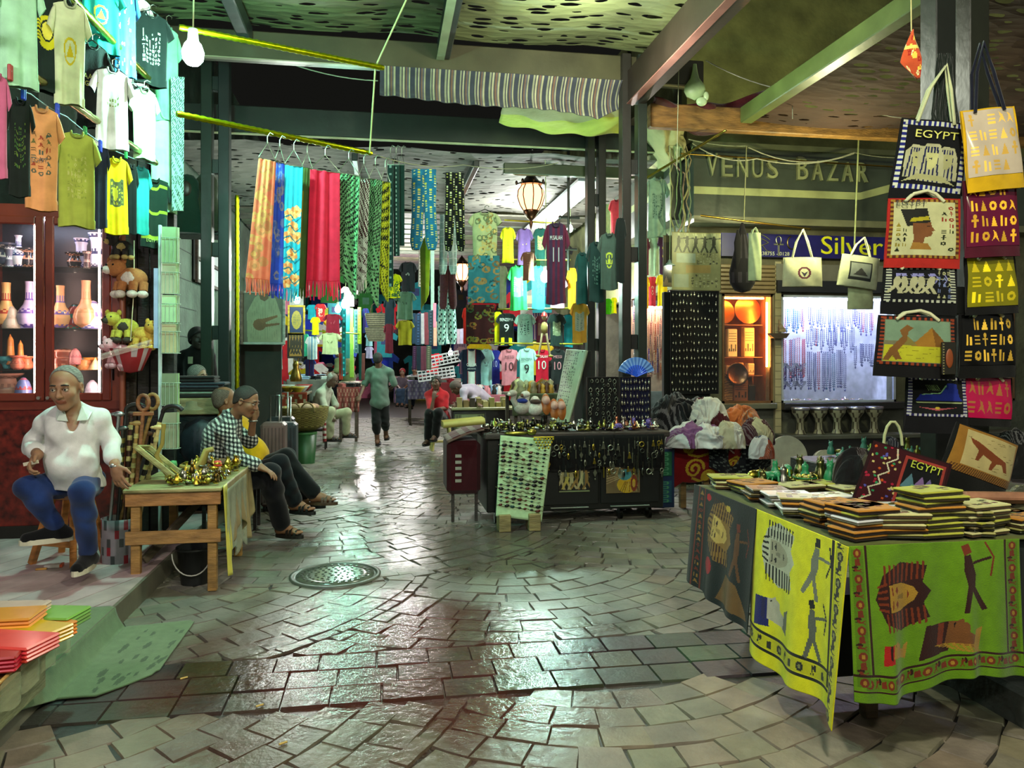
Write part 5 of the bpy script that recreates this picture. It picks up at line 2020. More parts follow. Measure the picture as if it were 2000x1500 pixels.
def simple_fig(label,J,fd,top,bot,skin='6b4a38',hair_='1c1814',h=.012,hs=1.0,sleeve=.9,leglen=1.95,bulk=1.0,shoes=(.06,.06,.06),hands=True,footdir=None,tilt=(0,0,1),hair_kw={},eyes=True,hem=0,rob=False,legs=True):
 s=Fig(label,J,fd,h,hs,skin,bulk=bulk,tilt=tilt)
 J=s.J
 s.head()
 s.P+=s.torso(-.008)
 for q in 'LR':
  s.P+=s.arm(q)
  if legs:
   s.P+=s.leg(q)
  if hands:
   d=(J['wr'+q]-J['el'+q]).normalized()
   a,_=hand_prims(J['wr'+q],d,-CF if abs(d.dot(CF))<.8 else Vector((0,0,1)),1.0,26,1 if q=='L' else-1)
   s.P+=a
 fdir=footdir or-CF
 if legs:
  for q in 'LR':
   s.P+=bare_foot(J['an'+q],fdir,J['an'+q].z-.06)
 s.body()
 if eyes:
  s.eyes()
 s.hair(hair_,**dict(dict(th=.009),**hair_kw))
 T=s.torso(.018+hem,k=.06)+s.arm('L',.058,.05,.044,.006,sleeve)+s.arm('R',.058,.05,.044,.006,sleeve)
 T+=[p_ell(s.W(0,.02,-.11),(.075,.085,.06),None,.015,True)]
 skin_obj('shirt',T,h,top,'cloth',s.t,folds(.005,1,len(label)))
 if legs:
  Tj=[p_ell(J['pelvis'],(.16*bulk,.14,.12),None,.05)]+s.leg('R',.092,.075,.058,.004,leglen,.006)+s.leg('L',.092,.075,.058,.004,leglen,.006)
  skin_obj('trousers',Tj,h,bot,'cloth',s.t,folds(.006,1,4))
  for q in 'LR':
   sandal(s.t,J['an'+q],fdir,J['an'+q].z-.085,shoes)
 return s
simple_fig('person in a grey t-shirt and dark cropped trousers walking away up the alley',dict(head=(738,702,13.9),neck=(741,718,13.95),chest=(741,741,13.95),belly=(742,765,13.95),pelvis=(742,786,13.95),shL=(722,727,13.95),elL=(712,752,13.9),wrL=(703,774,13.75),shR=(761,727,13.95),elR=(771,752,13.95),wrR=(765,757,14.15),hipL=(734,790,13.95),knL=(735,826,13.85),anL=(737,861,13.95),hipR=(750,790,13.95),knR=(752,822,13.95),anR=(754,851,14.25)),CF,(.34,.42,.37),(.035,.05,.045),footdir=CF,leglen=1.45,eyes=False,hair_='15130f',bulk=1.0,hair_kw=dict(fringe=.09))
simple_fig('elderly person in cream shirt and trousers seated beside the big wicker basket',dict(head=(650,742,13.4),neck=(638,757,13.5),chest=(629,776,13.5),belly=(624,798,13.5),pelvis=(624,815,13.6),shR=(626,768,13.3),elR=(634,795,13.25),wrR=(645,812,13.2),shL=(642,766,13.8),elL=(655,790,13.8),wrL=(652,806,13.6),hipR=(628,816,13.45),knR=(647,803,13.2),anR=(644,853,13.3),hipL=(632,814,13.75),knL=(678,805,13.7),anL=(676,846,13.8)),CR*.85-CF*.3+Vector((0,0,-.45)),(.62,.62,.55),(.60,.60,.48),skin='5a3f32',hair_='8a8880',sleeve=1.1,footdir=CR,hair_kw=dict(bald=1.2,fringe=.03))
simple_fig('person in a khaki shirt leaning over a heap of goods below the pale t-shirt',dict(head=(664,690,16.5),neck=(671,701,16.6),chest=(676,716,16.6),belly=(680,735,16.6),pelvis=(682,752,16.6),shL=(660,706,16.4),elL=(658,724,16.2),wrL=(645,729,16.1),shR=(686,706,16.8),elR=(686,728,16.6),wrR=(664,731,16.2),hipL=(677,758,16.5),hipR=(688,758,16.7)),-CR*.8-CF*.2+Vector((0,0,-.4)),(.40,.43,.28),None,sleeve=1.2,h=.014,hair_='3a352c',legs=False)
simple_fig('young person in a red shirt on a cream plastic stool, hand over the mouth',dict(head=(852,748,13.3),neck=(853,764,13.4),chest=(853,780,13.4),belly=(856,798,13.4),pelvis=(860,816,13.5),shL=(837,772,13.35),elL=(842,805,13.0),wrL=(847,778,13.0),shR=(869,773,13.45),elR=(870,797,13.35),wrR=(846,801,13.05),hipL=(852,818,13.5),knL=(838,808,13.0),anL=(836,860,13.1),hipR=(866,818,13.5),knR=(856,806,12.95),anR=(850,852,13.0)),toCam(at(852,748,13.3))-CR*.25,(.58,.07,.10),(.02,.025,.025),skin='5c4030',h=.011,hs=1.0,footdir=-CF-CR*.3)
simple_fig('person in a lilac shirt bending low over the pastel goods',dict(head=(890,757,13.8),neck=(903,762,13.9),chest=(918,762,14.0),belly=(934,772,14.2),pelvis=(946,784,14.3),shL=(906,766,13.7),elL=(905,785,13.6),wrL=(893,790,13.5),shR=(912,756,14.2),elR=(930,786,13.7),wrR=(935,790,13.5),hipL=(944,790,14.2),hipR=(950,786,14.5)),-CR*.7+Vector((0,0,-.7)),(.60,.58,.64),None,skin='5c4232',hair_='4a4038',sleeve=1.0,legs=False,h=.012,tilt=(-.8,0,.5))
g=simple_fig('grey-haired person with glasses looking over the folded clothes behind the post-card rack',dict(head=(386,735,8.3),neck=(378,768,8.35),chest=(372,800,8.35),belly=(370,840,8.35),pelvis=(370,880,8.4),shR=(372,785,8.15),elR=(378,830,8.05),wrR=(395,850,8.0),shL=(385,785,8.55),elL=(398,830,8.5),wrL=(405,850,8.3),hipL=(368,900,8.35),hipR=(376,900,8.5)),CR*.9-CF*.25+Vector((0,0,-.1)),(.10,.14,.18),None,skin='9a7a5c',hair_='7d7a72',legs=False,h=.008,hands=False,sleeve=1.9)
m=MB()
for sx in(-1,1):
 m.tube([g.W(sx*.032+.022*math.cos(t),.107,.006+.017*math.sin(t))for t in[k*PI/6 for k in range(12)]],.0022,5,(.12,.11,.1),closed=True)
 m.tube([g.W(sx*.054,.105,.012),g.W(sx*.083,.02,.014)],.0022,5,(.12,.11,.1))
m.tube([g.W(-.01,.108,.01),g.W(.01,.108,.01)],.0022,5,(.12,.11,.1))
m.build('glasses','gloss',g.t)
simple_fig('distant seated person in a red headscarf near the lilac stall cloth',dict(head=(786,728,21),neck=(786,738,21),chest=(786,747,21),belly=(784,758,21),pelvis=(784,766,21.1),shL=(778,742,21),elL=(776,753,20.9),wrL=(781,758,20.6),shR=(794,742,21),elR=(796,753,20.9),wrR=(790,758,20.6),hipL=(781,768,21),knL=(779,764,20.5),anL=(777,788,20.5),hipR=(789,768,21),knR=(788,764,20.5),anR=(786,788,20.5)),-CF,(.30,.26,.30),(.16,.22,.30),hair_='8a1c22',h=.018)
simple_fig('distant seated person in a grey-blue top looking over the stall of pale cloth',dict(head=(810,722,20),neck=(811,733,20),chest=(812,744,20),belly=(812,754,20),pelvis=(810,764,20.1),shL=(803,738,20),elL=(800,750,19.9),wrL=(805,755,19.7),shR=(820,738,20),elR=(823,750,19.9),wrR=(818,755,19.7),hipL=(807,766,20),knL=(798,762,19.6),anL=(795,790,19.6),hipR=(814,766,20),knR=(808,764,19.5),anR=(804,792,19.5)),-CF,(.30,.34,.40),(.12,.16,.24),hair_='2a2622',h=.018)
def mannequin():
 J=dict(head=(386,662,9.9),neck=(384,684,9.95),chest=(383,708,9.95),belly=(382,738,9.95),pelvis=(382,768,9.95),shL=(360,697,9.95),elL=(354,730,9.95),wrL=(358,765,9.9),shR=(408,697,9.95),elR=(413,730,9.95),wrR=(410,765,9.9))
 s=Fig('dark mannequin in a black knitted cap and black sweatshirt with a paper tag',J,CR*.6-CF*.7,.011,1.15,'2e2620',name='mannequin',cat='mannequin')
 s.head()
 s.P+=s.torso(-.01)
 s.body()
 T=s.torso(.02)+s.arm('L',.07,.06,.05,.01,1.9)+s.arm('R',.07,.06,.05,.01,1.9)
 skin_obj('sweatshirt',T,.011,(.05,.04,.045),'cloth',s.t,folds(.005))
 s.hair('0d0d0f',th=.022,fringe=.09,low=-.02)
 m=MB()
 c=s.J['chest']+toCam(s.J['chest'])*.16
 m.box(-.03,-.004,-.045,.03,.004,.045,(.62,.62,.50),M=face(c+Vector((-.07,0,.03))))
 m.build('tag','matte',s.t)
 m=MB()
 m.cyl(s.J['pelvis'],(s.J['pelvis'].x,s.J['pelvis'].y,.14),.03,n=10,col=(.1,.1,.1))
 m.lathe([(.22,0),(.22,.02),(.03,.03)],(s.J['pelvis'].x,s.J['pelvis'].y,.14),20,(.1,.1,.1))
 m.build('stand','paint',s.t)
mannequin()
# ======================= deck side goods =======================
LR=random.Random(33)
RED=(.44,.15,.09)
def cabinet():
 Y=6.8
 x0,x1=atY(-60,700,Y).x,atY(238,700,Y).x
 zb,zt=.14,atY(100,400,Y).z
 D=.45
 t=thing('display_cabinet','red-brown glazed cabinet full of painted pottery behind the white-shirted seller','cabinet',((x0+x1)/2,Y+D/2,zb))
 m=MB()
 zs=atY(100,795,Y).z
 m.box(x0,Y+.015,zb+.1,x1,Y+D,zs,(.40,.10,.07))
 m.build('base_panel','burl',t)
 m=MB()
 m.box(x0,Y+.0,zb,x1,Y+D,zb+.1,(.10,.07,.05))
 m.box(x0,Y-.005,zs-.02,x1,Y+.02,zs+.05,RED)
 m.box(x0,Y+.0,zt-.10,x1,Y+D,zt,RED)
 m.box(x0,Y+D-.02,zs,x1,Y+D,zt,(.10,.08,.10))
 m.box(x1-.075,Y,zs,x1,Y+D,zt,(.50,.20,.10))
 m.box(x0,Y,zs,x0+.05,Y+D,zt,RED)
 m.build('carcass','paint',t)
 doors=[(x0+.05,atY(88,700,Y).x),(atY(88,700,Y).x+.008,x1-.08)]
 for i,(a,b)in enumerate(doors):
  m=MB()
  fw=.065
  y0,y1=Y-.03,Y+.0
  m.rbox(a,y0,zs+.05,a+fw,y1,zt-.1,RED,.008)
  m.rbox(b-fw,y0,zs+.05,b,y1,zt-.1,RED,.008)
  m.rbox(a+fw,y0,zs+.05,b-fw,y1,zs+.05+fw,RED,.008)
  m.rbox(a+fw,y0,zt-.1-fw,b-fw,y1,zt-.1,RED,.008)
  d=m.build('door','paint',t)
  m=MB()
  m.box(a+fw,Y-.018,zs+.05+fw,b-fw,Y-.014,zt-.1-fw,(1,1,1))
  m.build('pane',clear_glass(),d)
  m=MB()
  m.cyl((b-.03 if i==0 else a+.03,y0,1.28),(b-.03 if i==0 else a+.03,y0-.025,1.28),.012,.014,10,(.75,.75,.7))
  m.build('knob','metal',d)
 m=MB()
 m.box(x1-.07,Y-.012,1.42,x1-.058,Y+.0,1.52,(.08,.08,.08))
 m.build('hinge','metal',t)
 for py in(524,642,722,782):
  m=MB()
  z=atY(150,py,Y+.1).z
  m.box(x0+.05,Y+.02,z-.006,x1-.08,Y+D-.03,z,(.6,.7,.68))
  m.build('shelf',clear_glass('shelf_glass',(.8,.9,.88),.2),t)
 for px in(70,196):
  m=MB()
  q=atY(px,600,Y+.03)
  m.box(q.x-.006,Y+.005,zs+.12,q.x+.006,Y+.017,zt-.17,(1,1,1))
  m.build('light_strip',glow('led_pink',(1,.80,.74),42),t)
 m=MB()
 m.box(x0+.1,Y+.1,zt-.112,x1-.12,Y+.13,zt-.102,(1,1,1))
 m.build('light_tube',glow('led_white',(.85,.88,1),40),t)
 return Y
CY=cabinet()
POT={'vase':[(.035,0),(.06,.03),(.085,.1),(.075,.17),(.045,.22),(.032,.27),(.03,.36),(.045,.39)],'bottle':[(.04,0),(.085,.03),(.1,.09),(.085,.15),(.05,.2),(.036,.25),(.034,.36),(.037,.4)],'dome':[(.085,0),(.09,.04),(.08,.12),(.055,.19),(.02,.23),(.0001,.235)],'beaker':[(.05,0),(.05,.03),(.042,.12),(.046,.2),(.062,.25),(.066,.26)],'jar':[(.035,0),(.06,.02),(.07,.06),(.05,.1),(.045,.12),(.085,.14),(.088,.15)],'bowl':[(.02,0),(.03,.03),(.07,.06),(.08,.09),(.074,.09)],'pyramid':[(.07,0),(.0001,.12)],'cylbox':[(.06,0),(.062,.05),(.055,.055),(.055,.09),(.0001,.1)],'obelisk':[(.03,0),(.02,.16),(.0001,.2)]}
def pot(kind,px,py,Y,hp,col,col2,label,band=3,name=None,cat='vase',group='pottery in the red cabinet',matk='gloss'):
 p=atY(px,py,Y)
 pr=POT[kind]
 H=max(z for _,z in pr)
 d=Y/(CP-SP*(px-1000)/FP)
 k=hp/FP*d/H
 r=LR
 c1,c2=C(col),C(col2)
 m=MB(Matrix.Translation(p))
 fine=[]
 for i in range(len(pr)-1):
  for q in range(4):
   t=q/4
   fine.append(((pr[i][0]*(1-t)+pr[i+1][0]*t)*k,(pr[i][1]*(1-t)+pr[i+1][1]*t)*k))
 fine.append((pr[-1][0]*k,pr[-1][1]*k))
 n=4 if kind in('pyramid','obelisk')else 22
 m.lathe(fine,n=n,col=c1,colf=lambda u,v:c2 if(int(v*9)%band==0 and int(u*22+v*14)%2)or(int(v*27)%9==0)else c1)
 nm=name or{'dome':'painted_dome','bowl':'small_bowl','obelisk':'small_obelisk','pyramid':'small_pyramid','cylbox':'round_box','beaker':'beaker_vase'}.get(kind,'vase')
 return tag(m.build(nm,matk),label,cat,group)
S1,S2,S3,S4=522,640,720,779
for row in[('vase',36,S1,62,'d8dcea','30407a','white and navy vase on the top shelf behind the first door'),('jar',8,S1,46,'3a3f52','c0b8b0','dark patterned jar at the frame edge on the top shelf'),('jar',54,S1,36,'2e3038','c89a80','dark pot with wide black rim beside the navy vase'),('beaker',18,S1,40,'6a6a80','e0e0ea','grey beaker vase in front of the navy vase'),('jar',146,S1+2,30,'2c2a30','c08a70','squat jar with black brim behind the second door'),('beaker',159,S1,56,'c8cce4','2e3566','tall white and navy beaker in the middle of the second door'),('beaker',190,S1,66,'d6dae8','3a4068','tallest white and navy beaker beside the door frame'),('beaker',170,S1+3,34,'5a4a50','c0a8a0','small brown beaker between two tall ones'),('bottle',12,S2,88,'e8b070','b04030','orange banded bottle vase at the frame edge'),('bottle',58,S2,90,'b0a8d0','5a4a9a','lilac and blue bottle vase in the first door'),('dome',22,S2+2,44,'c8b8a8','b8a898','cream embossed dome in front of the orange bottle'),('dome',50,S2+2,42,'a8a0d8','9890c8','pale violet dome in the first door'),('bottle',118,S2,82,'eab080','7a6ab0','peach bottle with a blue band beside the door frame'),('bottle',168,S2,92,'eca880','d89870','plain peach long-necked bottle, tallest in the cabinet'),('dome',146,S2+3,50,'8a3a38','2f6a60','red and green mottled dome in the second door'),('dome',182,S2+3,56,'e8dce8','7a7ac0','white dome with violet flowers'),('obelisk',20,S3-8,60,'e09048','d88040','tall orange obelisk on the third shelf'),('obelisk',40,S3-8,48,'e89848','d08038','shorter orange obelisk on the third shelf'),('bowl',13,S3,24,'5aa8b0','3a8890','turquoise footed bowl on the third shelf'),('jar',34,S3+2,28,'c8705a','a05040','round rust pot beside the turquoise bowl'),('jar',53,S3+2,26,'d88860','b86848','rust pot near the door stile'),('cylbox',126,S3,40,'8a4838','c08068','brown round box with lid in the second door'),('dome',147,S3-8,32,'d8888a','c06a70','pink scarab lump on the third shelf'),('bowl',150,S3,20,'6aa0a8','4a8088','teal saucer under the pink scarab'),('bowl',176,S3-6,16,'f0a848','e09838','glowing orange bowl on the third shelf'),('cylbox',138,S3+2,18,'f08a50','e07a40','low orange box at the front of the third shelf'),('cylbox',165,S3+3,22,'f0a060','e88a50','orange box at the centre of the third shelf'),('pyramid',186,S3+2,24,'f4d8a0','e8c890','cream pyramid lit by the strip light'),('dome',46,S4,42,'6a78b0','b04850','blue dome with a red belly on the lowest shelf'),('jar',14,S4,50,'c8907a','a07060','large terracotta jar on the lowest shelf'),('dome',180,S4+1,38,'d8cce0','c0b4cc','white speckled dome on the lowest shelf behind the seller'),]:
 k_,px,py,hp,c1,c2,lb=row
 pot(k_,px,py,CY+.1+LR.uniform(-.02,.12),hp,c1,c2,lb,cat='ornament' if k_ in('dome','obelisk','pyramid','cylbox')else 'vase')
mb=MB()
xs=atY(240,700,6.85).x
for i in range(4):
 mb.rbox(xs+i*.1,6.9,.14,xs+.09+i*.1,7.0,3.4,jit((.10,.085,.075),.2,LR),.004)
tag(mb.build('plank_screen','wood'),'dark plank screen behind the bunch of walking canes','screen')
mb=MB()
q=atY(237,900,6.7)
mb.cyl((q.x,6.72,.14),(q.x,6.72,2.2),.02,n=10,col=(.55,.30,.22))
tag(mb.build('wooden_pole','paint'),'thin reddish pole at the edge of the cabinet from which toys hang','pole')
def stool():
 tz=at(150,950,5.25).z
 t=thing('wooden_stool','orange wooden stool with splayed legs under the seated seller','stool',(at(140,950,5.3).x,at(140,950,5.3).y,.14))
 m=MB()
 c=at(142,950,5.3)
 m.lathe([(.17,-.03),(.175,-.02),(.175,0),(.0001,.002)],(c.x,c.y,tz-.04),24,(.72,.48,.24))
 m.build('seat','wood',t)
 feet=[atZ(143,1108,.14),atZ(62,1101,.14),atZ(206,1088,.14),atZ(120,1078,.14)]
 for f_ in feet:
  top=Vector((c.x,c.y,tz-.06))+(Vector((f_.x,f_.y,0))-Vector((c.x,c.y,0)))*.45
  m=MB()
  d=f_-top
  r_=Vector((.02,0,0))
  M_=Matrix.Translation(top)@d.to_track_quat('Z','Y').to_matrix().to_4x4()
  m.rbox(-.022,-.022,0,.022,.022,d.length,(.74,.48,.22),.005,M=M_)
  m.build('leg','wood',t)
 for a,b,k in((0,1,.70),(2,3,.7),(0,2,.55),(1,3,.55)):
  A=[Vector((c.x,c.y,tz-.06))+(Vector((f_.x,f_.y,0))-Vector((c.x,c.y,0)))*.45 for f_ in(feet[a],feet[b])]
  P=A[0].lerp(feet[a],k)
  Q=A[1].lerp(feet[b],k)
  m=MB()
  d=Q-P
  m.rbox(-.012,-.02,0,.012,.02,d.length,(.74,.50,.24),.004,M=Matrix.Translation(P)@d.to_track_quat('Z','Y').to_matrix().to_4x4())
  m.build('rung','wood',t)
stool()
for(sx_,sy_,sh_,lb)in((431,6.55,.50,'dark low stool under the person in the chequered shirt'),(478,7.25,.50,'dark low stool under the person in the yellow shirt'),(624,13.6,.42,'dark low stool under the elderly person in cream')):
 q=at(sx_,900,sy_)
 t=thing('low_stool',lb,'stool',(q.x,q.y,0))
 m=MB()
 m.rbox(q.x-.14,q.y-.14,sh_-.1,q.x+.14,q.y+.14,sh_-.06,(.12,.10,.08),.01)
 m.build('seat','wood',t)
 for a in(-.11,.11):
  for b in(-.11,.11):
   m=MB()
   m.rbox(q.x+a-.015,q.y+b-.015,0,q.x+a+.015,q.y+b+.015,sh_-.1,(.12,.10,.08),.003)
   m.build('leg','wood',t)
def canes():
 Y=5.95
 b=atY(236,1075,Y)
 t=thing('flower_tin','grey tin with red roses holding the walking canes','tin',(b.x,Y,.14))
 m=MB()
 zt_=atY(236,1010,Y).z
 def fc(u,v):
  return(.50,.10,.14)if(math.sin(u*40)*math.sin(v*11+u*9))>.55 else((.22,.24,.24)if math.sin(u*63+v*9)>.8 else(.50,.48,.50))
 m.lathe([(.13,0),(.13,.06),(.13,.12),(.13,.18),(.13,.24),(.13,zt_-.14),(.12,zt_-.14),(.12,.03)],(b.x,Y,.14),28,(.5,.48,.5),colf=fc)
 m.build('body','satin',t)
 data=[(232,812,'b8bcc0','metal','silver cane with a bird-head grip',0),(246,803,'20201e','paint','black cane with a curved crook',1),(256,812,'4a2a1e','wood','dark brown cane with ivory rings',0),(280,800,'8a5a34','wood','brown cane with a large wooden ankh head',2),(298,798,'9a7a40','wood','tan cane with a looped handle',2),(318,806,'1c1a1a','paint','black crook cane with white joints',1),(268,830,'a8884a','wood','slim yellowish cane in the middle of the bunch',0),(309,838,'c8b87a','wood','bone-jointed cane leaning from the tin',0),(288,850,'5a3a24','wood','short dark cane low in the bunch',0),(240,840,'6a6a68','metal','grey notched cane beside the silver one',0)]
 for i,(px,py,col,mk,lb,kind)in enumerate(data):
  top=atY(px,py,Y+(i%3)*.05-.05)
  bot=Vector((b.x+(i%4-1.5)*.05,Y+(i//4-1)*.05,.17))
  tt=thing('walking_cane',lb,'cane',tuple(bot),'walking canes in the flower tin')
  m=MB()
  m.cyl(bot,top,.011,.014,8,C(col))
  m.build('shaft',mk,tt)
  m=MB()
  d=(top-bot).normalized()
  if 'ivory' in lb or 'joint' in lb or 'yellow' in lb or 'notched' in lb:
   for q in range(7):
    p=bot.lerp(top,.45+q*.075)
    m.cyl(p,p+d*.035,.017,.0165,10,(.80,.76,.48))
  if kind==1:
   m.tube([top+CR*(.075*(1-math.cos(a)))*1+Vector((0,0,.05*math.sin(a)))for a in[k*PI/8 for k in range(8)]],.017,8,C(col))
  elif kind==2:
   m.tube([top+CR*.04*math.sin(a)+Vector((0,0,.05-.055*math.cos(a)))for a in[k*PI/8 for k in range(16)]],.014,8,C(col),closed=True)
   if 'ankh' in lb:
    m.rbox(top.x-.07,top.y-.014,top.z-.045,top.x+.07,top.y+.014,top.z-.015,C(col),.006)
  else:
   m.ell(top+Vector((0,0,.012)),(.04,.018,.02),C(col),12,8)
   m.ell(top+Vector((-.035,0,.012)),(.022,.012,.012),C(col),10,6)
  m.build('handle',mk,tt)
canes()
TX0,TX1=-1.72,-1.05
TZ=.72
def trestle():
 f0,f1=atZ(264,1162,0),atZ(416,1152,0)
 y0,y1=f0.y,f0.y+1.0
 x0,x1=f0.x-.03,f1.x+.03
 t=thing('trestle_table','rough wooden trestle table loaded with brass trinkets','table',((x0+x1)/2,(y0+y1)/2,0))
 wd=(.66,.50,.27)
 for lx,ly,z0 in((x0,y0,0),(x1-.06,y0,0),(x0,y1-.06,.14),(x1-.06,y1-.06,0)):
  m=MB()
  m.rbox(lx,ly,z0,lx+.06,ly+.05,TZ-.03,jit(wd,.06,LR),.004)
  m.build('leg','wood',t)
 for z,dy in((.34,-.02),(TZ-.12,-.02)):
  m=MB()
  m.rbox(x0-.03,y0+dy,z,x1+.03,y0+dy+.02,z+.09,jit(wd,.06,LR),.003)
  m.build('rail','wood',t)
 m=MB()
 m.rbox(x1-.055,y0+.05,TZ-.12,x1-.03,y1-.06,TZ-.04,wd,.003)
 m.build('rail','wood',t)
 m=MB()
 m.rbox(x0-.04,y0-.04,TZ-.03,x1+.04,y1+.02,TZ,(.62,.60,.40),.008)
 m.build('top','wood',t)
 m=MB()
 d=Vector((x0+.4,y0+.55,.62))-Vector((x0+.05,y0+.1,.2))
 m.rbox(-.015,-.03,0,.015,.03,d.length,(.34,.30,.24),.003,M=Matrix.Translation((x0+.05,y0+.12,.2))@d.to_track_quat('Z','Y').to_matrix().to_4x4())
 m.build('brace','wood',t)
 m=MB()
 def S(u,v):
  y=y0-.03+(y1-y0+.05)*u
  dr=.42+.12*math.sin(u*9+1)*(1 if u>.15 else .4)
  if u<.1:
   dr=.62
  return(x1+.052+.02*math.sin(u*26)*(1-v)+.012*math.sin(u*60)*(1-v)+.03*(1-v),y,TZ+.008-dr*(1-v))
 m.sheet(S,70,26,None,.003,colf=lambda u,v:(.80,.78,.34)if u<.12 else((.56,.50,.36)if u<.55 else(.62,.56,.40)))
 m.build('side_cover','satin',t)
 m=MB()
 def S2(u,v):
  y=y0-.02+.75*u
  return(x1+.075+.015*math.sin(u*22)*(1-v),y,TZ-.02-(.50+.05*math.sin(u*15))*(1-v))
 m.sheet(S2,50,20,(.75,.8,.7),.001)
 m.build('plastic_film','film',t)
 return x0,x1,y0,y1
tx0,tx1,ty0,ty1=trestle()
def wood_frame_tray():
 p=at(240,935,5.1)
 c=Vector((tx0+.16,ty0+.25,TZ+.10))
 t=thing('slatted_tray','pale wooden tray of letter openers propped up on the trinket table','tray',(c.x,c.y,TZ))
 M_=Matrix.Translation(c)@Matrix.Rotation(R(-12),4,'Z')@Matrix.Rotation(R(38),4,'Y')@Matrix.Rotation(R(-8),4,'X')
 m=MB(M_)
 m.rbox(-.23,-.10,-.01,.23,.10,0,(.50,.48,.28),.003)
 m.build('board','wood',t)
 m=MB(M_)
 for a in(-.10,.086):
  m.rbox(-.23,a,0,.23,a+.014,.03,(.66,.66,.42),.003)
 for a in(-.23,.216):
  m.rbox(a,-.086,0,a+.014,.086,.03,(.66,.66,.42),.003)
 m.build('rim','wood',t)
 m=MB(M_)
 for k in range(7):
  m.ell((-.15+(k%4)*.1,-.05+.05*(k//3)-.01,.01),(.05,.008,.006),(.10,.10,.06)if k%3 else(.75,.7,.35),10,6)
 m.build('letter_openers','metal',t,k='stuff')
wood_frame_tray()
def trinket(kind,col):
 m=MB()
 if kind==0:
  m.ell((0,0,.014),(.02,.028,.014),col,10,6)
  m.ell((0,-.027,.012),(.011,.008,.009),col,8,5)
  for k in(-1,0,1):
   m.tube([(-.03,k*.014,.002),(-.015,k*.012,.014),(.015,k*.012,.014),(.03,k*.014,.002)],.0022,4,col)
 elif kind==1:
  m.tube([(.016*math.cos(a),.02+.022*math.sin(a),.006)for a in[k*PI/5 for k in range(10)]],.005,5,col,closed=True)
  m.rbox(-.004,-.05,.001,.004,.0,.011,col,.002)
  m.rbox(-.022,-.012,.001,.022,-.004,.011,col,.002)
 elif kind==2:
  m.tube([(.022*math.cos(a),.022*math.sin(a),.006)for a in[k*PI/6 for k in range(12)]],.005,5,col,closed=True)
 elif kind==3:
  m.lathe([(.018,0),(.02,.015),(.014,.035),(.009,.045),(.012,.055),(.008,.064),(.0001,.067)],n=10,col=col)
  m.cyl((.006,0,.06),(.009,0,.074),.004,.0008,6,col)
  m.cyl((-.006,0,.06),(-.009,0,.074),.004,.0008,6,col)
 elif kind==4:
  m.lathe([(.03,0),(.0001,.04)],n=4,col=col)
 elif kind==5:
  m.lathe([(.024,0),(.02,.01),(.014,.03),(.005,.038),(.007,.05),(.0001,.056)],n=12,col=col)
 elif kind==6:
  m.lathe([(.012,0),(.022,.012),(.024,.026),(.011,.042),(.009,.056),(.014,.062)],n=12,col=col)
  m.tube([(.01,0,.055),(.028,0,.05),(.03,0,.03),(.02,0,.02)],.003,5,col)
 elif kind==7:
  m.ell((0,0,.03),(.026,.011,.012),col,10,6)
  m.ell((.0,0,.042),(.01,.008,.01),col,8,5)
  m.tube([(.022,0,.03),(.036,0,.04),(.038,0,.058),(.05,0,.06)],.005,5,col)
  for a in(-.018,-.012,.012,.018):
   m.cyl((a,.004 if a in(-.018,.012)else-.004,.028),(a,.004 if a in(-.018,.012)else-.004,0),.0035,.003,5,col)
 elif kind==8:
  m.lathe([(.02,0),(.04,.008),(.042,.012),(.03,.008),(.0001,.006)],n=16,col=col)
  for k in range(7):
   m.ell((.02*math.cos(k),.02*math.sin(k),.014),.006,(.75,.7,.4),6,4)
 elif kind==9:
  m.ell((0,0,.022),(.024,.015,.018),col,10,6)
  m.ell((.024,0,.028),(.012,.011,.012),col,8,5)
  m.tube([(.033,0,.028),(.042,0,.02),(.043,0,.008)],.004,5,col)
 return m
TN=['brass_scarab','brass_ankh','brass_ring','cat_figurine','metal_pyramid','hand_bell','little_jug','camel_figurine','bead_dish','elephant_figurine']
TL={0:'scarab',1:'ankh',2:'bangle',3:'cat figurine',4:'pyramid',5:'hand bell',6:'little jug',7:'camel figurine',8:'bead dish',9:'elephant figurine'}
def spread(n,x0,x1,y0,y1,z,pals,where,group,r,kinds=range(10),sc_=(1,1.6),mk='gold',pile=.02):
 protos={}
 for i in range(n):
  k=r.choice(list(kinds))
  c=r.randrange(len(pals))
  key=(k,c)
  loc=(r.uniform(x0,x1),r.uniform(y0,y1),z+abs(r.gauss(0,pile))*(pile>0))
  lb='%s %s among the small wares %s'%(pals[c][0],TL[k],where)
  s_=r.uniform(*sc_)
  if key not in protos:
   o=trinket(k,C(pals[c][1])).build(TN[k],mk if len(pals[c])<3 else pals[c][2],loc=(0,0,0))
   tag(o,lb,TL[k],'%s %ss %s'%(pals[c][0],TL[k],where))
   o.location=loc
   o.rotation_euler=(0,0,r.uniform(0,6.3))
   o.scale=(s_,)*3
   protos[key]=o
  else:
   dup(protos[key],loc,r.uniform(0,6.3),scale=s_)
spread(260,tx0+.22,tx1+.0,ty0+.02,ty0+.92,TZ+.004,[('golden','c8a83a'),('bright brass','d8d060'),('dark bronze','5a4a20'),('silvery','9a9a90','metal')],'on the trestle table','x',random.Random(5),sc_=(.6,1.15),pile=.03)
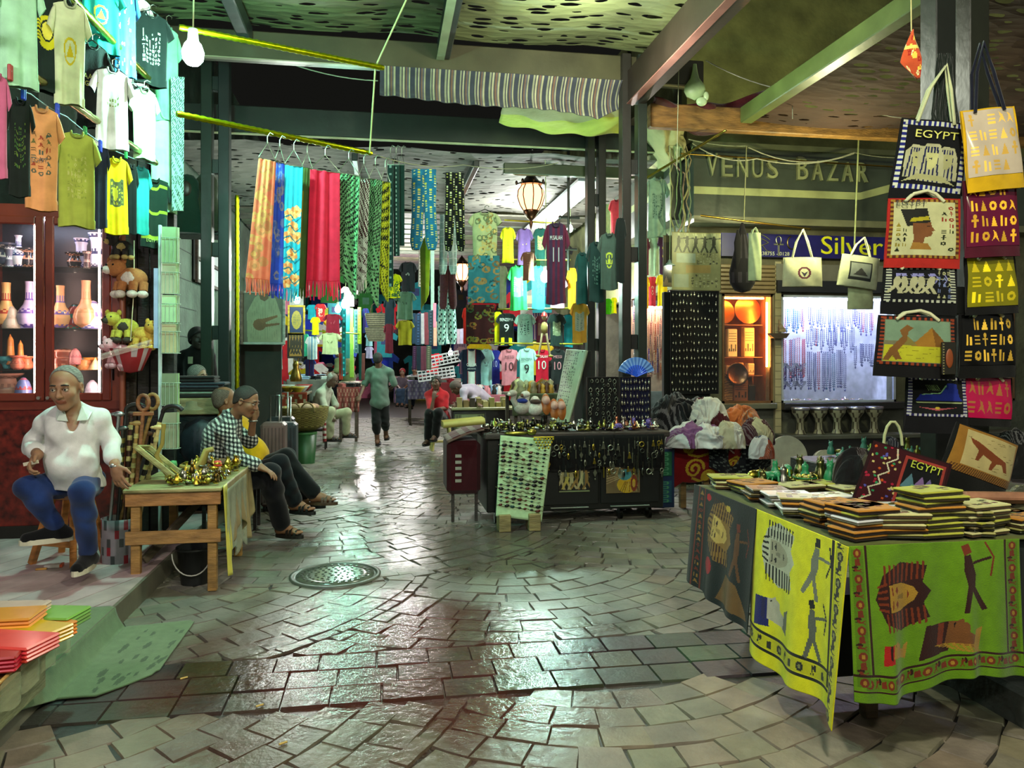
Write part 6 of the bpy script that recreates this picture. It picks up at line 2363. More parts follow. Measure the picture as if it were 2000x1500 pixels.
def table_pieces():
 p=at(430,880,5.9)
 m=MB(Matrix.Translation((p.x,p.y,TZ))@Matrix.Scale(2.6,4))
 m.ell((0,0,.03),(.030,.014,.014),(.36,.25,.12),12,8)
 m.tube([(-.02,0,.03),(-.035,0,.035),(-.04,0,.05)],.006,6,(.36,.25,.12))
 for a in(-.016,.016):
  for b in(-.006,.006):
   m.cyl((a,b,.028),(a,b,0),.0045,.004,6,(.36,.25,.12))
 tag(m.build('wooden_bull','wood'),'small brown carved bull at the back of the trinket table','figurine')
 for px,py,col,lb in((425,905,(.86,.30,.20),'little figure with an orange cap standing on the trinket table'),(338,900,(.30,.62,.36),'little figure with a green cap standing on the trinket table')):
  q=at(px,900,5.65)
  t=thing('capped_figurine',lb,'figurine',(q.x,q.y,TZ),None)
  m=MB(Matrix.Translation((q.x,q.y,TZ)))
  m.lathe([(.028,0),(.03,.03),(.022,.06),(.024,.08),(.0001,.1)],n=12,col=(.78,.72,.62))
  m.build('body','satin',t)
  m=MB(Matrix.Translation((q.x,q.y,TZ+.09)))
  m.lathe([(.03,0),(.03,.014),(.024,.035),(.0001,.04)],n=12,col=col)
  m.build('cap','satin',t)
 q=at(395,895,5.75)
 m=MB()
 m.tube([Vector((q.x-.16,q.y,TZ+.08)),Vector((q.x-.06,q.y,TZ+.05)),Vector((q.x+.0,q.y,TZ+.10)),Vector((q.x+.03,q.y,TZ+.19)),Vector((q.x+.08,q.y,TZ+.20))],[.012,.03,.03,.025,.02],10,(.66,.62,.32))
 tag(m.build('horn_carving','satin'),'curved yellowish horn carving rising from the trinket table','carving')
 q=at(320,900,5.4)
 m=MB()
 m.tube([Vector((q.x+.06,q.y,TZ)),Vector((q.x-.0,q.y,TZ+.10)),Vector((q.x-.05,q.y,TZ+.2)),Vector((q.x-.01,q.y,TZ+.28)),Vector((q.x+.0,q.y,TZ+.42))],[.016,.018,.016,.013,.015],8,(.60,.56,.26))
 tag(m.build('bone_cane','satin'),'curved bone-coloured stick leaning beside the letter opener tray','cane')
 q=atZ(372,1150,0)
 t=thing('plastic_bucket','black plastic bucket under the trestle table','bucket',(q.x,q.y+.16,0))
 m=MB(Matrix.Translation((q.x,q.y+.16,0)))
 m.lathe([(.10,0),(.125,.24),(.135,.24),(.135,.26),(.12,.26),(.095,.02),(.0001,.02)],n=28,col=(.12,.13,.13))
 m.build('body','satin',t)
 m=MB()
 m.tube([Vector((q.x+.13*math.cos(a),q.y+.03+.0*a,.24-.16*math.sin(a)))for a in[PI*k/14 for k in range(15)]],.005,6,(.7,.7,.66))
 m.build('handle','satin',t)
table_pieces()
def plush(px,py,d,sc_,c1,c2,lb,yaw=0,flip=1):
 p=at(px,py,d)
 t=thing('plush_toy',lb,'soft toy',tuple(p),None)
 M_=face(p,yaw)@Matrix.Scale(sc_,4)
 m=MB(M_)
 m.ell((0,0,0),(.10,.07,.075),c1,16,10)
 m.ell((.0,-.012,.0),(.07,.065,.06),c2,14,8)
 m.build('body','plush',t)
 m=MB(M_)
 m.ell((-.09*flip,-.03,.07),(.062,.058,.058),c1,14,9)
 m.ell((-.13*flip,-.06,.055),(.034,.032,.028),c2,12,7)
 m.ell((-.155*flip,-.08,.06),(.010,.010,.008),(.05,.04,.04),8,5)
 for sx in(-1,1):
  m.ell((-.09*flip+sx*.045,-.02,.12),(.02,.012,.026),c1,10,6)
  m.ell((-.105*flip+sx*.022,-.082,.085),(.008,.006,.008),(.03,.03,.03),8,5)
 m.build('head','plush',t)
 for k,(a,b)in enumerate(((-.07,-.03),(-.03,-.06),(.04,-.06),(.085,-.02))):
  m=MB(M_)
  m.tube([(a,b,-.03),(a*1.1,b-.02,-.085)],[.03,.026],10,c1)
  m.ell((a*1.1,b-.03,-.105),(.034,.036,.026),c2,12,7)
  m.build('leg','plush',t)
plush(240,484,6.3,.8,'2a2622','b8a060','black and fawn plush toy at the top of the hanging string',10)
plush(258,545,6.3,1.25,'a86a3a','d8ccc0','brown and white plush calf in the middle of the hanging string',0)
plush(246,640,6.25,1.0,'b8b040','3a3428','yellow-green plush toy with dark paws',5)
plush(280,655,6.25,.95,'c8a440','d0b048','golden yellow plush toy with its head hanging down',0,-1)
plush(238,690,6.2,.95,'d8a0a8','c898a0','pink fluffy plush toy inside the wrapping',0)
def gift_bag():
 p=at(255,690,6.15)
 t=thing('toy_package','clear bag with red floral pattern hanging under the plush toys','bag',tuple(p))
 m=MB(face(p))
 m.lathe([(.0001,-.16),(.09,-.14),(.14,-.03),(.17,.04)],n=20,col=(.62,.18,.18),colf=lambda u,v:(.70,.62,.62)if math.sin(u*50)*math.sin(v*20)>.3 else(.60,.14,.16),sy=.6)
 m.build('pouch','satin',t)
 m=MB(face(p))
 m.grid(lambda u,v:(-.2+.42*u,-.12+.02*math.sin(v*9),-.06+.12*u+.05*v),8,4,(.9,.8,.75))
 m.build('film_flap','film',t)
 m=MB()
 m.tube([p+Vector((0,0,.1)),at(262,560,6.25),at(262,470,6.3)],.004,5,(.8,.75,.6))
 m.build('string','matte',t)
gift_bag()
for px,py,lb,col in((300,492,'small orange cloth corner hanging behind the dark green t-shirt',(.80,.34,.12)),):
 p=at(px,py,6.6)
 m=MB(face(p))
 m.sheet(lambda u,v:(-.09+.18*u,.01*math.sin(u*12),-.05-.05*math.sin(u*7)*(1-v)+.06*v),12,4,col,.004)
 tag(m.build('orange_cloth','cloth'),lb,'cloth')
def card_rack():
 x=at(335,700,6.2).x
 y=at(335,700,6.2).y
 t=thing('card_rack','pale wire rack of postcards standing beside the walking canes','card rack',(x,y,.14))
 m=MB()
 m.rbox(x-.10,y-.01,.14,x-.075,y+.015,at(330,440,6.2).z,(.72,.82,.80),.004)
 m.build('upright','satin',t)
 for k,(py,hh)in enumerate([(480,70),(545,60),(605,55),(660,60),(760,62),(840,70)]):
  z=at(335,py+hh/2,6.2).z
  h_=hh/FP*6.2
  m=MB()
  for a in range(5):
   m.tube([(x-.06+a*.03,y-.06,z),(x-.06+a*.03,y-.06,z+h_*.7)],.0025,4,(.7,.8,.7))
  for b in(0,.7):
   m.tube([(x-.07,y,z+b*h_),(x-.06,y-.06,z+b*h_),(x+.06,y-.06,z+b*h_),(x+.07,y,z+b*h_)],.003,4,(.7,.8,.7))
  pk=m.build('pocket','satin',t)
  m=MB()
  for a in range(6):
   m.box(x-.06+a*.02,y-.05+a*.006,z+.005,x+.045+a*.004,y-.047+a*.006,z+h_,jit((.62,.68,.52),.18,LR))
  m.build('postcards','satin',pk,k='stuff')
 m=MB()
 m.box(x-.13,y-.02,at(320,680,6.2).z,x-.10,y+.01,at(320,525,6.2).z,(.62,.72,.85))
 m.build('blue_strip','satin',t)
card_rack()
def cloth_heap():
 a,b=at(350,800,7.3),at(452,800,7.3)
 t=thing('goods_crate','pale wooden crate topped by folded clothes in front of the reader','crate',((a.x+b.x)/2,a.y,.14))
 m=MB()
 z=at(400,778,7.3).z
 m.rbox(a.x-.2,a.y,z-.16,b.x,a.y+.35,z,(.56,.54,.38),.01)
 m.rbox(a.x-.2,a.y+.02,.14,b.x-.02,a.y+.33,z-.17,(.08,.10,.12),.01)
 m.build('box','wood',t)
 for i in range(7):
  m=MB()
  zz=z+i*.03+.003
  cx=(a.x+b.x)/2-.1+LR.uniform(-.06,.06)
  c=LR.choice([(.46,.56,.50),(.13,.15,.15),(.6,.62,.5),(.2,.26,.3)])
  m.rbox(cx-.22,a.y+.02,zz,cx+.22,a.y+.28,zz+.026,c,.012)
  tag(m.build('folded_garment','cloth'),'folded garment stacked on the crate before the reader with glasses','garment','folded garments stacked before the reader with glasses')
 m=MB(face(at(388,862,7.0)))
 m.lathe([(.10,-.2),(.17,-.1),(.17,.05),(.12,.16),(.04,.2),(.0001,.21)],n=18,col=(.12,.17,.20),sy=.5)
 tag(m.build('blue_sack','leather'),'dark blue bag leaning on the crate behind the chequered shirt','bag')
 m=MB(face(at(374,800,6.95)))
 m.lathe([(.10,0),(.09,.012),(.05,.03),(.045,.07),(.0001,.08)],n=18,col=(.46,.47,.36))
 tag(m.build('sun_hat','cloth'),'greyish brimmed hat lying on the dark blue bag','hat')
cloth_heap()
def carpet():
 r=random.Random(8)
 yA,yB=3.0,atZ(100,1192,.14).y
 m=MB()
 def prof(u,y):
  L=u*3.0
  if L<1.6:
   return(EX-1.6+L,.147)
  if L<1.78:
   k=(L-1.6)/.18
   return(EX+.022+.05*k*k,.147-.138*k)
  k=(L-1.78)/1.22
  return(EX+.07+.38*k,.011)
 yc=atZ(200,1372,0).y
 def S(u,v):
  L=u*3.0
  y0=3.1
  y1=yB
  y=y0+(y1-y0)*v
  x,z=prof(u,y)
  if L>1.78:
   k=(L-1.78)/1.22
   ya=3.88+.02*k+.42*max(0,k-.45)
   yb=4.86+.06*k
   y=ya+(yb-ya)*v
   z+=.004*math.sin(x*14)*math.sin(y*9)+.003
   if k>.96:
    y=ya+.03+(yb-ya-.06)*v
  elif L>1.5:
   q=(L-1.5)/.28
   y=y*(1-q)+(3.88+(4.86-3.88)*v)*q
  return(x,y,z)
 spots=[(r.uniform(.68,.98),r.uniform(.05,.9),r.uniform(.01,.028))for _ in range(26)]
 def cf(u,v):
  for a,b,c in spots:
   if(u-a)**2+((v-b)*.35)**2<c*c*.5:
    return(.24,.32,.22)
  return(.38,.46,.33)
 m.sheet(S,130,60,(.33,.41,.29),.008,colf=cf)
 tag(m.build('green_carpet','towel'),'worn green carpet laid over the deck edge and the paving','carpet')
carpet()
def snack_tray():
 t=thing('wrapped_goods_stand','low stand with colourful folded cloths in clear wrapping on the carpet','stand',(at(40,1290,3.6).x,at(40,1290,3.6).y,.147))
 z=.36
 A,B,Cc,D=atZ(128,1214,z),atZ(-10,1342,z),atZ(-160,1342,z),atZ(-40,1214,z)
 m=MB()
 for k,(dz,col,s)in enumerate(((0,(.56,.40,.22),0),(-.035,(.36,.34,.2),.004))):
  P=[A,B,Cc,D]
  m.add([Vector((p.x,p.y,z+dz-.015))for p in P]+[Vector((p.x,p.y,z+dz-.035))for p in P],[(0,1,2,3)[::-1],(4,5,6,7),(0,1,5,4),(1,2,6,5),(2,3,7,6),(3,0,4,7)],col)
 for k in range(2):
  d=(B-A).normalized()
 m.tube([A+Vector((0,0,.0)),B],.008,6,(.72,.56,.3))
 m.tube([A+Vector((0,0,.0)),D],.008,6,(.6,.5,.4))
 m.build('tray','wood',t)
 q=B+(Cc-B)*.3
 m=MB()
 m.rbox(B.x-.3,B.y+.05,.147,B.x-.02,B.y+.5,z-.06,(.44,.46,.33),.01)
 m.build('box','wood',t)
 m=MB()
 m.grid(lambda u,v:(A.lerp(B,u)+Vector((.02+.015*math.sin(u*25),0,-.12*v+.01*math.sin(u*31+v*3)))),40,6,(.75,.78,.62))
 m.build('wrap_skirt','film',t)
 r=random.Random(2)
 cols=[('cd7a26','orange folded cloth'),('d8a82a','amber folded cloth'),('c23a34','red folded cloth'),('6a9a40','green folded cloth'),('c8a890','beige patterned cloth'),('d8893a','light orange cloth'),('b82a30','deep red cloth')]
 for i,(c,nm)in enumerate(cols):
  u=[.22,.38,.62,.06,.12,.3,.8][i]
  v=[.10,.06,.08,.06,.5,.45,.3][i]
  p=A.lerp(B,u).lerp(D.lerp(Cc,u),v+.12)
  m=MB(Matrix.Translation((p.x,p.y,z-.012+[.0,.021,.035,.012,.048,.06,.027][i]))@Matrix.Rotation(R(-30+6*i),4,'Z'))
  for k in range(4):
   m.rbox(-.16,-.095,k*.016,.16,.095,k*.016+.015,jit(c,.12,r),.007)
  m.rbox(-.132,-.077,.0,.132,.077,.068,(.9,.9,.88),.004)if False else None
  tag(m.build('folded_cloth','gloss'),nm+' in glossy wrapping on the low stand','cloth',None)
snack_tray()
def litter():
 p=atZ(102,1108,.142)
 m=MB(Matrix.Translation((p.x,p.y,.142))@Matrix.Rotation(R(8),4,'Z'))
 m.rbox(-.045,-.03,0,.055,.03,.022,(.78,.76,.72),.003)
 m.box(.05,-.03,.001,.068,.03,.0215,(.75,.3,.12))
 m.rbox(-.09,-.06,0,-.02,-.035,.012,(.78,.58,.28),.003)
 tag(m.build('cigarette_packet','satin'),'crumpled cigarette packet on the deck boards by the sneaker','packet')
 for px,py,lb in((352,1326,'cigarette end beside the corner of the green carpet'),(500,1380,'cigarette end on the lower paving'),(545,1454,'cigarette end nearest the bottom of the frame')):
  q=atZ(px,py,.006)
  m=MB()
  m.cyl(q,q+Vector((.03,.018,0)),.005,n=6,col=(.78,.66,.36))
  tag(m.build('cigarette_end','matte'),lb,'cigarette end')
litter()
def suitcase(px0,py0,px1,py1,Y,col,lb,handle=True,ribs=True):
 a,b=atY(px0,py1,Y),atY(px1,py0,Y)
 z0=max(0.03,a.z)
 t=thing('suitcase',lb,'suitcase',((a.x+b.x)/2,Y+.13,0),None)
 m=MB()
 m.rbox(a.x,Y,.05,b.x,Y+.26,b.z,col,.03)
 if ribs:
  n=7
  for k in range(n):
   x=a.x+(b.x-a.x)*(k+.5)/n
   m.rbox(x-.008,Y-.006,.1,x+.008,Y+.0,b.z-.05,tuple(q*.8 for q in C(col)),.003)
 m.build('shell','satin',t)
 for sx in(a.x+.04,b.x-.04):
  for yy in(Y+.04,Y+.22):
   m=MB()
   m.cyl((sx-.012,yy,.025),(sx+.012,yy,.025),.025,n=14,col=(.06,.06,.06))
   m.build('wheel','satin',t)
 if handle:
  m=MB()
  h_=b.z+.28
  m.tube([(a.x+.08,Y+.2,b.z),(a.x+.08,Y+.2,h_),(b.x-.08,Y+.2,h_),(b.x-.08,Y+.2,b.z)],.010,6,(.66,.68,.66))
  m.build('telescopic_handle','metal',t)
suitcase(507,826,556,892,8.3,(.42,.34,.33),'dull pink hard-shell suitcase, nearest of the luggage row')
suitcase(530,826,578,886,8.75,(.20,.23,.25),'grey ribbed suitcase behind the pink one')
suitcase(520,815,572,880,9.2,(.13,.15,.16),'black suitcase at the back of the luggage row')
def wicker():
 p=atY(592,840,12.2)
 t=thing('wicker_basket','big round wicker basket between the suitcases and the elderly person','basket',(p.x,12.2,p.z))
 m=MB(Matrix.Translation((p.x,12.2,p.z)))
 pr=[(.18,0),(.30,.06),(.36,.18),(.38,.30),(.385,.36),(.37,.36),(.34,.2),(.2,.05),(.0001,.03)]
 fine=[]
 for i in range(4):
  for q in range(8):
   t_=q/8
   r_=pr[i][0]*(1-t_)+pr[i+1][0]*t_
   fine.append((r_+(.006 if q%2 else 0),pr[i][1]*(1-t_)+pr[i+1][1]*t_))
 m.lathe(fine+pr[4:],n=40,col=(.42,.38,.18),colf=lambda u,v:(.50,.46,.22)if int(u*40+v*40)%2 else(.34,.30,.13))
 m.build('basket_body','straw',t)
 for sx in(-1,1):
  m=MB()
  m.tube([Vector((p.x+sx*.1+.1*math.cos(a),12.2-.37,p.z+.3+.14*math.sin(a)))for a in[k*PI/8 for k in range(9)]],.012,6,(.40,.35,.18))
  m.build('handle','straw',t)
 m=MB()
 for k in range(12):
  a=k*2.4
  m.ell((p.x+.2*math.cos(a)*(k/12)**.5,12.2+.2*math.sin(a)*(k/12)**.5,p.z+.36),(.09,.08,.05),jit((.66,.58,.46),.15,LR),8,5)
 tag(m.build('bread_rolls','matte'),'heap of pale wares filling the wicker basket','goods',None,'stuff')
 q=atY(594,866,11.9)
 t=thing('green_pail','green patterned pail under the wicker basket','pail',(q.x,12.1,0))
 m=MB()
 m.lathe([(.14,0),(.17,p.z-.02),(.165,p.z-.02),(.135,.02),(.0001,.02)],(q.x,12.1,0),26,(.16,.34,.17),colf=lambda u,v:(.30,.52,.30)if math.sin(u*60)*math.sin(v*16)>.4 else(.13,.30,.15))
 m.build('body','satin',t)
 m=MB()
 m.lathe([(.172,p.z-.05),(.178,p.z-.04),(.172,p.z-.02)],(q.x,12.1,0),26,(.2,.4,.2))
 m.build('rim','satin',t)
 a,b=atY(634,862,12.7),atY(633,800,12.7)
 m=MB()
 for k in range(12):
  p0,p1=Vector(a).lerp(b,k/12),Vector(a).lerp(b,(k+1)/12)
  p0.z,p1.z=max(p0.z,0),max(p1.z,0)
  m.cyl(p0,p1,.03,n=8,col=(.75,.72,.68)if k%2 else(.50,.14,.16))
 tag(m.build('striped_stick','satin'),'red and white wrapped stick held by the person in cream','stick')
wicker()
def scarf_bust(px,py,d,col,lb):
 p=at(px,py,d)
 t=thing('headscarf_bust',lb,'display bust',tuple(p),None)
 m=MB(face(p,10))
 m.lathe([(.26,-.42),(.25,-.28),(.17,-.12),(.12,.0),(.135,.1),(.125,.2),(.07,.27),(.0001,.29)],n=22,col=col,sy=.7)
 m.build('scarf','drape',t)
 m=MB(face(p,10))
 m.ell((.0,-.085,.10),(.065,.03,.09),(.20,.17,.13),14,9)
 m.build('face','satin',t)
scarf_bust(366,388,9.0,(.10,.20,.15),'dark green headscarf bust on the high shelf beside the double post')
scarf_bust(404,385,9.1,(.22,.24,.17),'olive beige headscarf bust nearest the dark green double post')
a,b=at(338,450,9.0),at(428,450,9.0)
m=MB()
m.rbox(a.x,a.y-.05,a.z-.05,b.x,a.y+.35,a.z+.0,(.12,.14,.11),.006)
tag(m.build('high_shelf','wood'),'dark shelf high on the deck side wall under the headscarf busts','shelf')
t=thing('barred_window','small barred window glowing grey-white behind the double post','window',tuple(at(400,560,9.6)))
a,b=atX(382,560,-2.7),atX(428,492,-2.7)
m=MB()
m.box(-2.73,a.y,b.z-.62,-2.7,b.y,b.z,(.62,.62,.64))
m.build('pane','satin',t)
m=MB()
for q in(a.y-.03,(a.y+b.y)/2,b.y-.02):
 m.box(-2.7,q,b.z-.66,-2.66,q+.06,b.z+.04,(.20,.15,.11))
for z in(b.z-.66,b.z-.33,b.z):
 m.box(-2.7,a.y,z,-2.66,b.y,z+.05,(.20,.15,.11))
m.build('bars','wood',t)
# ======================= right side: cloth-covered table and printed bags =======================
HR=random.Random(77)
TBX,TBY0,TBY1,TBZ=1.83,2.80,4.28,.85
def rotp(pts,cx,cy,s,rot,asp=1.0):
 c,q=math.cos(R(rot)),math.sin(R(rot))
 return[(cx+(x*c-y*q)*s/asp,cy+(x*q+y*c)*s)for x,y in pts]
def crown_head(I,cx,cy,s,rot,asp,c1,c2,c3):
 """a striped head-cloth with a face, front view"""
 I.poly(rotp([(-.5,-.55),(-.62,.0),(-.42,.42),(0,.6),(.42,.42),(.62,0),(.5,-.55),(.2,-.45),(0,-.6),(-.2,-.45)],cx,cy,s,rot,asp),c1)
 for k in range(9):
  y=-.5+k*.105
  I.poly(rotp([(-.58,y),(-.26,y+.03),(-.26,y+.07),(-.6,y+.045)],cx,cy,s,rot,asp),c2)
  I.poly(rotp([(.58,y),(.26,y+.03),(.26,y+.07),(.6,y+.045)],cx,cy,s,rot,asp),c2)
 for k in range(5):
  x=-.24+k*.12
  I.poly(rotp([(x,.34),(x+.05,.34),(x*.8+.04,.55),(x*.8,.55)],cx,cy,s,rot,asp),c2)
 I.poly(rotp([(-.24,.3),(-.25,0),(-.13,-.28),(0,-.36),(.13,-.28),(.25,0),(.24,.3)],cx,cy,s,rot,asp),c3)
 for sx in(-1,1):
  I.poly(rotp([(sx*.05,.1),(sx*.12,.15),(sx*.2,.1),(sx*.12,.07)],cx,cy,s,rot,asp),c2)
  I.poly(rotp([(sx*.04,.2),(sx*.2,.22),(sx*.2,.25),(sx*.04,.23)],cx,cy,s,rot,asp),c2)
 I.poly(rotp([(-.03,.1),(.03,.1),(.05,-.06),(-.05,-.06)],cx,cy,s,rot,asp),tuple(x*.8 for x in C(c3)))
 I.poly(rotp([(-.08,-.16),(.08,-.16),(0,-.2)],cx,cy,s,rot,asp),c2)
def profile_head(I,cx,cy,s,rot,asp,skin,hat,band,coll):
 I.poly(rotp([(-.45,.1),(-.62,.62),(.05,.66),(.16,.2)],cx,cy,s,rot,asp),hat)
 I.poly(rotp([(-.33,.36),(.1,.42),(.12,.3),(-.38,.24)],cx,cy,s,rot,asp),band)
 I.poly(rotp([(-.3,.2),(.16,.22),(.2,.08),(.28,-.02),(.2,-.06),(.21,-.12),(.16,-.2),(.02,-.22),(-.02,-.42),(.16,-.6),(-.36,-.6),(-.28,-.3)],cx,cy,s,rot,asp),skin)
 I.poly(rotp([(-.36,-.6),(.2,-.6),(.1,-.42),(-.3,-.38)],cx,cy,s,rot,asp),coll)
 I.poly(rotp([(.04,.1),(.14,.13),(.16,.09)],cx,cy,s,rot,asp),(.05,.05,.05))
def archer(I,cx,cy,s,rot,asp,c1,c2):
 I.poly(rotp([(-.06,.45),(.06,.45),(.1,.1),(.05,-.1),(.22,-.5),(.12,-.52),(-.02,-.18),(-.18,-.5),(-.28,-.48),(-.1,-.05),(-.12,.2)],cx,cy,s,rot,asp),c1)
 I.poly(rotp([(-.08,.62),(.06,.64),(.09,.48),(-.06,.45)],cx,cy,s,rot,asp),c2)
 I.line(rotp([(.1,.3),(.4,.34)],cx,cy,s,rot,asp),.02,c1,asp)
 I.line(rotp([(.36,.6),(.46,.34),(.36,.05)],cx,cy,s,rot,asp),.014,c2,asp)
def towel(bg,ink,gold,dark,w,h,mode):
 I=Img(w,h,bg)
 asp={'green':1.3,'yellow':1.08,'black':1.35}[mode]
 f=lambda d:d/asp
 r=random.Random(w)
 def bar(x0,y0,x1,y1,n,horiz):
  I.rect(x0,y0,x1,y1,tuple(q*.86 for q in C(bg)))
  for k in range(n):
   t=(k+.5)/n
   cx,cy=(x0+(x1-x0)*t,(y0+y1)/2)if horiz else((x0+x1)/2,y0+(y1-y0)*t)
   if k%3==0:
    I.disc(cx,cy,f(.028),.03,ink)
    I.disc(cx,cy,f(.013),.015,gold)
   elif k%3==1:
    archer(I,cx,cy,.055,0 if horiz else 90,asp,ink,dark)
   else:
    I.poly([(cx-f(.02),cy-.025),(cx+f(.02),cy-.025),(cx+f(.012),cy+.025),(cx-f(.02),cy+.015)],ink)
 if mode=='green':
  bar(.05,.08,.95,.155,22,True)
  bar(.015,.1,.075,.98,16,False)
  bar(.925,.1,.985,.98,16,False)
  for a,b,c,d in((0.0,.165,1,.18),(0,.062,1,.076)):
   I.rect(a,b,c,d,dark)
  for x in(.088,.905):
   I.rect(x,.17,x+.013,1,dark)
  crown_head(I,.30,.66,.36,92,asp,dark,ink,gold)
  archer(I,.70,.70,.44,8,asp,dark,ink)
  profile_head(I,.26,.33,.19,80,asp,gold,(.62,.10,.08),dark,gold)
  profile_head(I,.60,.35,.34,75,asp,(.42,.26,.12),dark,ink,gold)
  for k in range(6):
   I.line([(.48+k*.02,.27-k*.012),(.70+k*.01,.24-k*.012)],.007,gold,asp)
 elif mode=='yellow':
  I.rect(0,.12,1,.20,tuple(q*.9 for q in C(bg)))
  bar(0,.115,1,.19,11,True)
  for y in(.2,.09):
   I.rect(0,y,1,y+.018,dark)
  I.rect(.84,.12,.87,1,dark)
  bar(.88,.0,1,1,20,False)
  crown_head(I,.30,.76,.34,88,asp,(.72,.72,.62),dark,(.62,.6,.5))
  archer(I,.68,.76,.34,-10,asp,(.45,.46,.40),dark)
  profile_head(I,.26,.40,.30,85,asp,(.7,.68,.6),(.05,.08,.38),(.1,.1,.3),(.4,.4,.35))
  archer(I,.68,.38,.32,5,asp,(.35,.36,.32),dark)
 else:
  for x in(.10,.2):
   I.rect(x,0,x+.02,1,ink)
  glyph_rows(I,.115,.03,.2,.98,16,1,[ink,gold],r,1)
  crown_head(I,.48,.66,.46,80,asp,gold,dark,(.75,.62,.32))
  I.disc(.36,.30,f(.09),.08,(.62,.05,.10))
  archer(I,.78,.55,.42,0,asp,(.36,.22,.1),ink)
  I.poly([(.5,.05),(.62,.32),(.8,.3),(.95,.06)],(.42,.3,.14))
  I.disc(.28,.93,f(.05),.035,(.7,.06,.12))
  I.disc(.6,.9,f(.05),.03,(.75,.62,.2))
 return I.a
def display_table():
 t=thing('display_table','large trading table hidden under printed cloths at the kerb','table',(2.6,3.5,0))
 m=MB()
 m.rbox(TBX+.03,TBY0+.03,TBZ-.04,3.7,TBY1,TBZ-.008,(.35,.28,.16),.005)
 m.build('top','wood',t)
 for x,y in((TBX+.28,TBY0+.3),(TBX+.25,TBY1-.2),(3.6,TBY0+.12),(3.6,TBY1-.1)):
  m=MB()
  m.rbox(x,y,0 if x<2.7 else .16,x+.06,y+.06,TBZ-.04,(.30,.24,.15),.004)
  m.build('leg','wood',t)
 for x in(2.6,):
  m=MB()
  m.rbox(TBX+.06,TBY0+.45,.12,2.66,TBY0+.75,.5,(.09,.12,.12),.02)
  tag(m.build('storage_crate','matte',loc=(2.3,3.4,0)),'dark crate pushed under the green towel table','crate')
 def G(u,v):
  x=TBX-.012+.775*u
  dr=.60+.03*math.sin(u*7)-.05*u
  sw=.012*math.sin(u*30+1)+.02*math.sin(u*11)
  return(x+.02*(1-v)*math.sin(u*14),TBY0-.012-.03*(1-v)**1.0-sw*(1-v)**.7,TBZ+.004-dr*(1-v))
 m=MB()
 im=towel((.36,.52,.05),(.42,.16,.06),(.60,.46,.14),(.17,.05,.03),300,190,'green')
 m.sheet(G,300,190,(.3,.45,.05),.004,img=im)
 tag(m.build('green_towel','towel'),'lime green towel printed with pharaoh heads on the front of the table','towel')
 def Yf(u,v):
  y=3.56-(3.56-TBY0+.03)*u
  dr=.70+.02*math.sin(u*5)
  fold=.02*math.sin(u*15)*(1-v)
  x=TBX-.014-.03*(1-v)-fold
  if u>.9:
   k=(u-.9)/.1
   x-=.01+.03*k*(1-v)
   dr+=.04*k
  return(x,y,TBZ+.006-dr*(1-v))
 m=MB()
 im=towel((.86,.84,.06),(.14,.15,.12),(.5,.5,.3),(.06,.07,.06),120,200,'yellow')
 m.sheet(Yf,120,200,(.8,.78,.06),.004,img=im)
 tag(m.build('yellow_towel','towel'),'bright yellow towel with black pharaoh prints at the table corner','towel')
 def Bf(u,v):
  y=TBY1+.03-(TBY1+.03-3.54)*u
  dr=.56+.05*u
  x=TBX-.016-.05*(1-v)-.014*math.sin(u*19)*(1-v)
  return(x,y,TBZ+.006-dr*(1-v))
 m=MB()
 im=towel((.055,.10,.10),(.40,.14,.07),(.52,.38,.15),(.2,.08,.04),110,150,'black')
 m.sheet(Bf,110,150,(.05,.09,.09),.004,img=im)
 tag(m.build('black_towel','towel'),'dark green-black towel with a gold pharaoh head on the alley side of the table','towel')
 m=MB()
 m.sheet(lambda u,v:(TBX-.005+(1.9)*u,TBY0-.01+(TBY1-TBY0+.02)*v,TBZ+.003+.003*math.sin(u*20+v*9)),30,20,(.30,.32,.14),.006)
 tag(m.build('table_cloth','cloth'),'olive underlay cloth spread over the trading table','tablecloth')
display_table()
def folded(w,dp,h,c,c2,r):
 m=MB()
 m.rbox(-w/2,-dp/2,0,w/2,dp/2,h*.45,c2,h*.2)
 m.rbox(-w/2-.004,-dp/2-.003,h*.48,w/2,dp/2,h,c,h*.25)
 n=4
 for k in range(10):
  x,y=r.uniform(-w*.35,w*.3),r.uniform(-dp*.35,dp*.3)
  m.box(x,y,h,x+w*.12,y+dp*.1,h+.001,jit((.30,.20,.10),.3,r))
 return m
PROT=[]
OC,CRM,GRY,LIM=(.66,.44,.12),(.70,.68,.46),(.66,.66,.62),(.62,.62,.20)
for i,(c,c2)in enumerate(((OC,(.14,.09,.05)),(CRM,(.30,.22,.12)),((.74,.74,.74),(.45,.44,.36)),(LIM,(.2,.17,.08)),((.56,.54,.30),(.12,.12,.1)),((.36,.32,.20),(.1,.1,.08)))):
 PROT.append((folded(.21,.15,.020,c,c2,HR),['ochre','cream','glossy white','lime','khaki','dark patterned'][i],'satin' if i in(2,4,5)else 'cloth'))
FIRST={}
spots=[(1712,1052,6,0),(1800,1052,5,1),(1880,1050,9,3),(1935,1046,5,4),(1990,1050,6,1),(1660,1030,6,0),(1610,1010,5,0),(1568,990,4,4),(1540,972,3,2),(1665,996,3,2),(1740,1010,4,2),(1820,1014,2,4),(1620,968,2,2),(1500,962,3,5),(1560,945,2,1),(1470,948,3,3),(1425,936,3,3),(1392,940,2,1),(1600,942,2,5),(1660,950,2,1),(1710,968,2,4),(1770,985,2,5),(1855,1000,2,1),(1910,1012,3,1),(1520,928,2,2),(1590,925,1,2),(1455,928,1,1),(1640,930,2,4),(1950,1010,3,5),(1990,1018,3,1)]
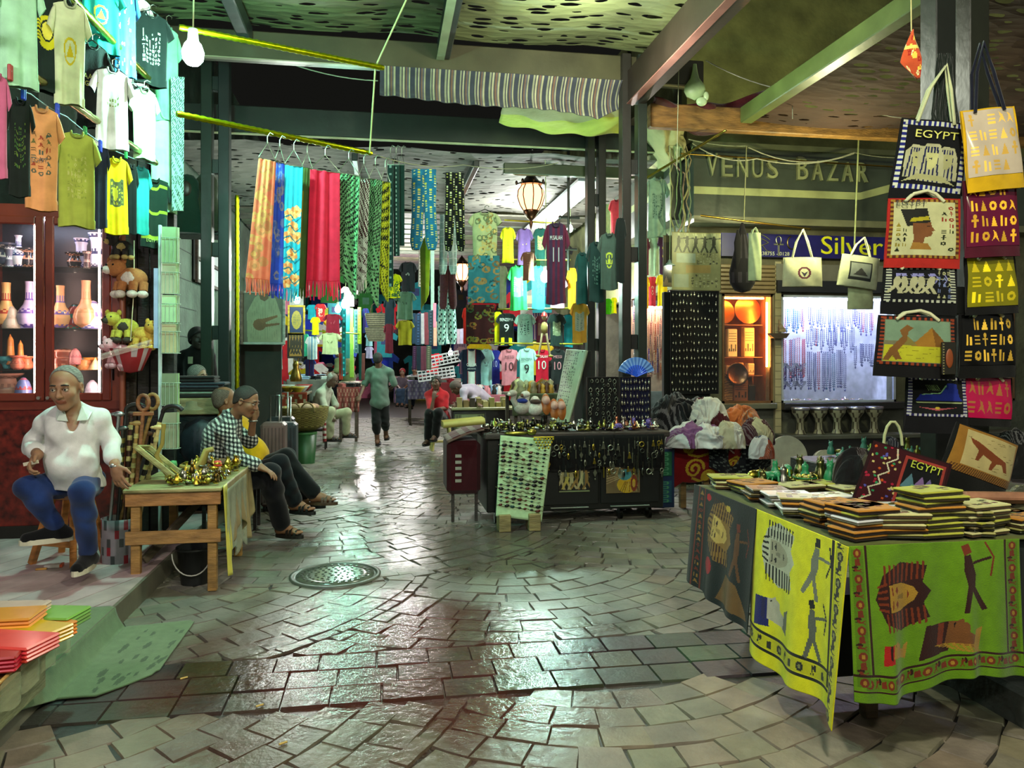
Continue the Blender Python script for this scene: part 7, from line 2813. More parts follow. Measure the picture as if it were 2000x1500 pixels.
for si,(px,py,n,k0)in enumerate(spots):
 p=atZ(px,py+14,TBZ+.01)
 p.x=max(p.x,TBX+.13)
 p.y=max(p.y,TBY0+.10)
 rz=HR.uniform(-.35,.35)
 for j in range(n):
  k=k0 if HR.random()<.7 else HR.randrange(6)
  mb_,nm,mk=PROT[k]
  loc=(p.x+HR.uniform(-.012,.012),p.y+HR.uniform(-.012,.012),TBZ+.012+j*.0215)
  lb='%s folded cushion cover in the stacks on the trading table'%nm
  gp='%s cushion covers stacked on the trading table'%nm
  if k not in FIRST:
   o=mb_.build('folded_cover',mk,loc=(0,0,0),label=lb,cat='cushion cover',group=gp)
   o.location,o.rotation_euler=loc,(0,0,rz)
   FIRST[k]=o
  else:
   dup(FIRST[k],loc,rz+HR.uniform(-.12,.12),scale=(HR.uniform(.9,1.1),HR.uniform(.95,1.1),1))
m=MB()
p=at(1990,1010,3.4)
m.rbox(-.26,-.035,0,.2,.035,.05,(.56,.38,.28),.02,M=Matrix.Translation((2.9,3.12,TBZ+.08))@Matrix.Rotation(R(-14),4,'Z'))
tag(m.build('rolled_leather','leather'),'pinkish-brown rolled leather piece at the edge of the stacks','leather roll')
def tote(px0,py0,px1,py1,d,lb,body,im,roll=0,yaw=-8,foot=.18,straps=(.75,.75,.6),top=None,depth=.05,trim=None,txt=None,strap_up=None,bw=1.12,cat='bag',name='tote_bag'):
 w,h=(px1-px0)/FP*d,(py1-py0)/FP*d
 c=at((px0+px1)/2,(py0+py1)/2,d)
 M_=face(c,yaw)@Matrix.Rotation(R(roll),4,'Y')
 t=thing(name,lb,cat,tuple(c),'printed bags on the olive post' if strap_up is not None else None)
 def S(off,sgn):
  def f(u,v):
   s=2*u-1
   wv=w*(.5+.03*(1-v))
   b=math.sqrt(max(0,1-s*s))*(.4+.6*math.sin(PI*min(1,v*.8+.15)))
   return(sgn*s*wv,-sgn*(depth*.5*b+off)+.006*math.sin(u*9+v*6),-h/2+h*v)
  return f
 m=MB(M_)
 m.grid(S(0,-1),12,12,body)
 m.grid(S(0,1),16,16,body)
 m.build('body','cloth',t)
 m=MB(M_)
 fr=S(.003,1)
 a,b=.03,foot
 hh,ww=im.shape[:2]
 m.grid(lambda u,v:fr(a+(1-2*a)*u,b+(1-b-.02)*v),ww,hh,None,img=im)
 m.build('printed_panel','gloss' if name=='foil_bag' else 'cloth',t)
 if txt:
  m=MB(M_)
  for s_,x,z,h_,cc,ww_ in txt:
   m.text(s_,x*w,z*h,h_*h,cc,w=ww_*w,yf=lambda X,Z:-depth*.5-.008,ext=.002)
  m.build('lettering','satin',t)
 if strap_up is not None:
  su=strap_up
  for sgn in(-1,1):
   m=MB(M_)
   m.tube([(-w*.28,sgn*.012-.01,h/2-.02),(-w*.16,sgn*.02,h/2+su*.55),(.01,sgn*.015,h/2+su),(w*.14,sgn*.02,h/2+su*.55),(w*.26,sgn*.012-.01,h/2-.02)],.009,6,straps)
   m.build('strap','cloth',t)
 return t
def framed(w,h,bg,border,fn,brd=.07):
 I=Img(w,h,border[0])
 n=26
 for k in range(n):
  if k%2:
   for(a,b,c,d_)in((k/n,0,(k+1)/n,brd),(k/n,1-brd,(k+1)/n,1),(0,k/n,brd,(k+1)/n),(1-brd,k/n,1,(k+1)/n)):
    I.rect(a,b,c,d_,border[1])
 I.rect(brd,brd,1-brd,1-brd,bg)
 fn(I)
 return I.a
def heads3(I):
 for cx,s,sk in((.27,.36,(.62,.62,.42)),(.73,.36,(.60,.60,.42)),(.5,.42,(.68,.68,.46))):
  I.poly(rotp([(-.45,-.7),(-.5,.3),(-.2,.62),(.25,.6),(.42,.2),(.5,-.7)],cx,.42,s,0),(.62,.62,.48))
  for k in range(5):
   I.poly(rotp([(-.4+k*.17,-.7),(-.34+k*.17,-.7),(-.2+k*.1,.5),(-.26+k*.1,.5)],cx,.42,s,0),(.08,.10,.26))
  I.poly(rotp([(-.2,.3),(.22,.3),(.24,-.05),(.05,-.3),(-.12,-.25)],cx,.42,s,0),sk)
  I.poly(rotp([(-.1,.1),(.02,.13),(.04,.06)],cx,.42,s,0),(.05,.05,.2))
 I.poly([(.1,.1),(.3,.22),(.7,.22),(.9,.1),(.7,.14),(.3,.14)],(.60,.60,.42))
def nef(I):
 profile_head(I,.5,.48,.56,0,1,(.42,.26,.14),(.12,.12,.10),(.62,.58,.12),(.55,.40,.16))
 glyph_rows(I,.72,.1,.94,.9,8,2,[(.12,.14,.08),(.5,.15,.1)],HR,.8)
 glyph_rows(I,.08,.1,.26,.6,6,2,[(.12,.14,.08),(.5,.45,.15)],HR,.8)
def standing(I):
 for k in range(5):
  archer(I,.16+k*.12,.5,.5,(k%2)*8-4,1,(.62,.62,.48),(.5,.5,.7))
 glyph_rows(I,.72,.1,.94,.9,5,3,[(.62,.62,.45),(.4,.45,.6)],HR,.9)
def camel(I):
 I.rect(.07,.5,.93,.93,(.42,.52,.42))
 I.rect(.07,.07,.93,.42,(.66,.66,.14))
 for k in range(9):
  I.line([(.1+k*.08,.15+(k*37%5)*.05),(.2+k*.08,.16+(k*37%5)*.05)],.012,(.48,.46,.1))
 I.poly([(.42,.4),(.68,.8),(.92,.4)],(.56,.40,.14))
 I.poly([(.68,.8),(.92,.4),(.74,.4)],(.42,.28,.1))
 I.poly([(.22,.42),(.36,.62),(.5,.42)],(.46,.42,.2))
 I.poly([(.06,.08),(.14,.34),(.3,.6),(.26,.72),(.36,.84),(.44,.78),(.38,.7),(.36,.5),(.24,.3),(.3,.12),(.22,.1),(.18,.2),(.14,.08)],(.44,.30,.14))
def sphinx(I):
 I.poly([(.12,.4),(.2,.56),(.55,.56),(.66,.86),(.82,.84),(.86,.5),(.92,.4)],(.10,.16,.50))
 I.line([(.15,.36),(.9,.36)],.03,(.6,.66,.45))
 I.line([(.24,.56),(.55,.6),(.64,.8)],.02,(.5,.7,.5))
 for k in range(7):
  I.line([(.3+k*.03,.8),(.36+k*.03,.66)],.012,(.45,.55,.35))
 I.poly([(.16,.24),(.5,.14),(.84,.24),(.5,.2)],(.60,.28,.30))
 I.disc(.5,.21,.04,.04,(.7,.6,.2))
RB,BW=[(.10,.12,.40),(.72,.74,.66)],[(.05,.06,.09),(.66,.68,.60)]
tote(1752,236,1878,400,4.15,'black bag with three painted heads lettered EGYPT, topmost on the olive post',(.03,.035,.045),framed(84,90,(.03,.04,.05),RB,heads3),roll=8,foot=.16,straps=(.70,.72,.55),strap_up=.30,txt=[('EGYPT',.02,.27,.09,(.78,.78,.36),.62)])
tote(1736,388,1868,524,4.1,'cream bag with a crowned profile and a red base',(.62,.13,.10),framed(84,84,(.68,.68,.50),[(.30,.14,.08),(.55,.42,.14)],nef,.05),roll=2,foot=.14,strap_up=.04,txt=[('EGYPT',-.2,.38,.07,(.08,.1,.08),.42)])
tote(1728,520,1862,615,4.12,'black bag with pale standing figures lettered EGYPT sideways',(.03,.035,.045),framed(84,54,(.04,.05,.06),BW,standing,.08),roll=2,foot=.25,strap_up=.03)
tote(1716,618,1860,738,4.05,'bag painted with a camel before pyramids and a dark base',(.035,.035,.04),framed(90,70,(.4,.4,.3),[(.10,.10,.10),(.50,.20,.10)],camel,.06),roll=3,foot=.2,strap_up=.03)
tote(1772,735,1884,846,4.2,'black bag with a blue sphinx print, lowest on the post',(.04,.04,.055),framed(70,62,(.05,.06,.06),[(.12,.10,.30),(.66,.66,.66)],sphinx,.07),roll=1,foot=.3,strap_up=.10)
def foil(bg,gold,rows=4,cols=5,w=76,h=80,seed=1):
 I=Img(w,h,bg)
 glyph_rows(I,.03,.03,.97,.97,rows,cols,[gold,tuple(min(1,q*1.25)for q in C(gold))],random.Random(seed),.95)
 return I.a
tote(1880,212,1994,372,4.0,'white and gold foil bag with a mustard base, top of the second column',(.76,.60,.06),foil((.72,.66,.58),(.78,.62,.28),seed=3),roll=-7,yaw=6,foot=.18,straps=(.05,.06,.12),strap_up=.34,name='foil_bag')
tote(1880,352,1990,502,4.05,'magenta foil bag with gold signs',(.28,.04,.12),foil((.36,.05,.18),(.80,.60,.16),seed=4),roll=-3,yaw=6,foot=.14,strap_up=.03,name='foil_bag')
tote(1882,500,1988,614,4.1,'yellow-green foil bag with gold signs and black base',(.04,.04,.04),foil((.48,.46,.04),(.80,.72,.10),3,4,70,60,5),roll=-3,yaw=6,foot=.14,strap_up=.03,name='foil_bag')
tote(1870,612,1984,738,4.15,'black foil bag with large gold signs',(.03,.03,.03),foil((.035,.035,.03),(.78,.62,.22),3,6,76,66,6),roll=-1,yaw=6,foot=.2,strap_up=.03,name='foil_bag')
tote(1876,736,1978,832,4.2,'hot pink bag with dull gold signs, lowest of the second column',(.04,.035,.03),foil((.70,.08,.28),(.66,.40,.22),2,5,70,56,7),roll=3,yaw=6,foot=.16,strap_up=.03,name='foil_bag')
def eg(I):
 I.rect(.0,.0,1,1,(.20,.03,.06))
 r=random.Random(5)
 for k in range(60):
  I.disc(r.uniform(0,.5),r.random(),.018,.02,r.choice([(.7,.3,.1),(.6,.1,.2),(.7,.65,.4),(.3,.3,.6),(.15,.5,.3)]))
 I.line([(.05,.0),(.16,.12),(.10,.24),(.22,.36),(.16,.48),(.28,.60),(.22,.72),(.34,.84),(.3,1)],.02,(.74,.72,.6))
 I.rect(.42,.06,.97,.94,(.56,.20,.17))
 I.rect(.46,.1,.93,.9,(.03,.04,.05))
 for x,c in((.56,(.28,.42,.46)),(.70,(.46,.36,.54)),(.8,(.38,.34,.52))):
  I.poly([(x-.1,.42),(x,.68),(x+.1,.42)],c)
 I.poly([(.5,.2),(.6,.5),(.66,.5),(.6,.2)],(.42,.62,.40))
 I.disc(.66,.2,.16,.09,(.30,.34,.22))
tote(1690,880,1836,1000,3.75,'dark red beaded bag lettered EGYPT leaning on the folded covers',(.14,.03,.05),(lambda I:(eg(I),I.a)[1])(Img(130,90,'ffffff')),roll=17,yaw=-14,foot=.02,txt=[('EGYPT',.2,.27,.12,(.70,.76,.24),.38)],straps=(.05,.05,.06))
def leopard(I):
 r=random.Random(3)
 for k in range(30):
  I.poly([(k/30,0),(k/30+.02,0),(k/30+.06,.16),(k/30+.04,.16)],(.30,.18,.06))
 I.rect(.14,.18,.96,.96,(.66,.60,.40))
 for k in range(30):
  x,y=r.uniform(.16,.92),r.uniform(.2,.92)
  I.line([(x,y),(x+.04,y+.01)],.012,(.46,.40,.24))
 I.poly([(.2,.8),(.34,.76),(.62,.6),(.8,.52),(.86,.3),(.8,.3),(.74,.44),(.66,.42),(.62,.26),(.57,.26),(.58,.44),(.44,.52),(.38,.36),(.33,.36),(.36,.58),(.24,.70)],(.42,.20,.08))
tote(1838,842,1975,985,3.95,'slouching black bag with a running spotted cat on cream',(.035,.035,.03),(lambda I:(leopard(I),I.a)[1])(Img(110,90,(.52,.36,.12))),roll=20,yaw=4,foot=.36,depth=.12)
def heap(px0,py0,px1,py1,d,cols,lb,name,cat,seed,kind='cloth',n=9,dz=.5):
 """a crumpled mound of cloth: a dome pushed into sharp folds"""
 from mathutils import noise as nz
 r=random.Random(seed)
 c=at((px0+px1)/2,(py0+py1)/2,d)
 w,h=(px1-px0)/FP*d,(py1-py0)/FP*d
 sd=Vector((seed*3.1,seed,0))
 cen=[(r.random(),r.random(),C(cols[k%len(cols)]),r.random()<.3)for k in range(n+3)]
 def S(u,v):
  s_=math.sqrt(max(0,1-(2*u-1)**2))**.8
  ph=v*PI*.8
  y,z=-w*.28*s_*math.cos(ph),h*s_*math.sin(ph)
  q=Vector((u*3.2*w/.6,v*2.6,0))+sd
  q2=q+Vector((nz.noise(q*1.3),nz.noise(q*1.3+Vector((9,0,0))),0))*.9
  f=(1-2.4*abs(nz.noise(q2*1.1)))*.34+(1-2.4*abs(nz.noise(q2*2.3)))*.16+(1-2*abs(nz.noise(q2*5)))*.06
  k=1+f*.75
  return c+CR*(u-.5)*w*(1+.06*f)+CF*y*k+Vector((0,0,z*(.82+.4*f)-h*.5))
 def cf(u,v):
  q=Vector((u*2.6,v*2.2,0))+sd
  uu,vv=u+.16*nz.noise(q*1.4),v+.16*nz.noise(q*1.4+Vector((5,5,0)))
  b=min(cen,key=lambda e:(e[0]-uu)**2+(e[1]-vv)**2)
  if b[3]and math.sin((uu+vv*.6)*90/(w+.6))>.3:
   return tuple(min(1,x*.4+.3)for x in b[2])
  return b[2]
 m=MB()
 m.sheet(S,110,60,None,.006,colf=cf)
 return tag(m.build(name,kind),lb,cat)
heap(1628,872,1716,950,4.3,[(.05,.05,.06),(.09,.05,.05),(.06,.07,.10),(.28,.28,.22)],'crumpled heap of black bags behind the folded covers','bag_heap','bags',3)
heap(1925,836,2030,930,4.4,[(.04,.04,.05),(.05,.05,.05),(.4,.42,.5)],'heap of dark bags beside the spotted-cat bag','bag_heap','bags',4)
heap(1960,945,2060,1010,3.6,[(.5,.5,.28),(.30,.29,.2),(.2,.2,.16)],'patterned cream and black cloth heap at the frame edge','cloth_heap','cloth',5)
heap(1715,845,1775,945,4.4,[(.05,.06,.10),(.10,.08,.05),(.3,.3,.2)],'dark blue strapped bag hanging low behind the sphinx bag','strapped_bag','bag',9)
m=MB()
p=at(1744,870,4.15)
m.tube([p+CR*.05*math.cos(a)+Vector((0,0,.13*math.sin(a)))for a in[k*PI/7 for k in range(8)]],.008,6,(.66,.68,.5))
tag(m.build('rope_loop','cloth'),'pale rope loop rising beside the beaded bag','rope')
m=MB(face(at(1852,700,3.98)))
m.rbox(-.035,-.01,-.085,.035,.01,.085,(.10,.09,.06),.004)
m.ell((0,-.012,0),(.02,.004,.05),(.50,.24,.10),12,8)
for k in range(12):
 m.box(-.033,-.0115,-.083+k*.014,-.026,-.010,-.077+k*.014,(.5,.48,.3))
tag(m.build('pendant_purse','satin'),'small oblong dark purse with an orange medallion hanging between the two columns','purse')
m=MB()
for k in range(40):
 a=at(1846+HR.uniform(-18,14),110+HR.uniform(-8,20),4.2)
 m.tube([a,a+Vector((HR.uniform(-.06,.06),0,-.3)),a+Vector((HR.uniform(-.08,.08),0,-HR.uniform(.5,.85)))],.005,4,(.08,.11,.09))
tag(m.build('cord_tassel','cloth'),'dark green bunch of cords tied to the olive post above the bags','cords',None,'stuff')
m=MB()
m.sheet(lambda u,v:(2.6+.9*u,TBY0+.01+.012*math.sin(u*20)*(1-v),TBZ+.004-.55*(1-v)),30,8,(.07,.10,.09),.004)
tag(m.build('dark_skirt','cloth'),'dark cloth hanging beyond the green towel at the frame edge','cloth')
spread(70,2.1,2.75,4.02,4.26,TBZ+.006,[('mottled','6a6a40'),('golden','a89a3a'),('green','1f7a4a','satin'),('grey','8a8a80','metal')],'at the back of the trading table','y',random.Random(8),kinds=(0,2,3,8,9),sc_=(1.2,2),pile=.02)
# ======================= centre: jewellery cart, boards and scarf table =======================
IR=random.Random(12)
CY0,CY1=7.28,8.05
CX0,CX1,CZ=.97,2.74,.885
def cart():
 t=thing('jewellery_cart','black two-door jewellery cart on castors in the middle of the alley','cart',((CX0+CX1)/2,(CY0+CY1)/2,0))
 m=MB()
 m.rbox(CX0,CY0,.12,CX1,CY1,CZ-.06,(.03,.04,.035),.01)
 m.build('body','paint',t)
 m=MB()
 m.rbox(CX0-.03,CY0-.05,CZ-.06,CX1+.05,CY1+.05,CZ,(.20,.17,.15),.012)
 m.build('top','wood',t)
 for a,b in((CX0+.52,CX0+1.1),(CX0+1.12,CX1-.05)):
  m=MB()
  m.rbox(a,CY0-.018,.18,b,CY0,.52,(.035,.05,.045),.006)
  m.rbox(a+.1,CY0-.022,.145,b-.1,CY0-.0,.155,(.5,.55,.5),.003)
  m.build('door','satin',t)
 for x in(CX0+.1,CX0+1.35,CX1-.12):
  m=MB()
  m.cyl((x-.015,CY0+.1,.06),(x+.015,CY0+.1,.06),.06,n=16,col=(.16,.16,.15))
  m.cyl((x,CY0+.1,.06),(x,CY0+.1,.13),.014,n=8,col=(.4,.4,.38))
  m.build('caster','metal',t)
 m=MB()
 m.sheet(lambda u,v:(CX0+.55+(CX1-CX0-.56)*u,CY0-.055-.01*math.sin(u*40)*(1-v),CZ-.03-(.33+.02*math.sin(u*9))*(1-v)),90,8,(.02,.022,.02),.004)
 tag(m.build('black_cloth','cloth'),'black cloth pinned along the cart front behind the key rings','cloth')
cart()
def papyrus(px0,py0,px1,py1,Y,img,lb,name='papyrus_print',group=None,fr=None,curve=0):
 a,b=atY(px0,py1,Y),atY(px1,py0,Y)
 t=thing(name,lb,'picture',((a.x+b.x)/2,Y,a.z),group)
 h,w=img.shape[:2]
 m=MB()
 m.sheet(lambda u,v:(a.x+(b.x-a.x)*u,Y+curve*math.sin(PI*u),a.z+(b.z-a.z)*v),w,h,(.6,.5,.3),.004,img=img)
 m.build('sheet','satin',t)
 if fr:
  m=MB()
  for q in((a.x-.03,a.z-.03,b.x+.03,a.z),(a.x-.03,b.z,b.x+.03,b.z+.03),(a.x-.03,a.z,a.x,b.z),(b.x,a.z,b.x+.03,b.z)):
   m.rbox(q[0],Y-.012,q[1],q[2],Y+.012,q[3],fr,.004)
  m.build('frame','wood',t)
 return t
def pimg(w,h,bg,kind,seed=1):
 I=Img(w,h,bg)
 r=random.Random(seed)
 if kind=='procession':
  for k in range(6):
   archer(I,.1+k*.16,.48,.75,(k%3)*6-6,w/h,r.choice([(.62,.60,.42),(.5,.4,.2),(.66,.62,.3)]),(.4,.42,.3))
  I.rect(0,0,1,.05,(.45,.5,.35))
 elif kind=='goddess':
  I.disc(.62,.3,.3,.3,(.70,.58,.12))
  I.disc(.55,.66,.2,.2,(.25,.52,.54))
  for k in range(7):
   I.line([(.02,.35+k*.09),(.5,.6+k*.05)],.03,(.60,.54,.38),w/h)
  for k in range(9):
   I.line([(.4+k*.07,.05),(.55+k*.04,.4)],.02,r.choice([(.35,.15,.08),(.6,.5,.3),(.2,.1,.05)]),w/h)
  I.disc(.82,.35,.1,.3,(.42,.18,.10),.5)
 elif kind=='hall':
  I.rect(0,0,1,.3,(.30,.32,.2))
  I.rect(.2,.55,.8,.95,(.45,.48,.34))
  for k in range(5):
   for sx in(0,1):
    x=.04+k*.045 if sx==0 else .96-k*.045
    I.rect(x-.012,.45,x+.012,.95,(.2,.22,.15))
  for k in range(13):
   x=.12+k*.063
   I.disc(x,.48,.026,.05,(.22,.22,.15))
   I.poly([(x-.03,.3),(x+.03,.3),(x,.46)],r.choice([(.5,.5,.36),(.25,.28,.2)]))
  I.rect(.08,.27,.92,.34,(.58,.6,.46))
 elif kind=='gods':
  for k in range(4):
   archer(I,.16+k*.23,.5,.8,0,w/h,(.20,.18,.12),(.3,.28,.16))
 elif kind=='sheets':
  I.rect(.05,.66,.95,.97,(.5,.52,.36))
  for k in range(5):
   archer(I,.15+k*.18,.8,.3,0,w/h,(.18,.2,.12),(.62,.64,.46))
  I.rect(.1,.48,.5,.64,(.55,.60,.50))
  glyph_rows(I,.52,.45,.95,.64,5,7,[(.2,.2,.14),(.6,.6,.44)],r,.9)
  I.rect(.3,.3,.8,.44,(.56,.48,.26))
  glyph_rows(I,.4,.05,.95,.28,5,7,[(.2,.2,.14),(.6,.6,.44)],r,.9)
  I.rect(.05,.05,.35,.28,(.5,.54,.44))
 return I.a
papyrus(1092,908,1152,962,CY0-.035,pimg(60,54,(.03,.04,.035),'procession'),'dark panel with gilt standing figures on the first cart door')
papyrus(1184,908,1250,964,CY0-.035,pimg(66,56,(.40,.34,.22),'goddess'),'colourful papyrus with yellow and turquoise shapes on the second cart door')
def bracelet_board():
 P=[atY(969,1008,7.02),atY(1058,1019,7.02),atY(1078,858,7.2),atY(978,850,7.2)]
 t=thing('bracelet_board','pale green padded board of bracelets leaning on the cart','board',tuple(P[0]))
 m=MB()
 m.sheet(lambda u,v:(P[0]*(1-u)+P[1]*u)*(1-v)+(P[3]*(1-u)+P[2]*u)*v,24,36,(.66,.78,.60),.03)
 m.build('board','cloth',t)
 for px in(985,1043):
  q=atY(px,1020,7.03)
  m=MB()
  m.rbox(q.x-.055,6.98,0,q.x+.055,7.16,P[0].z+.012,(.55,.50,.32),.005)
  m.build('foot_block','wood',t)
 cols=[('black',(.04,.05,.05)),('dark green',(.05,.22,.20)),('brown',(.30,.12,.07)),('pale',(.45,.5,.38))]
 pr={}
 for row in range(17):
  for c in range(7):
   u,v=.07+c*.135+IR.uniform(-.012,.012),.93-row*.049-c*.004
   if IR.random()<.06:
    continue
   p=(P[0]*(1-u)+P[1]*u)*(1-v)+(P[3]*(1-u)+P[2]*u)*v+Vector((0,-.006,0))
   k=IR.choice([0,0,0,1,2,3])
   lb='%s-stone bracelet pinned in the rows of the pale board'%cols[k][0]
   if k not in pr:
    m=MB()
    m.ell((0,-.004,0),(.017,.007,.010),cols[k][1],10,6)
    m.tube([(-.036,0,.004),(-.02,-.002,0),(.02,-.002,0),(.036,0,-.006)],.0025,4,(.40,.42,.28))
    o=m.build('bracelet','gloss',loc=(0,0,0),label=lb,cat='bracelet',group=cols[k][0]+'-stone bracelets on the pale board')
    o.location=p
    pr[k]=o
   else:
    dup(pr[k],p,scale=IR.uniform(.7,1.6),rot=(0,R(IR.uniform(-10,14)),0))
bracelet_board()
def keyrings():
 def mk(k,col):
  m=MB()
  m.tube([(0,0,0),(0,0,-.05)],.002,4,(.5,.5,.42))
  if k==0:
   m.tube([(.014*math.cos(a),0,-.065+.016*math.sin(a))for a in[q*PI/5 for q in range(10)]],.004,5,col,closed=True)
   m.rbox(-.003,-.003,-.125,.003,.003,-.08,col,.001)
   m.rbox(-.016,-.003,-.094,.016,.003,-.087,col,.001)
  elif k==1:
   m.ell((0,0,-.085),(.014,.006,.034),col,10,6)
   m.ell((0,-.004,-.085),(.007,.004,.02),tuple(x*.4 for x in col),8,5)
  elif k==2:
   m.tube([(.024*math.cos(a),0,-.075+.024*math.sin(a))for a in[q*PI/7 for q in range(14)]],.006,5,col,closed=True)
  elif k==3:
   m.prism([(-.018,-.1),(.018,-.1),(.006,-.055),(-.006,-.055)],-.003,.003,col)
   m.ell((0,0,-.05),(.008,.006,.010),col,8,5)
  elif k==4:
   m.rbox(-.006,-.004,-.15,.006,.004,-.05,col,.002)
  elif k==5:
   m.prism([(0,-.12),(.018,-.08),(0,-.05),(-.018,-.08)],-.003,.003,col)
   m.ell((0,-.002,-.135),.009,col,8,5)
  return m
 nm=['ankh_key_ring','cartouche_pendant','hoop_pendant','figure_pendant','bar_pendant','diamond_pendant']
 sh=['ankh','cartouche','hoop','figure','bar','diamond']
 pal=[('silver',(.62,.64,.56)),('gold',(.72,.64,.26)),('pewter',(.36,.38,.34))]
 pr={}
 for row in range(4):
  for c in range(26):
   if IR.random()<(.06 if row<2 else .45):
    continue
   x=CX0+.50+c*.049+IR.uniform(-.015,.015)
   z=CZ-.06-row*.082+IR.uniform(-.02,.02)
   k,q=IR.randrange(6),IR.choice([0,0,1,2])
   lb='%s %s trinket hanging on the black cloth of the cart'%(pal[q][0],sh[k])
   if(k,q)not in pr:
    o=mk(k,pal[q][1]).build(nm[k],'metal',loc=(0,0,0),label=lb,cat='key ring',group='%s %s trinkets on the cart front'%(pal[q][0],sh[k]))
    o.location=(x,CY0-.085,z)
    pr[k,q]=o
   else:
    dup(pr[k,q],(x,CY0-.085-IR.uniform(0,.01),z),scale=IR.uniform(.75,1.2))
keyrings()
spread(190,CX0+.0,CX0+1.25,CY0-.02,CY0+.35,CZ+.003,[('pale silver','a8a8a0','metal'),('greenish brass','9a9a50'),('dark','2a2a26','metal')],'on top of the cart','c',random.Random(15),sc_=(.7,1.5),pile=.03)
spread(60,CX0+1.2,CX1-.02,CY0-.02,CY0+.3,CZ+.003,[('copper','a86a50'),('pearly','b8b8a8','metal'),('violet','5a4a90','satin')],'near the earring stands','e',random.Random(16),sc_=(.8,1.6),pile=.02)
def dangling(px,py,Y,n,lb,c,k=0):
 m=MB()
 p=atY(px,py,Y)
 m.tube([p+Vector((-.10,0,.0)),p,p+Vector((.10,0,0))],.006,5,c)
 for row in range(5):
  for q in range(7-row):
   m.ell(p+Vector(((q-(6-row)/2)*.03,-.01,-.02-row*.028)),(.012,.007,.012),c,7,4)
 return tag(m.build('coin_fringe','gold'),lb,'necklace')
dangling(1062,854,CY0-.09,5,'gold coin fringe hanging at the corner of the cart over the board',(.78,.72,.22))
p=atY(1008,846,CY0-.06)
m=MB()
m.ell(p,(.12,.03,.018),(.62,.60,.26),14,6)
m.ell(p+Vector((.15,0,.01)),(.05,.03,.03),(.66,.64,.3),12,6)
tag(m.build('brass_clasp','gold'),'broad brass clasp on the cart edge above the bracelet board','clasp')
m=MB()
for k in range(4):
 q=atY(928,828-(k%2)*3,CY0-.1-k*.02)
 m.cyl((CX0-.42,CY0-.02+k*.07,.97),(CX0-.02,CY0+.02+k*.07,1.0),.032,n=14,col=jit((.70,.66,.34),.06))
tag(m.build('papyrus_rolls','satin'),'bundle of cream papyrus rolls sticking out beside the cart','rolls',None,'stuff')
def red_case():
 a=atY(925,935,7.5)
 t=thing('open_case','dark red fabric case on a frame at the alley end of the cart','case',(a.x,7.6,0))
 m=MB()
 m.rbox(.60,7.42,.28,.93,7.95,.80,(.22,.04,.07),.04)
 for k in range(5):
  m.rbox(.68,7.415,.4+k*.06,.74,7.42,.43+k*.06,(.6,.6,.55),.001)
 m.build('body','cloth',t)
 m=MB()
 m.sheet(lambda u,v:(.60+.42*u,7.40-.0*v+.56*v,.80+.12*math.sin(PI*.5*u)+.005*math.sin(v*20)),16,10,None,.02,colf=lambda u,v:(.34,.08,.10)if int(u*7)%2 else(.48,.42,.38))
 m.build('flap','cloth',t)
 for x in(.65,.88):
  m=MB()
  m.rbox(x,7.5,0,x+.03,7.53,.3,(.2,.18,.16),.003)
  m.build('leg','wood',t)
red_case()
def stand_board(px0,py0,px1,py1,Y,col,lb,item,n,m_,nm,lbi,c2,seed,mk='metal',tilt=0):
 a,b=atY(px0,py1,Y),atY(px1,py0,Y)
 t=thing('earring_stand' if 'earring' in lb else 'display_board',lb,'display stand',((a.x+b.x)/2,Y,a.z))
 m=MB()
 m.rbox(a.x,Y,a.z,b.x,Y+.02,b.z,col,.004)
 m.build('panel','cloth',t)
 m=MB()
 for q in((a.x-.012,a.z,a.x,b.z+.01),(b.x,a.z,b.x+.012,b.z+.01),(a.x,b.z,b.x,b.z+.012)):
  m.box(q[0],Y-.004,q[1],q[2],Y+.022,q[3],(.3,.3,.3))
 m.build('frame','metal',t)
 r=random.Random(seed)
 pr=None
 for i in range(n):
  for j in range(m_):
   if r.random()<.08:
    continue
   p=Vector((a.x+(b.x-a.x)*(j+.5+r.uniform(-.2,.2))/m_,Y-.008,b.z-(b.z-a.z)*(i+.4+r.uniform(-.1,.1))/n))
   if pr is None:
    m=MB()
    item(m)
    pr=m.build(nm,mk,loc=(0,0,0),label=lbi,cat='earring' if 'earring' in lbi else 'jewellery',group=lbi.split(' on ')[-1]+' items')
    pr.location=p
   else:
    dup(pr,p,scale=r.uniform(.7,1.35))
def drop(c):
 def f(m):
  m.tube([(0,0,.02),(0,0,0)],.002,4,c)
  m.ell((0,0,-.012),(.010,.006,.017),c,8,5)
 return f
def hoops(c):
 def f(m):
  m.tube([(.013*math.cos(a),0,-.01+.016*math.sin(a))for a in[q*PI/4 for q in range(8)]],.003,4,c,closed=True)
  m.ell((0,0,.008),.004,c,6,4)
 return f
stand_board(1148,738,1207,830,CY0+.12,(.05,.045,.04),'narrow black earring stand on the cart',hoops((.6,.62,.55)),10,5,'earring','small hoop earring on the narrow black stand',None,1)
stand_board(1212,738,1269,822,CY0+.25,(.05,.05,.16),'navy earring stand under the blue fan',drop((.66,.66,.58)),6,10,'drop_earring','silver drop earring on the navy stand',None,2)
stand_board(1310,570,1402,770,9.2,(.03,.03,.032),'large black earring cloth board at the bazaar corner',drop((.70,.70,.62)),13,13,'stud_earring','tiny silver earring on the large black board',None,3)
m=MB()
a_,b_=atY(1302,772,9.2),atY(1312,570,9.25)
m.rbox(a_.x-.02,9.23,.0,a_.x+.6,9.32,b_.z,(.05,.05,.045),.01)
tag(m.build('tall_stand','cloth'),'tall black draped stand carrying the large earring board','stand')
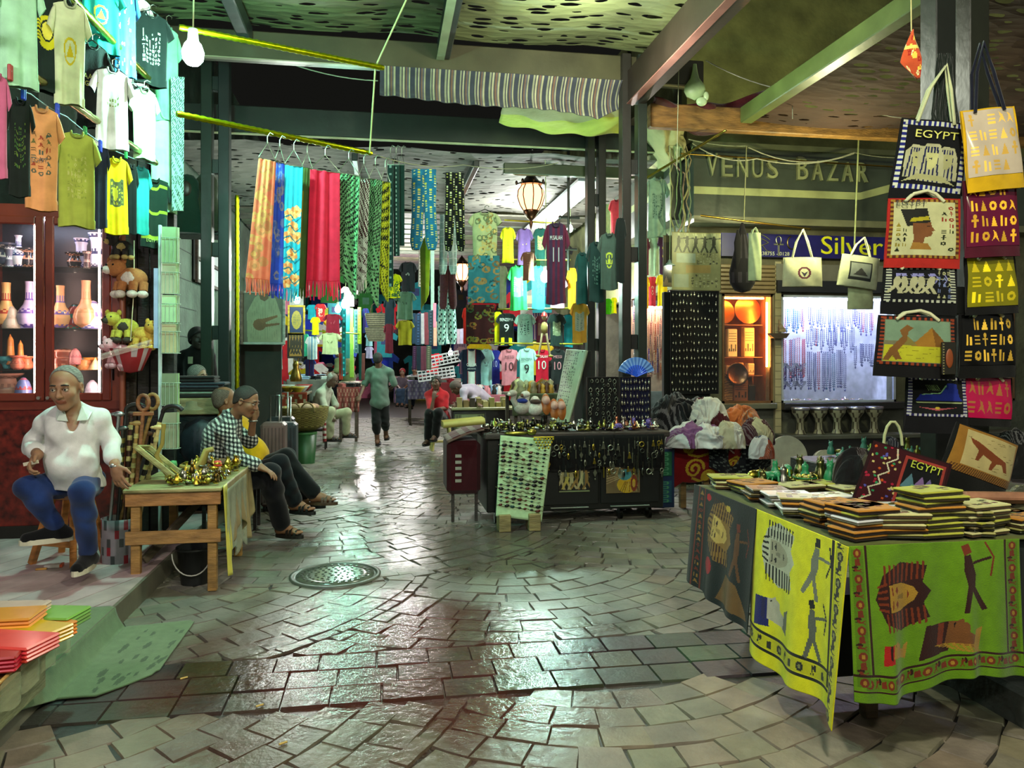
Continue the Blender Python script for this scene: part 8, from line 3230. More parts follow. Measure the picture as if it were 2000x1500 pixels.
def hand_fan():
 Y=CY0+.22
 c=atY(1243,736,Y)
 rr_=.20
 t=thing('folding_fan','sky-blue translucent folding fan opened above the navy earring stand','fan',tuple(c))
 m=MB()
 n=22
 for k in range(n):
  a0,a1=PI*(.10+.80*k/n),PI*(.10+.80*(k+1)/n)
  col=(.30,.50,.80)if k%2 else(.45,.62,.86)
  p=lambda r_,a:(c.x+r_*math.cos(a),Y+(.006 if k%2 else 0),c.z+r_*math.sin(a))
  m.add([p(.09,a0),p(rr_,a0),p(rr_,a1),p(.09,a1),(p(.09,a0)[0],Y+.01,p(.09,a0)[2]),(p(rr_,a0)[0],Y+.01,p(rr_,a0)[2]),(p(rr_,a1)[0],Y+.01,p(rr_,a1)[2]),(p(.09,a1)[0],Y+.01,p(.09,a1)[2])],[(0,1,2,3),(7,6,5,4),(1,5,6,2)],col)
 m.build('leaf','satin',t)
 m=MB()
 for k in range(12):
  a=PI*(.10+.80*(k+.5)/12)
  m.tube([(c.x,Y-.004,c.z),(c.x+.12*math.cos(a),Y-.004,c.z+.12*math.sin(a))],[.004,.011],4,(.14,.34,.86))
 m.build('ribs','satin',t)
hand_fan()
def slanted():
 P=[atY(1083,832,8.5),atY(1107,832,8.3),atY(1144,684,8.3),atY(1106,680,8.7)]
 P=[atY(1078,828,8.4),atY(1108,832,8.25),atY(1144,684,8.25),atY(1106,682,8.75)]
 t=thing('ring_card_board','slanting whitish board covered with rows of small jewellery beside the rear post','board',tuple(P[0]))
 m=MB()
 I=Img(34,70,(.60,.66,.54))
 glyph_rows(I,.04,.02,.72,.98,26,6,[(.18,.18,.14),(.3,.3,.22),(.10,.10,.1)],IR,.95)
 m.sheet(lambda u,v:(P[0]*(1-u)+P[1]*u)*(1-v)+(P[3]*(1-u)+P[2]*u)*v,34,70,(.6,.68,.58),.03,img=I.a)
 m.build('panel','satin',t)
 m=MB()
 m.rbox(P[2].x-.02,8.3,.1,P[2].x+.08,8.7,P[2].z,(.06,.07,.06),.01)
 m.build('stand','matte',t)
slanted()
def mini_plush(px,py,lb,c1,c2,hat):
 p=atY(px,py,CY0+.5)
 t=thing('camel_plush',lb,'soft toy',tuple(p))
 M_=face(p,15)
 m=MB(M_)
 m.ell((0,0,-.02),(.09,.06,.075),c1,14,9)
 m.ell((-.0,0,.06),(.05,.04,.05),c1,12,8)
 m.build('body','plush',t)
 m=MB(M_)
 m.tube([(-.06,0,.0),(-.10,-.01,.06),(-.09,-.02,.12)],[.035,.03,.03],10,c1)
 m.ell((-.11,-.03,.13),(.05,.035,.035),c1,12,8)
 m.ell((-.15,-.04,.12),(.02,.02,.02),c2,10,6)
 m.build('head','plush',t)
 m=MB(M_)
 m.ell((.0,-.01,.05),(.065,.065,.03),hat,12,6)
 m.build('saddle_cloth','cloth',t)
mini_plush(1020,792,'toy camel with blue saddle cloth on the cart, nearest the bracelet board','a8a498','d8d8cc','22307a')
mini_plush(1045,794,'white toy camel beside the blue-saddled one','c8c8bc','6a4a3a','40302a')
for px,py,lb in((1066,790,'tan leather slipper standing upright on the cart'),(1082,800,'pair half of tan and pink slippers, nearer one'),(1096,800,'pair half of tan and pink slippers, farther one')):
 m=MB(face(atY(px,py,CY0+.5),10)@Matrix.Rotation(R(75),4,'X'))
 m.lathe([(.045,0),(.05,.01),(.048,.02),(.0001,.022)],n=20,col=(.60,.34,.12),sy=2.3)
 m.lathe([(.044,.02),(.036,.045),(.0001,.05)],(0,.04,0),n=16,col=(.70,.55,.50),sy=1.1)
 tag(m.build('leather_slipper','leather'),lb,'slipper')
def low_chest():
 Y=13.6
 a,b=atY(882,862,Y),atY(993,797,Y)
 zt=atY(900,800,Y).z
 t=thing('glass_top_chest','black display chest with a framed picture on its front','chest',((a.x+b.x)/2,Y,0))
 m=MB()
 m.rbox(a.x,Y-.2,.03,b.x,Y+.2,zt,(.04,.05,.05),.01)
 m.build('body','paint',t)
 m=MB()
 m.rbox(a.x-.03,Y-.24,zt,b.x+.1,Y+.24,zt+.05,(.50,.52,.36),.01)
 m.build('top','satin',t)
 papyrus(888,808,946,846,Y-.225,pimg(58,36,(.44,.46,.32),'hall'),'framed picture of a long table with many seated figures on the black chest',fr=(.12,.12,.1))
 r=random.Random(6)
 for i in range(16):
  x=a.x+.08+(i%8)*.115
  y=Y-.18+(i//8)*.2
  m=MB()
  z=zt+.05
  h_=r.uniform(.06,.2)
  m.rbox(x,y,z,x+.09,y+.12,z+h_,jit(r.choice([(.62,.60,.36),(.20,.20,.12),(.50,.46,.26)]),.1,r),.004)
  tag(m.build('incense_box','satin'),'small incense or perfume box on the black chest','box','small boxes on the black chest')
low_chest()
def plastic_stool():
 Y=13.5
 p=atY(862,825,Y)
 zt=p.z
 t=thing('plastic_stool','cream plastic stool under the person in the red shirt','stool',(p.x,Y,0))
 m=MB()
 m.rbox(p.x-.14,Y-.15,zt-.04,p.x+.14,Y+.15,zt,(.74,.70,.42),.02)
 m.build('seat','satin',t)
 for sx in(-1,1):
  for sy in(-1,1):
   m=MB()
   m.cyl((p.x+sx*.17,Y+sy*.17,0),(p.x+sx*.12,Y+sy*.12,zt-.03),.03,.025,8,(.74,.70,.42))
   m.build('leg','satin',t)
 for z in(.14,):
  m=MB()
  m.rbox(p.x-.16,Y-.17,z,p.x+.16,Y-.14,z+.04,(.74,.70,.42),.008)
  m.build('stretcher','satin',t)
plastic_stool()
def scarf_table():
 Y0,Y1=7.75,8.75
 a,b=atY(1312,860,Y0),atY(1505,860,Y0)
 zt=.76
 t=thing('scarf_table','wooden table under a mountain of scarves beside the cart','table',((a.x+b.x)/2,Y0,0))
 m=MB()
 m.rbox(a.x,Y0,zt-.04,b.x,Y1,zt,(.35,.28,.18),.005)
 m.build('top','wood',t)
 for px in(1333,1378,1440,1492):
  x=atY(px,900,Y0).x
  m=MB()
  m.rbox(x,Y0+.05,0,x+.065,Y0+.11,zt-.04,(.45,.36,.2),.004)
  m.build('leg','wood',t)
 I=Img(120,70,(.42,.05,.07))
 yl=(.66,.56,.14)
 for cx,cy,s in((.22,.30,.20),(.45,.55,.17),(.15,.72,.12),(.62,.22,.15),(.38,.12,.12)):
  pts=[(cx+s*.55*(1-k/26)*math.cos(k*.5),cy+s*1.1*(1-k/26)*math.sin(k*.5))for k in range(22)]
  I.line(pts,.05,yl,1.6)
  I.line([(cx,cy-s),(cx+.1,cy-s*1.4),(cx+.2,cy-s)],.05,yl,1.6)
 I.line([(.3,1),(.5,.8),(.62,.5)],.02,(.75,.7,.68),1.6)
 I.poly([(.68,.45),(.74,.75),(.8,.9),(.86,.7),(.95,.6),(.84,.5),(.8,.3),(.76,.46)],(.10,.03,.04))
 I.poly([(.72,.4),(.79,.72),(.84,.36)],yl)
 m=MB()
 def S(u,v):
  x=a.x+.02+(b.x-a.x)*.95*u
  dr=.46-.24*max(0,u-.45)+.05*math.sin(u*6)
  if u<.12:
   dr+=(.12-u)*1.0
  return(x-.05*(1-v),Y0-.03-.05*math.sin(v*PI)-.03*math.sin(u*13)*(1-v),zt+.03-dr*(1-v))
 m.sheet(S,120,70,(.4,.05,.07),.005,img=I.a)
 tag(m.build('red_scarf','cloth'),'red scarf with big yellow scrolls hanging over the scarf table edge','scarf')
 m=MB()
 m.sheet(lambda u,v:(b.x-.75+.72*u,Y0-.10-.03*math.sin(u*11),zt-.10-.34*(1-v)*(.6+.4*math.sin(PI*u))),40,20,None,.005,colf=lambda u,v:(.05,.07,.09)if math.sin(u*30+6*math.sin(v*9))<.8 else(.30,.34,.32))
 tag(m.build('dark_scarf','cloth'),'dark scarf with grey scrolls sagging below the red one','scarf')
scarf_table()
heap(1262,765,1395,862,8.3,[(.02,.03,.045),(.02,.03,.045),(.03,.035,.05)],'navy garment with white stripes piled at the corner of the scarf table','navy_garment','garment',11,n=6)
heap(1340,770,1425,850,8.2,[(.70,.70,.66),(.66,.66,.62),(.25,.05,.08)],'tangled white tapes and straps on the scarf heap','white_straps','straps',12,n=8)
heap(1405,790,1485,835,8.3,[(.62,.33,.15),(.64,.36,.18)],'soft orange-brown shawl on top of the scarf heap','orange_shawl','shawl',13,n=5)
heap(1300,822,1420,872,8.0,[(.72,.73,.72),(.66,.68,.68),(.4,.25,.4)],'white cloth with a black eye drawing on the scarf heap','eye_cloth','cloth',14,n=7)
heap(1395,818,1455,875,7.95,[(.70,.70,.66),(.62,.6,.5)],'crumpled white cloth in the middle of the scarf heap','white_cloth','cloth',15,n=5)
heap(1440,815,1512,868,8.15,[(.20,.06,.08),(.62,.60,.48),(.20,.08,.12)],'maroon and cream striped shawls at the right of the scarf heap','striped_shawl','shawl',16,n=9)
heap(1462,850,1512,895,7.9,[(.05,.07,.20),(.66,.66,.66),(.5,.2,.1)],'navy and white printed cloth hanging off the heap corner','printed_cloth','cloth',17,n=7)
p=atY(1356,843,7.72)
m=MB(Matrix.Translation(p))
m.tube([(-.09+.18*k/8,0,.035*math.sin(PI*k/8))for k in range(9)],.006,5,(.04,.04,.05))
m.tube([(-.09+.18*k/8,0,-.03*math.sin(PI*k/8))for k in range(9)],.005,5,(.04,.04,.05))
m.ell((0,0,0),(.02,.006,.022),(.03,.03,.05),10,6)
tag(m.build('eye_drawing','matte'),'black eye emblem printed on the white cloth','print')
def blue_box():
 Y=7.6
 a,b=atY(1273,990,Y),atY(1306,900,Y)
 t=thing('painted_cupboard','blue cupboard with green arabesque panels at the end of the cart','cupboard',((a.x+b.x)/2,Y,0))
 a.x=CX1+.02
 b.x=a.x+.22
 m=MB()
 m.rbox(a.x,Y,.05,b.x,Y+.3,.66,(.04,.14,.28),.006)
 m.build('body','paint',t)
 for z0,z1,c in((.10,.33,(.06,.26,.34)),(.38,.63,(.06,.34,.22))):
  m=MB()
  I=Img(20,30,c)
  for k in range(5):
   I.disc(.5,.1+k*.2,.3,.08,(.25,.5,.36),.6)
  x0,x1=a.x+.03,b.x-.03
  m.sheet(lambda u,v:(x0+(x1-x0)*u,Y-.006,z0+(z1-z0)*v),20,30,c,.006,img=I.a)
  m.build('panel','satin',t)
blue_box()
for px,py,rad,col,lb in((1538,892,.26,(.03,.04,.09),'big round frame drum with a dark blue skin leaning on the ledge'),(1612,905,.17,(.42,.44,.44),'pale grey round frame drum behind the folded covers')):
 c=atY(px,py,8.9)
 t=thing('frame_drum',lb,'drum',tuple(c))
 M_=Matrix.Translation(c)@Matrix.Rotation(R(80),4,'X')
 m=MB(M_)
 m.lathe([(.0001,.02),(rad*.97,.02)],n=40,col=col)
 m.build('skin','satin',t)
 m=MB(M_)
 m.lathe([(rad*.96,-.04),(rad,-.04),(rad,.022),(rad*.97,.022)],n=40,col=(.6,.6,.55))
 m.build('hoop','satin',t)
for i in range(5):
 px=1563+i*36
 c=atY(px,850,9.75)
 t=thing('goblet_drum','silver-rimmed goblet drum on the ledge, %s of five'%['first','second','third','fourth','fifth'][i],'drum',tuple(c),'goblet drums under the silver window')
 m=MB()
 m.lathe([(.075,.005),(.05,.06),(.045,.16),(.06,.22),(.11,.29),(.115,.34)],(c.x,c.y,.56),24,(.5,.5,.42),colf=lambda u,v:(.22,.20,.16)if(int(u*16)+int(v*5))%3==0 else(.52,.52,.44))
 m.build('body','satin',t)
 m=MB()
 m.lathe([(.118,.33),(.125,.34),(.125,.37),(.0001,.37)],(c.x,c.y,.56),24,(.66,.66,.7))
 m.build('rim','metal',t)
spread(30,atY(1500,900,7.6).x,atY(1640,900,7.6).x,6.1,6.5,.705,[('stone green','2a6a58','satin'),('dull bronze','5a5a2a')],'on the side stand behind the folded covers','s',random.Random(3),kinds=(3,5,0),sc_=(1.2,2.2))
m=MB()
m.rbox(atY(1495,900,7.2).x-.1,6.05,.0,atY(1650,900,7.2).x,6.55,.70,(.10,.10,.08),.01)
tag(m.build('side_stand','wood'),'dark stand of stone figurines between scarf table and folded covers','stand')
papyrus(1312,455,1408,566,9.25,pimg(70,80,(.50,.50,.32),'sheets',4),'plastic-covered papyrus sheets hung over the black earring board','papyrus_sheets',curve=.03)
papyrus(1295,460,1312,560,9.3,pimg(12,60,(.46,.38,.26),'gods',5),'narrow folded papyrus strip beside the hung sheets','papyrus_strip')
def cbag(px0,py0,px1,py1,d,lb,col,art=None,su=.25,yaw=0,roll=0,straps=None,foot=.02):
 I=Img(50,50,col)
 if art:
  art(I)
 return tote(px0,py0,px1,py1,d,lb,col,I.a,roll,yaw,foot,straps or col,strap_up=su,name='canvas_bag',depth=.14)
def heart(I):
 I.disc(.5,.45,.18,.22,(.30,.12,.18),.7)
 I.poly([(.4,.5),(.5,.3),(.6,.5),(.5,.44)],(.15,.12,.2))
def pic(I):
 I.rect(.18,.2,.8,.8,(.10,.11,.12))
 I.rect(.22,.3,.76,.76,(.42,.44,.42))
 I.poly([(.3,.36),(.5,.62),(.7,.36)],(.15,.15,.16))
for o in(cbag(1530,503,1604,560,9.0,'cream canvas bag with a heart emblem hanging from the gold rod',(.62,.62,.50),heart,.33),cbag(1640,500,1714,562,8.9,'cream canvas bag with a dark picture, hung on a wire',(.62,.63,.52),pic,.22,0,8),cbag(1656,562,1704,604,9.0,'small cream pouch with ships printed on it below the picture bag',(.60,.62,.48),None,.04),cbag(1462,455,1486,548,9.1,'pale green canvas bag half hidden by the black net bag',(.55,.6,.46),None,.06)):
 del o['group']
p=atY(1450,435,8.9)
t=thing('net_bag','long black net bag hanging in front of the roller shutter','bag',tuple(p))
m=MB()
m.lathe([(.015,0),(.06,-.15),(.13,-.45),(.17,-.62),(.16,-.75),(.10,-.84),(.0001,-.87)],p,20,(.08,.075,.09),colf=lambda u,v:(.16,.15,.17)if int(u*20)%2 and int(v*30)%2 else(.06,.055,.07),sy=.6)
m.build('body','cloth',t)
m=MB()
m.lathe([(.012,0),(.05,-.16),(.03,-.5),(.0001,-.55)],p+Vector((-.09,-.06,-.1)),12,(.05,.05,.06),sy=.4)
m.build('tail','cloth',t)
# ======================= lit shop windows =======================
JR=random.Random(44)
def window(n,x0,x1,z0,z1,back,light,power,depth=.55):
 m=MB()
 y0,y1=BY+.02,BY+depth
 m.box(x0-.02,y1,z0-.02,x1+.02,y1+.02,z1+.02,back)
 m.box(x0-.02,y0+.17,z0-.02,x1+.02,y1,z0,back)
 m.box(x0-.02,y0+.17,z1,x1+.02,y1,z1+.02,back)
 m.box(x0-.02,y0+.17,z0,x0,y1,z1,back)
 m.box(x1,y0+.17,z0,x1+.02,y1,z1,back)
 w_=m.build('window_%d'%n,'matte',loc=((x0+x1)/2,BY,z0),k='structure')
 m=MB()
 fr=(.62,.66,.74)if n==2 else(.40,.28,.18)
 for q in((x0,z0,x1,z0+.03),(x0,z1-.03,x1,z1),(x0,z0,x0+.03,z1),(x1-.03,z0,x1,z1)):
  m.box(q[0],BY-.02,q[1],q[2],BY+.02,q[3],fr)
 m.build('frame','satin',w_)
 m=MB()
 m.box(x0+.03,BY-.004,z0+.03,x1-.03,BY+.002,z1-.03,(1,1,1))
 m.build('pane',clear_glass(),w_)
 m=MB()
 m.box(x0+.05,BY+.14,z1-.05,x1-.05,BY+.18,z1-.03,(1,1,1))
 if n==1:
  m.box(x1-.05,BY+.06,z0+.5,x1-.035,BY+.08,z1-.1,(1,1,1))
 m.build('light_strip',glow('win%d'%n,light,power),w_)
window(1,xa,xb,WZ0,WZ1,(.50,.28,.14),(1,.62,.30),85)
window(2,xc,xd,WZ0,WZ1,(.80,.81,.86),(.80,.83,1),190)
window(3,xe,xf,WZ0,WZ1,(.50,.30,.28),(1,.70,.62),40)
def necklaces():
 def strand(L,c,n):
  m=MB()
  m.tube([(-.012,0,0),(-.016,0,-L*.6),(0,0,-L),(.016,0,-L*.6),(.012,0,0)],.0045,5,c)
  for k in range(n):
   t=k/n
   m.ell((-.015,0,-L*t),.0085,c,6,4)
   m.ell((.015,0,-L*t),.0085,c,6,4)
  m.ell((0,-.004,-L-.012),(.014,.007,.02),c,8,5)
  return m
 pal=[('silver',(.34,.36,.50)),('turquoise',(.06,.32,.46)),('coral',(.60,.26,.32)),('violet-grey',(.22,.22,.44))]
 rows=[(0,.30,.72,1),(.34,.9,.42,0),(.34,.9,.72,0),(.0,.3,1.02,3),(.34,.72,1.02,0)]
 pr={}
 W=xd-xc-.16
 for(a,b,dz,k0)in[(0,.32,.08,1),(.0,.32,.52,2),(.0,.3,.9,3),(.34,.8,.06,0),(.34,.8,.36,0),(.34,.72,.70,0),(.82,.99,.1,3),(.82,.99,.6,0)]:
  n=int((b-a)*42)
  for i in range(n):
   k=k0 if JR.random()<.7 else JR.randrange(4)
   L=JR.choice([.22,.3])if dz not in(.70,.52)else .52
   x=xc+.08+W*(a+(b-a)*(i+.5)/n)
   z=WZ1-.1-dz
   lb='%s %s bead strand hanging in the bright silver window'%(['short','medium','long'][(L>.25)+(L>.4)],pal[k][0])
   key=(k,L)
   if key not in pr:
    o=strand(L,pal[k][1],int(L/.03)).build('bead_strand','gloss',loc=(0,0,0),label=lb,cat='necklace',group='%s in the silver window'%lb.split(' hanging')[0])
    o.location=(x,BY+.38,z)
    pr[key]=o
   else:
    dup(pr[key],(x,BY+.38+JR.uniform(-.05,.05),z+JR.uniform(-.03,.03)))
necklaces()
for i in range(6):
 x=xc+.18+(i%3)*.16
 z=WZ0+.55-(i//3)*.26
 m=MB()
 for r_ in(.05,.066,.082):
  m.tube([(x+r_*math.cos(a),BY+.34,z+r_*math.sin(a))for a in[PI+q*PI/8 for q in range(9)]],.007,5,(.55,.56,.62))
 m.ell((x,BY+.335,z-.1),(.02,.01,.03),(.55,.56,.62),8,5)
 tag(m.build('collar_necklace','metal'),'broad silver collar necklace low in the silver window','necklace','broad collars in the silver window')
spread(40,xc+.1,xd-.2,BY+.22,BY+.45,WZ0+.002,[('pinkish','c8a0b0','satin'),('silvery','b0b0c0','metal')],'on the sill of the silver window','w',random.Random(9),kinds=(2,8,4),sc_=(.7,1.1),pile=.01)
t=thing('window_shelving','narrow shelves inside the copper window','shelf',(xa,BY+.4,1.3))
for z in(2.08,1.62,1.36):
 m=MB()
 m.box(xa,BY+.22,z-.01,xb-.03,BY+.5,z,(.55,.34,.18))
 m.build('shelf','wood',t)
W=xb-xa
for i,(fx,z,w_,h_,c,lb)in enumerate([(.12,1.62,.13,.26,'e8c890','small inlaid box tower at the side of the copper window'),(.38,1.62,.14,.40,'f0d8a0','tall inlaid box in the middle of the copper window'),(.72,1.62,.16,.42,'f0c070','honey-coloured chequered box at the side of the copper window'),(.10,1.36,.10,.16,'e8a868','little amber lamp box on the lower shelf'),(.32,1.36,.10,.14,'e0a070','small red-brown box on the lower shelf'),(.54,1.36,.10,.18,'f0b060','glowing amber cup box on the lower shelf'),(.76,1.36,.10,.17,'f0c080','glowing cream cup on the lower shelf'),(.55,WZ0,.22,.32,'8a5030','slatted wooden crate at the bottom of the copper window'),(.78,WZ0,.10,.24,'26221e','black album standing at the bottom of the copper window')]):
 x=xa+W*fx
 m=MB()
 c_=C(c)
 m.rbox(x-w_/2,BY+.26,z+.001,x+w_/2,BY+.36,z+h_,c_,.01)
 for q in range(4):
  m.box(x-w_*.4+q*w_*.22,BY+.256,z+h_*.2,x-w_*.4+q*w_*.22+w_*.1,BY+.26,z+h_*(.3+.15*(q%2)),tuple(k*.35 for k in c_))
  m.box(x-w_*.4,BY+.256,z+h_*(.55+q*.09),x+w_*.4,BY+.26,z+h_*(.57+q*.09),tuple(k*.5 for k in c_))
 tag(m.build('inlaid_box','satin'),lb,'box')
for fx,rr_,lb in((.22,.17,'large copper bowl on edge on the top shelf of the copper window'),(.72,.2,'larger glowing copper bowl on the top shelf')):
 m=MB(Matrix.Translation((xa+W*fx,BY+.34,2.09+rr_))@Matrix.Rotation(R(82),4,'X'))
 m.lathe([(rr_,.03),(rr_*.95,0),(rr_*.6,-.05),(.0001,-.08)],n=30,col=(.72,.40,.20))
 tag(m.build('copper_bowl','metal'),lb,'bowl')
m=MB(Matrix.Translation((xa+W*.42,BY+.18,WZ0+.40))@Matrix.Rotation(R(84),4,'X'))
m.lathe([(.0001,0),(.13,.0),(.15,.02),(.16,.015),(.14,-.02)],n=32,col=(.40,.30,.26))
tag(m.build('metal_plate','metal'),'round dark engraved plate standing in the copper window','plate')
m=MB()
m.sheet(lambda u,v:(xa+.03+.42*u,BY+.30,WZ0+.01+.42*v),26,26,None,.006,colf=lambda u,v:(.74,.48,.22)if math.sin(v*70+math.sin(u*8)*2)>-.2 else(.50,.28,.10))
tag(m.build('burl_panel','wood'),'orange grained wooden panel at the bottom of the copper window','panel')
t=thing('model_boat','small model sailing boat on a bracket between the two windows','model boat',(xb+.15,BY-.15,1.9))
m=MB()
q=atY(1522,655,BY-.15)
m.add([(q.x-.16,q.y,q.z+.03),(q.x+.16,q.y,q.z+.03),(q.x+.09,q.y-.03,q.z-.04),(q.x-.09,q.y-.03,q.z-.04),(q.x-.16,q.y+.06,q.z+.03),(q.x+.16,q.y+.06,q.z+.03),(q.x+.09,q.y+.06,q.z-.04),(q.x-.09,q.y+.06,q.z-.04)],[(0,3,2,1),(4,5,6,7),(0,1,5,4),(2,3,7,6),(1,2,6,5),(3,0,4,7)],(.20,.15,.12))
m.build('hull','wood',t)
m=MB()
m.cyl((q.x,q.y+.01,q.z),(q.x,q.y+.01,q.z+.22),.005,n=6,col=(.4,.3,.2))
m.prism([(q.x+.01,q.z+.2),(q.x+.12,q.z+.05),(q.x+.01,q.z+.05)],q.y+.012,q.y+.008,(.55,.5,.4))
m.build('sail','wood',t)
def bead_wall():
 Y=11.9
 x0,x1=atY(1236,700,Y).x,atY(1310,700,Y).x
 z0,z1=atY(1270,765,Y).z,atY(1270,598,Y).z
 t=thing('lit_showcase','glowing showcase packed with bead strings behind the corner post','showcase',(x0,Y,z0))
 m=MB()
 m.box(x0,Y+.25,z0-.3,x1,Y+.28,z1,(.80,.66,.60))
 m.box(x0,Y-.02,z0-.75,x1,Y+.3,z0,(.50,.50,.52))
 m.build('back_panel','matte',t)
 m=MB()
 m.box(x0+.02,Y+.02,z1-.03,x1-.02,Y+.05,z1,(1,1,1))
 m.build('light_strip',glow('showc',(1,.80,.68),60),t)
 m=MB()
 m.box(x0,Y-.02,z1+.0,x1,Y+.0,z1+.09,(.60,.58,.70))
 m.build('header','satin',t)
 pal=[('cream',(.80,.66,.52)),('orange',(.72,.34,.20)),('blue',(.25,.22,.62)),('rose',(.62,.28,.32)),('grey',(.45,.45,.5))]
 pr={}
 for row in range(5):
  for i in range(14):
   k=JR.choice([0,0,1,2,3,4])
   x=x0+.03+(x1-x0-.06)*(i+.5)/14
   z=z1-.05-row*.21
   if k not in pr:
    m=MB()
    m.tube([(0,0,0),(0,0,-.17)],.004,4,pal[k][1])
    for q in range(6):
     m.ell((0,0,-.02-q*.028),.011,pal[k][1],6,4)
    m.tube([(.013*math.cos(a),0,-.19+.013*math.sin(a))for a in[q*PI/4 for q in range(8)]],.004,4,pal[k][1],closed=True)
    o=m.build('bead_charm','gloss',loc=(0,0,0),label='%s bead charm hanging in the glowing showcase'%pal[k][0],cat='charm',group='%s charms in the glowing showcase'%pal[k][0])
    o.location=(x,Y+.1,z)
    pr[k]=o
   else:
    dup(pr[k],(x,Y+.1+JR.uniform(-.04,.04),z+JR.uniform(-.03,.03)))
bead_wall()
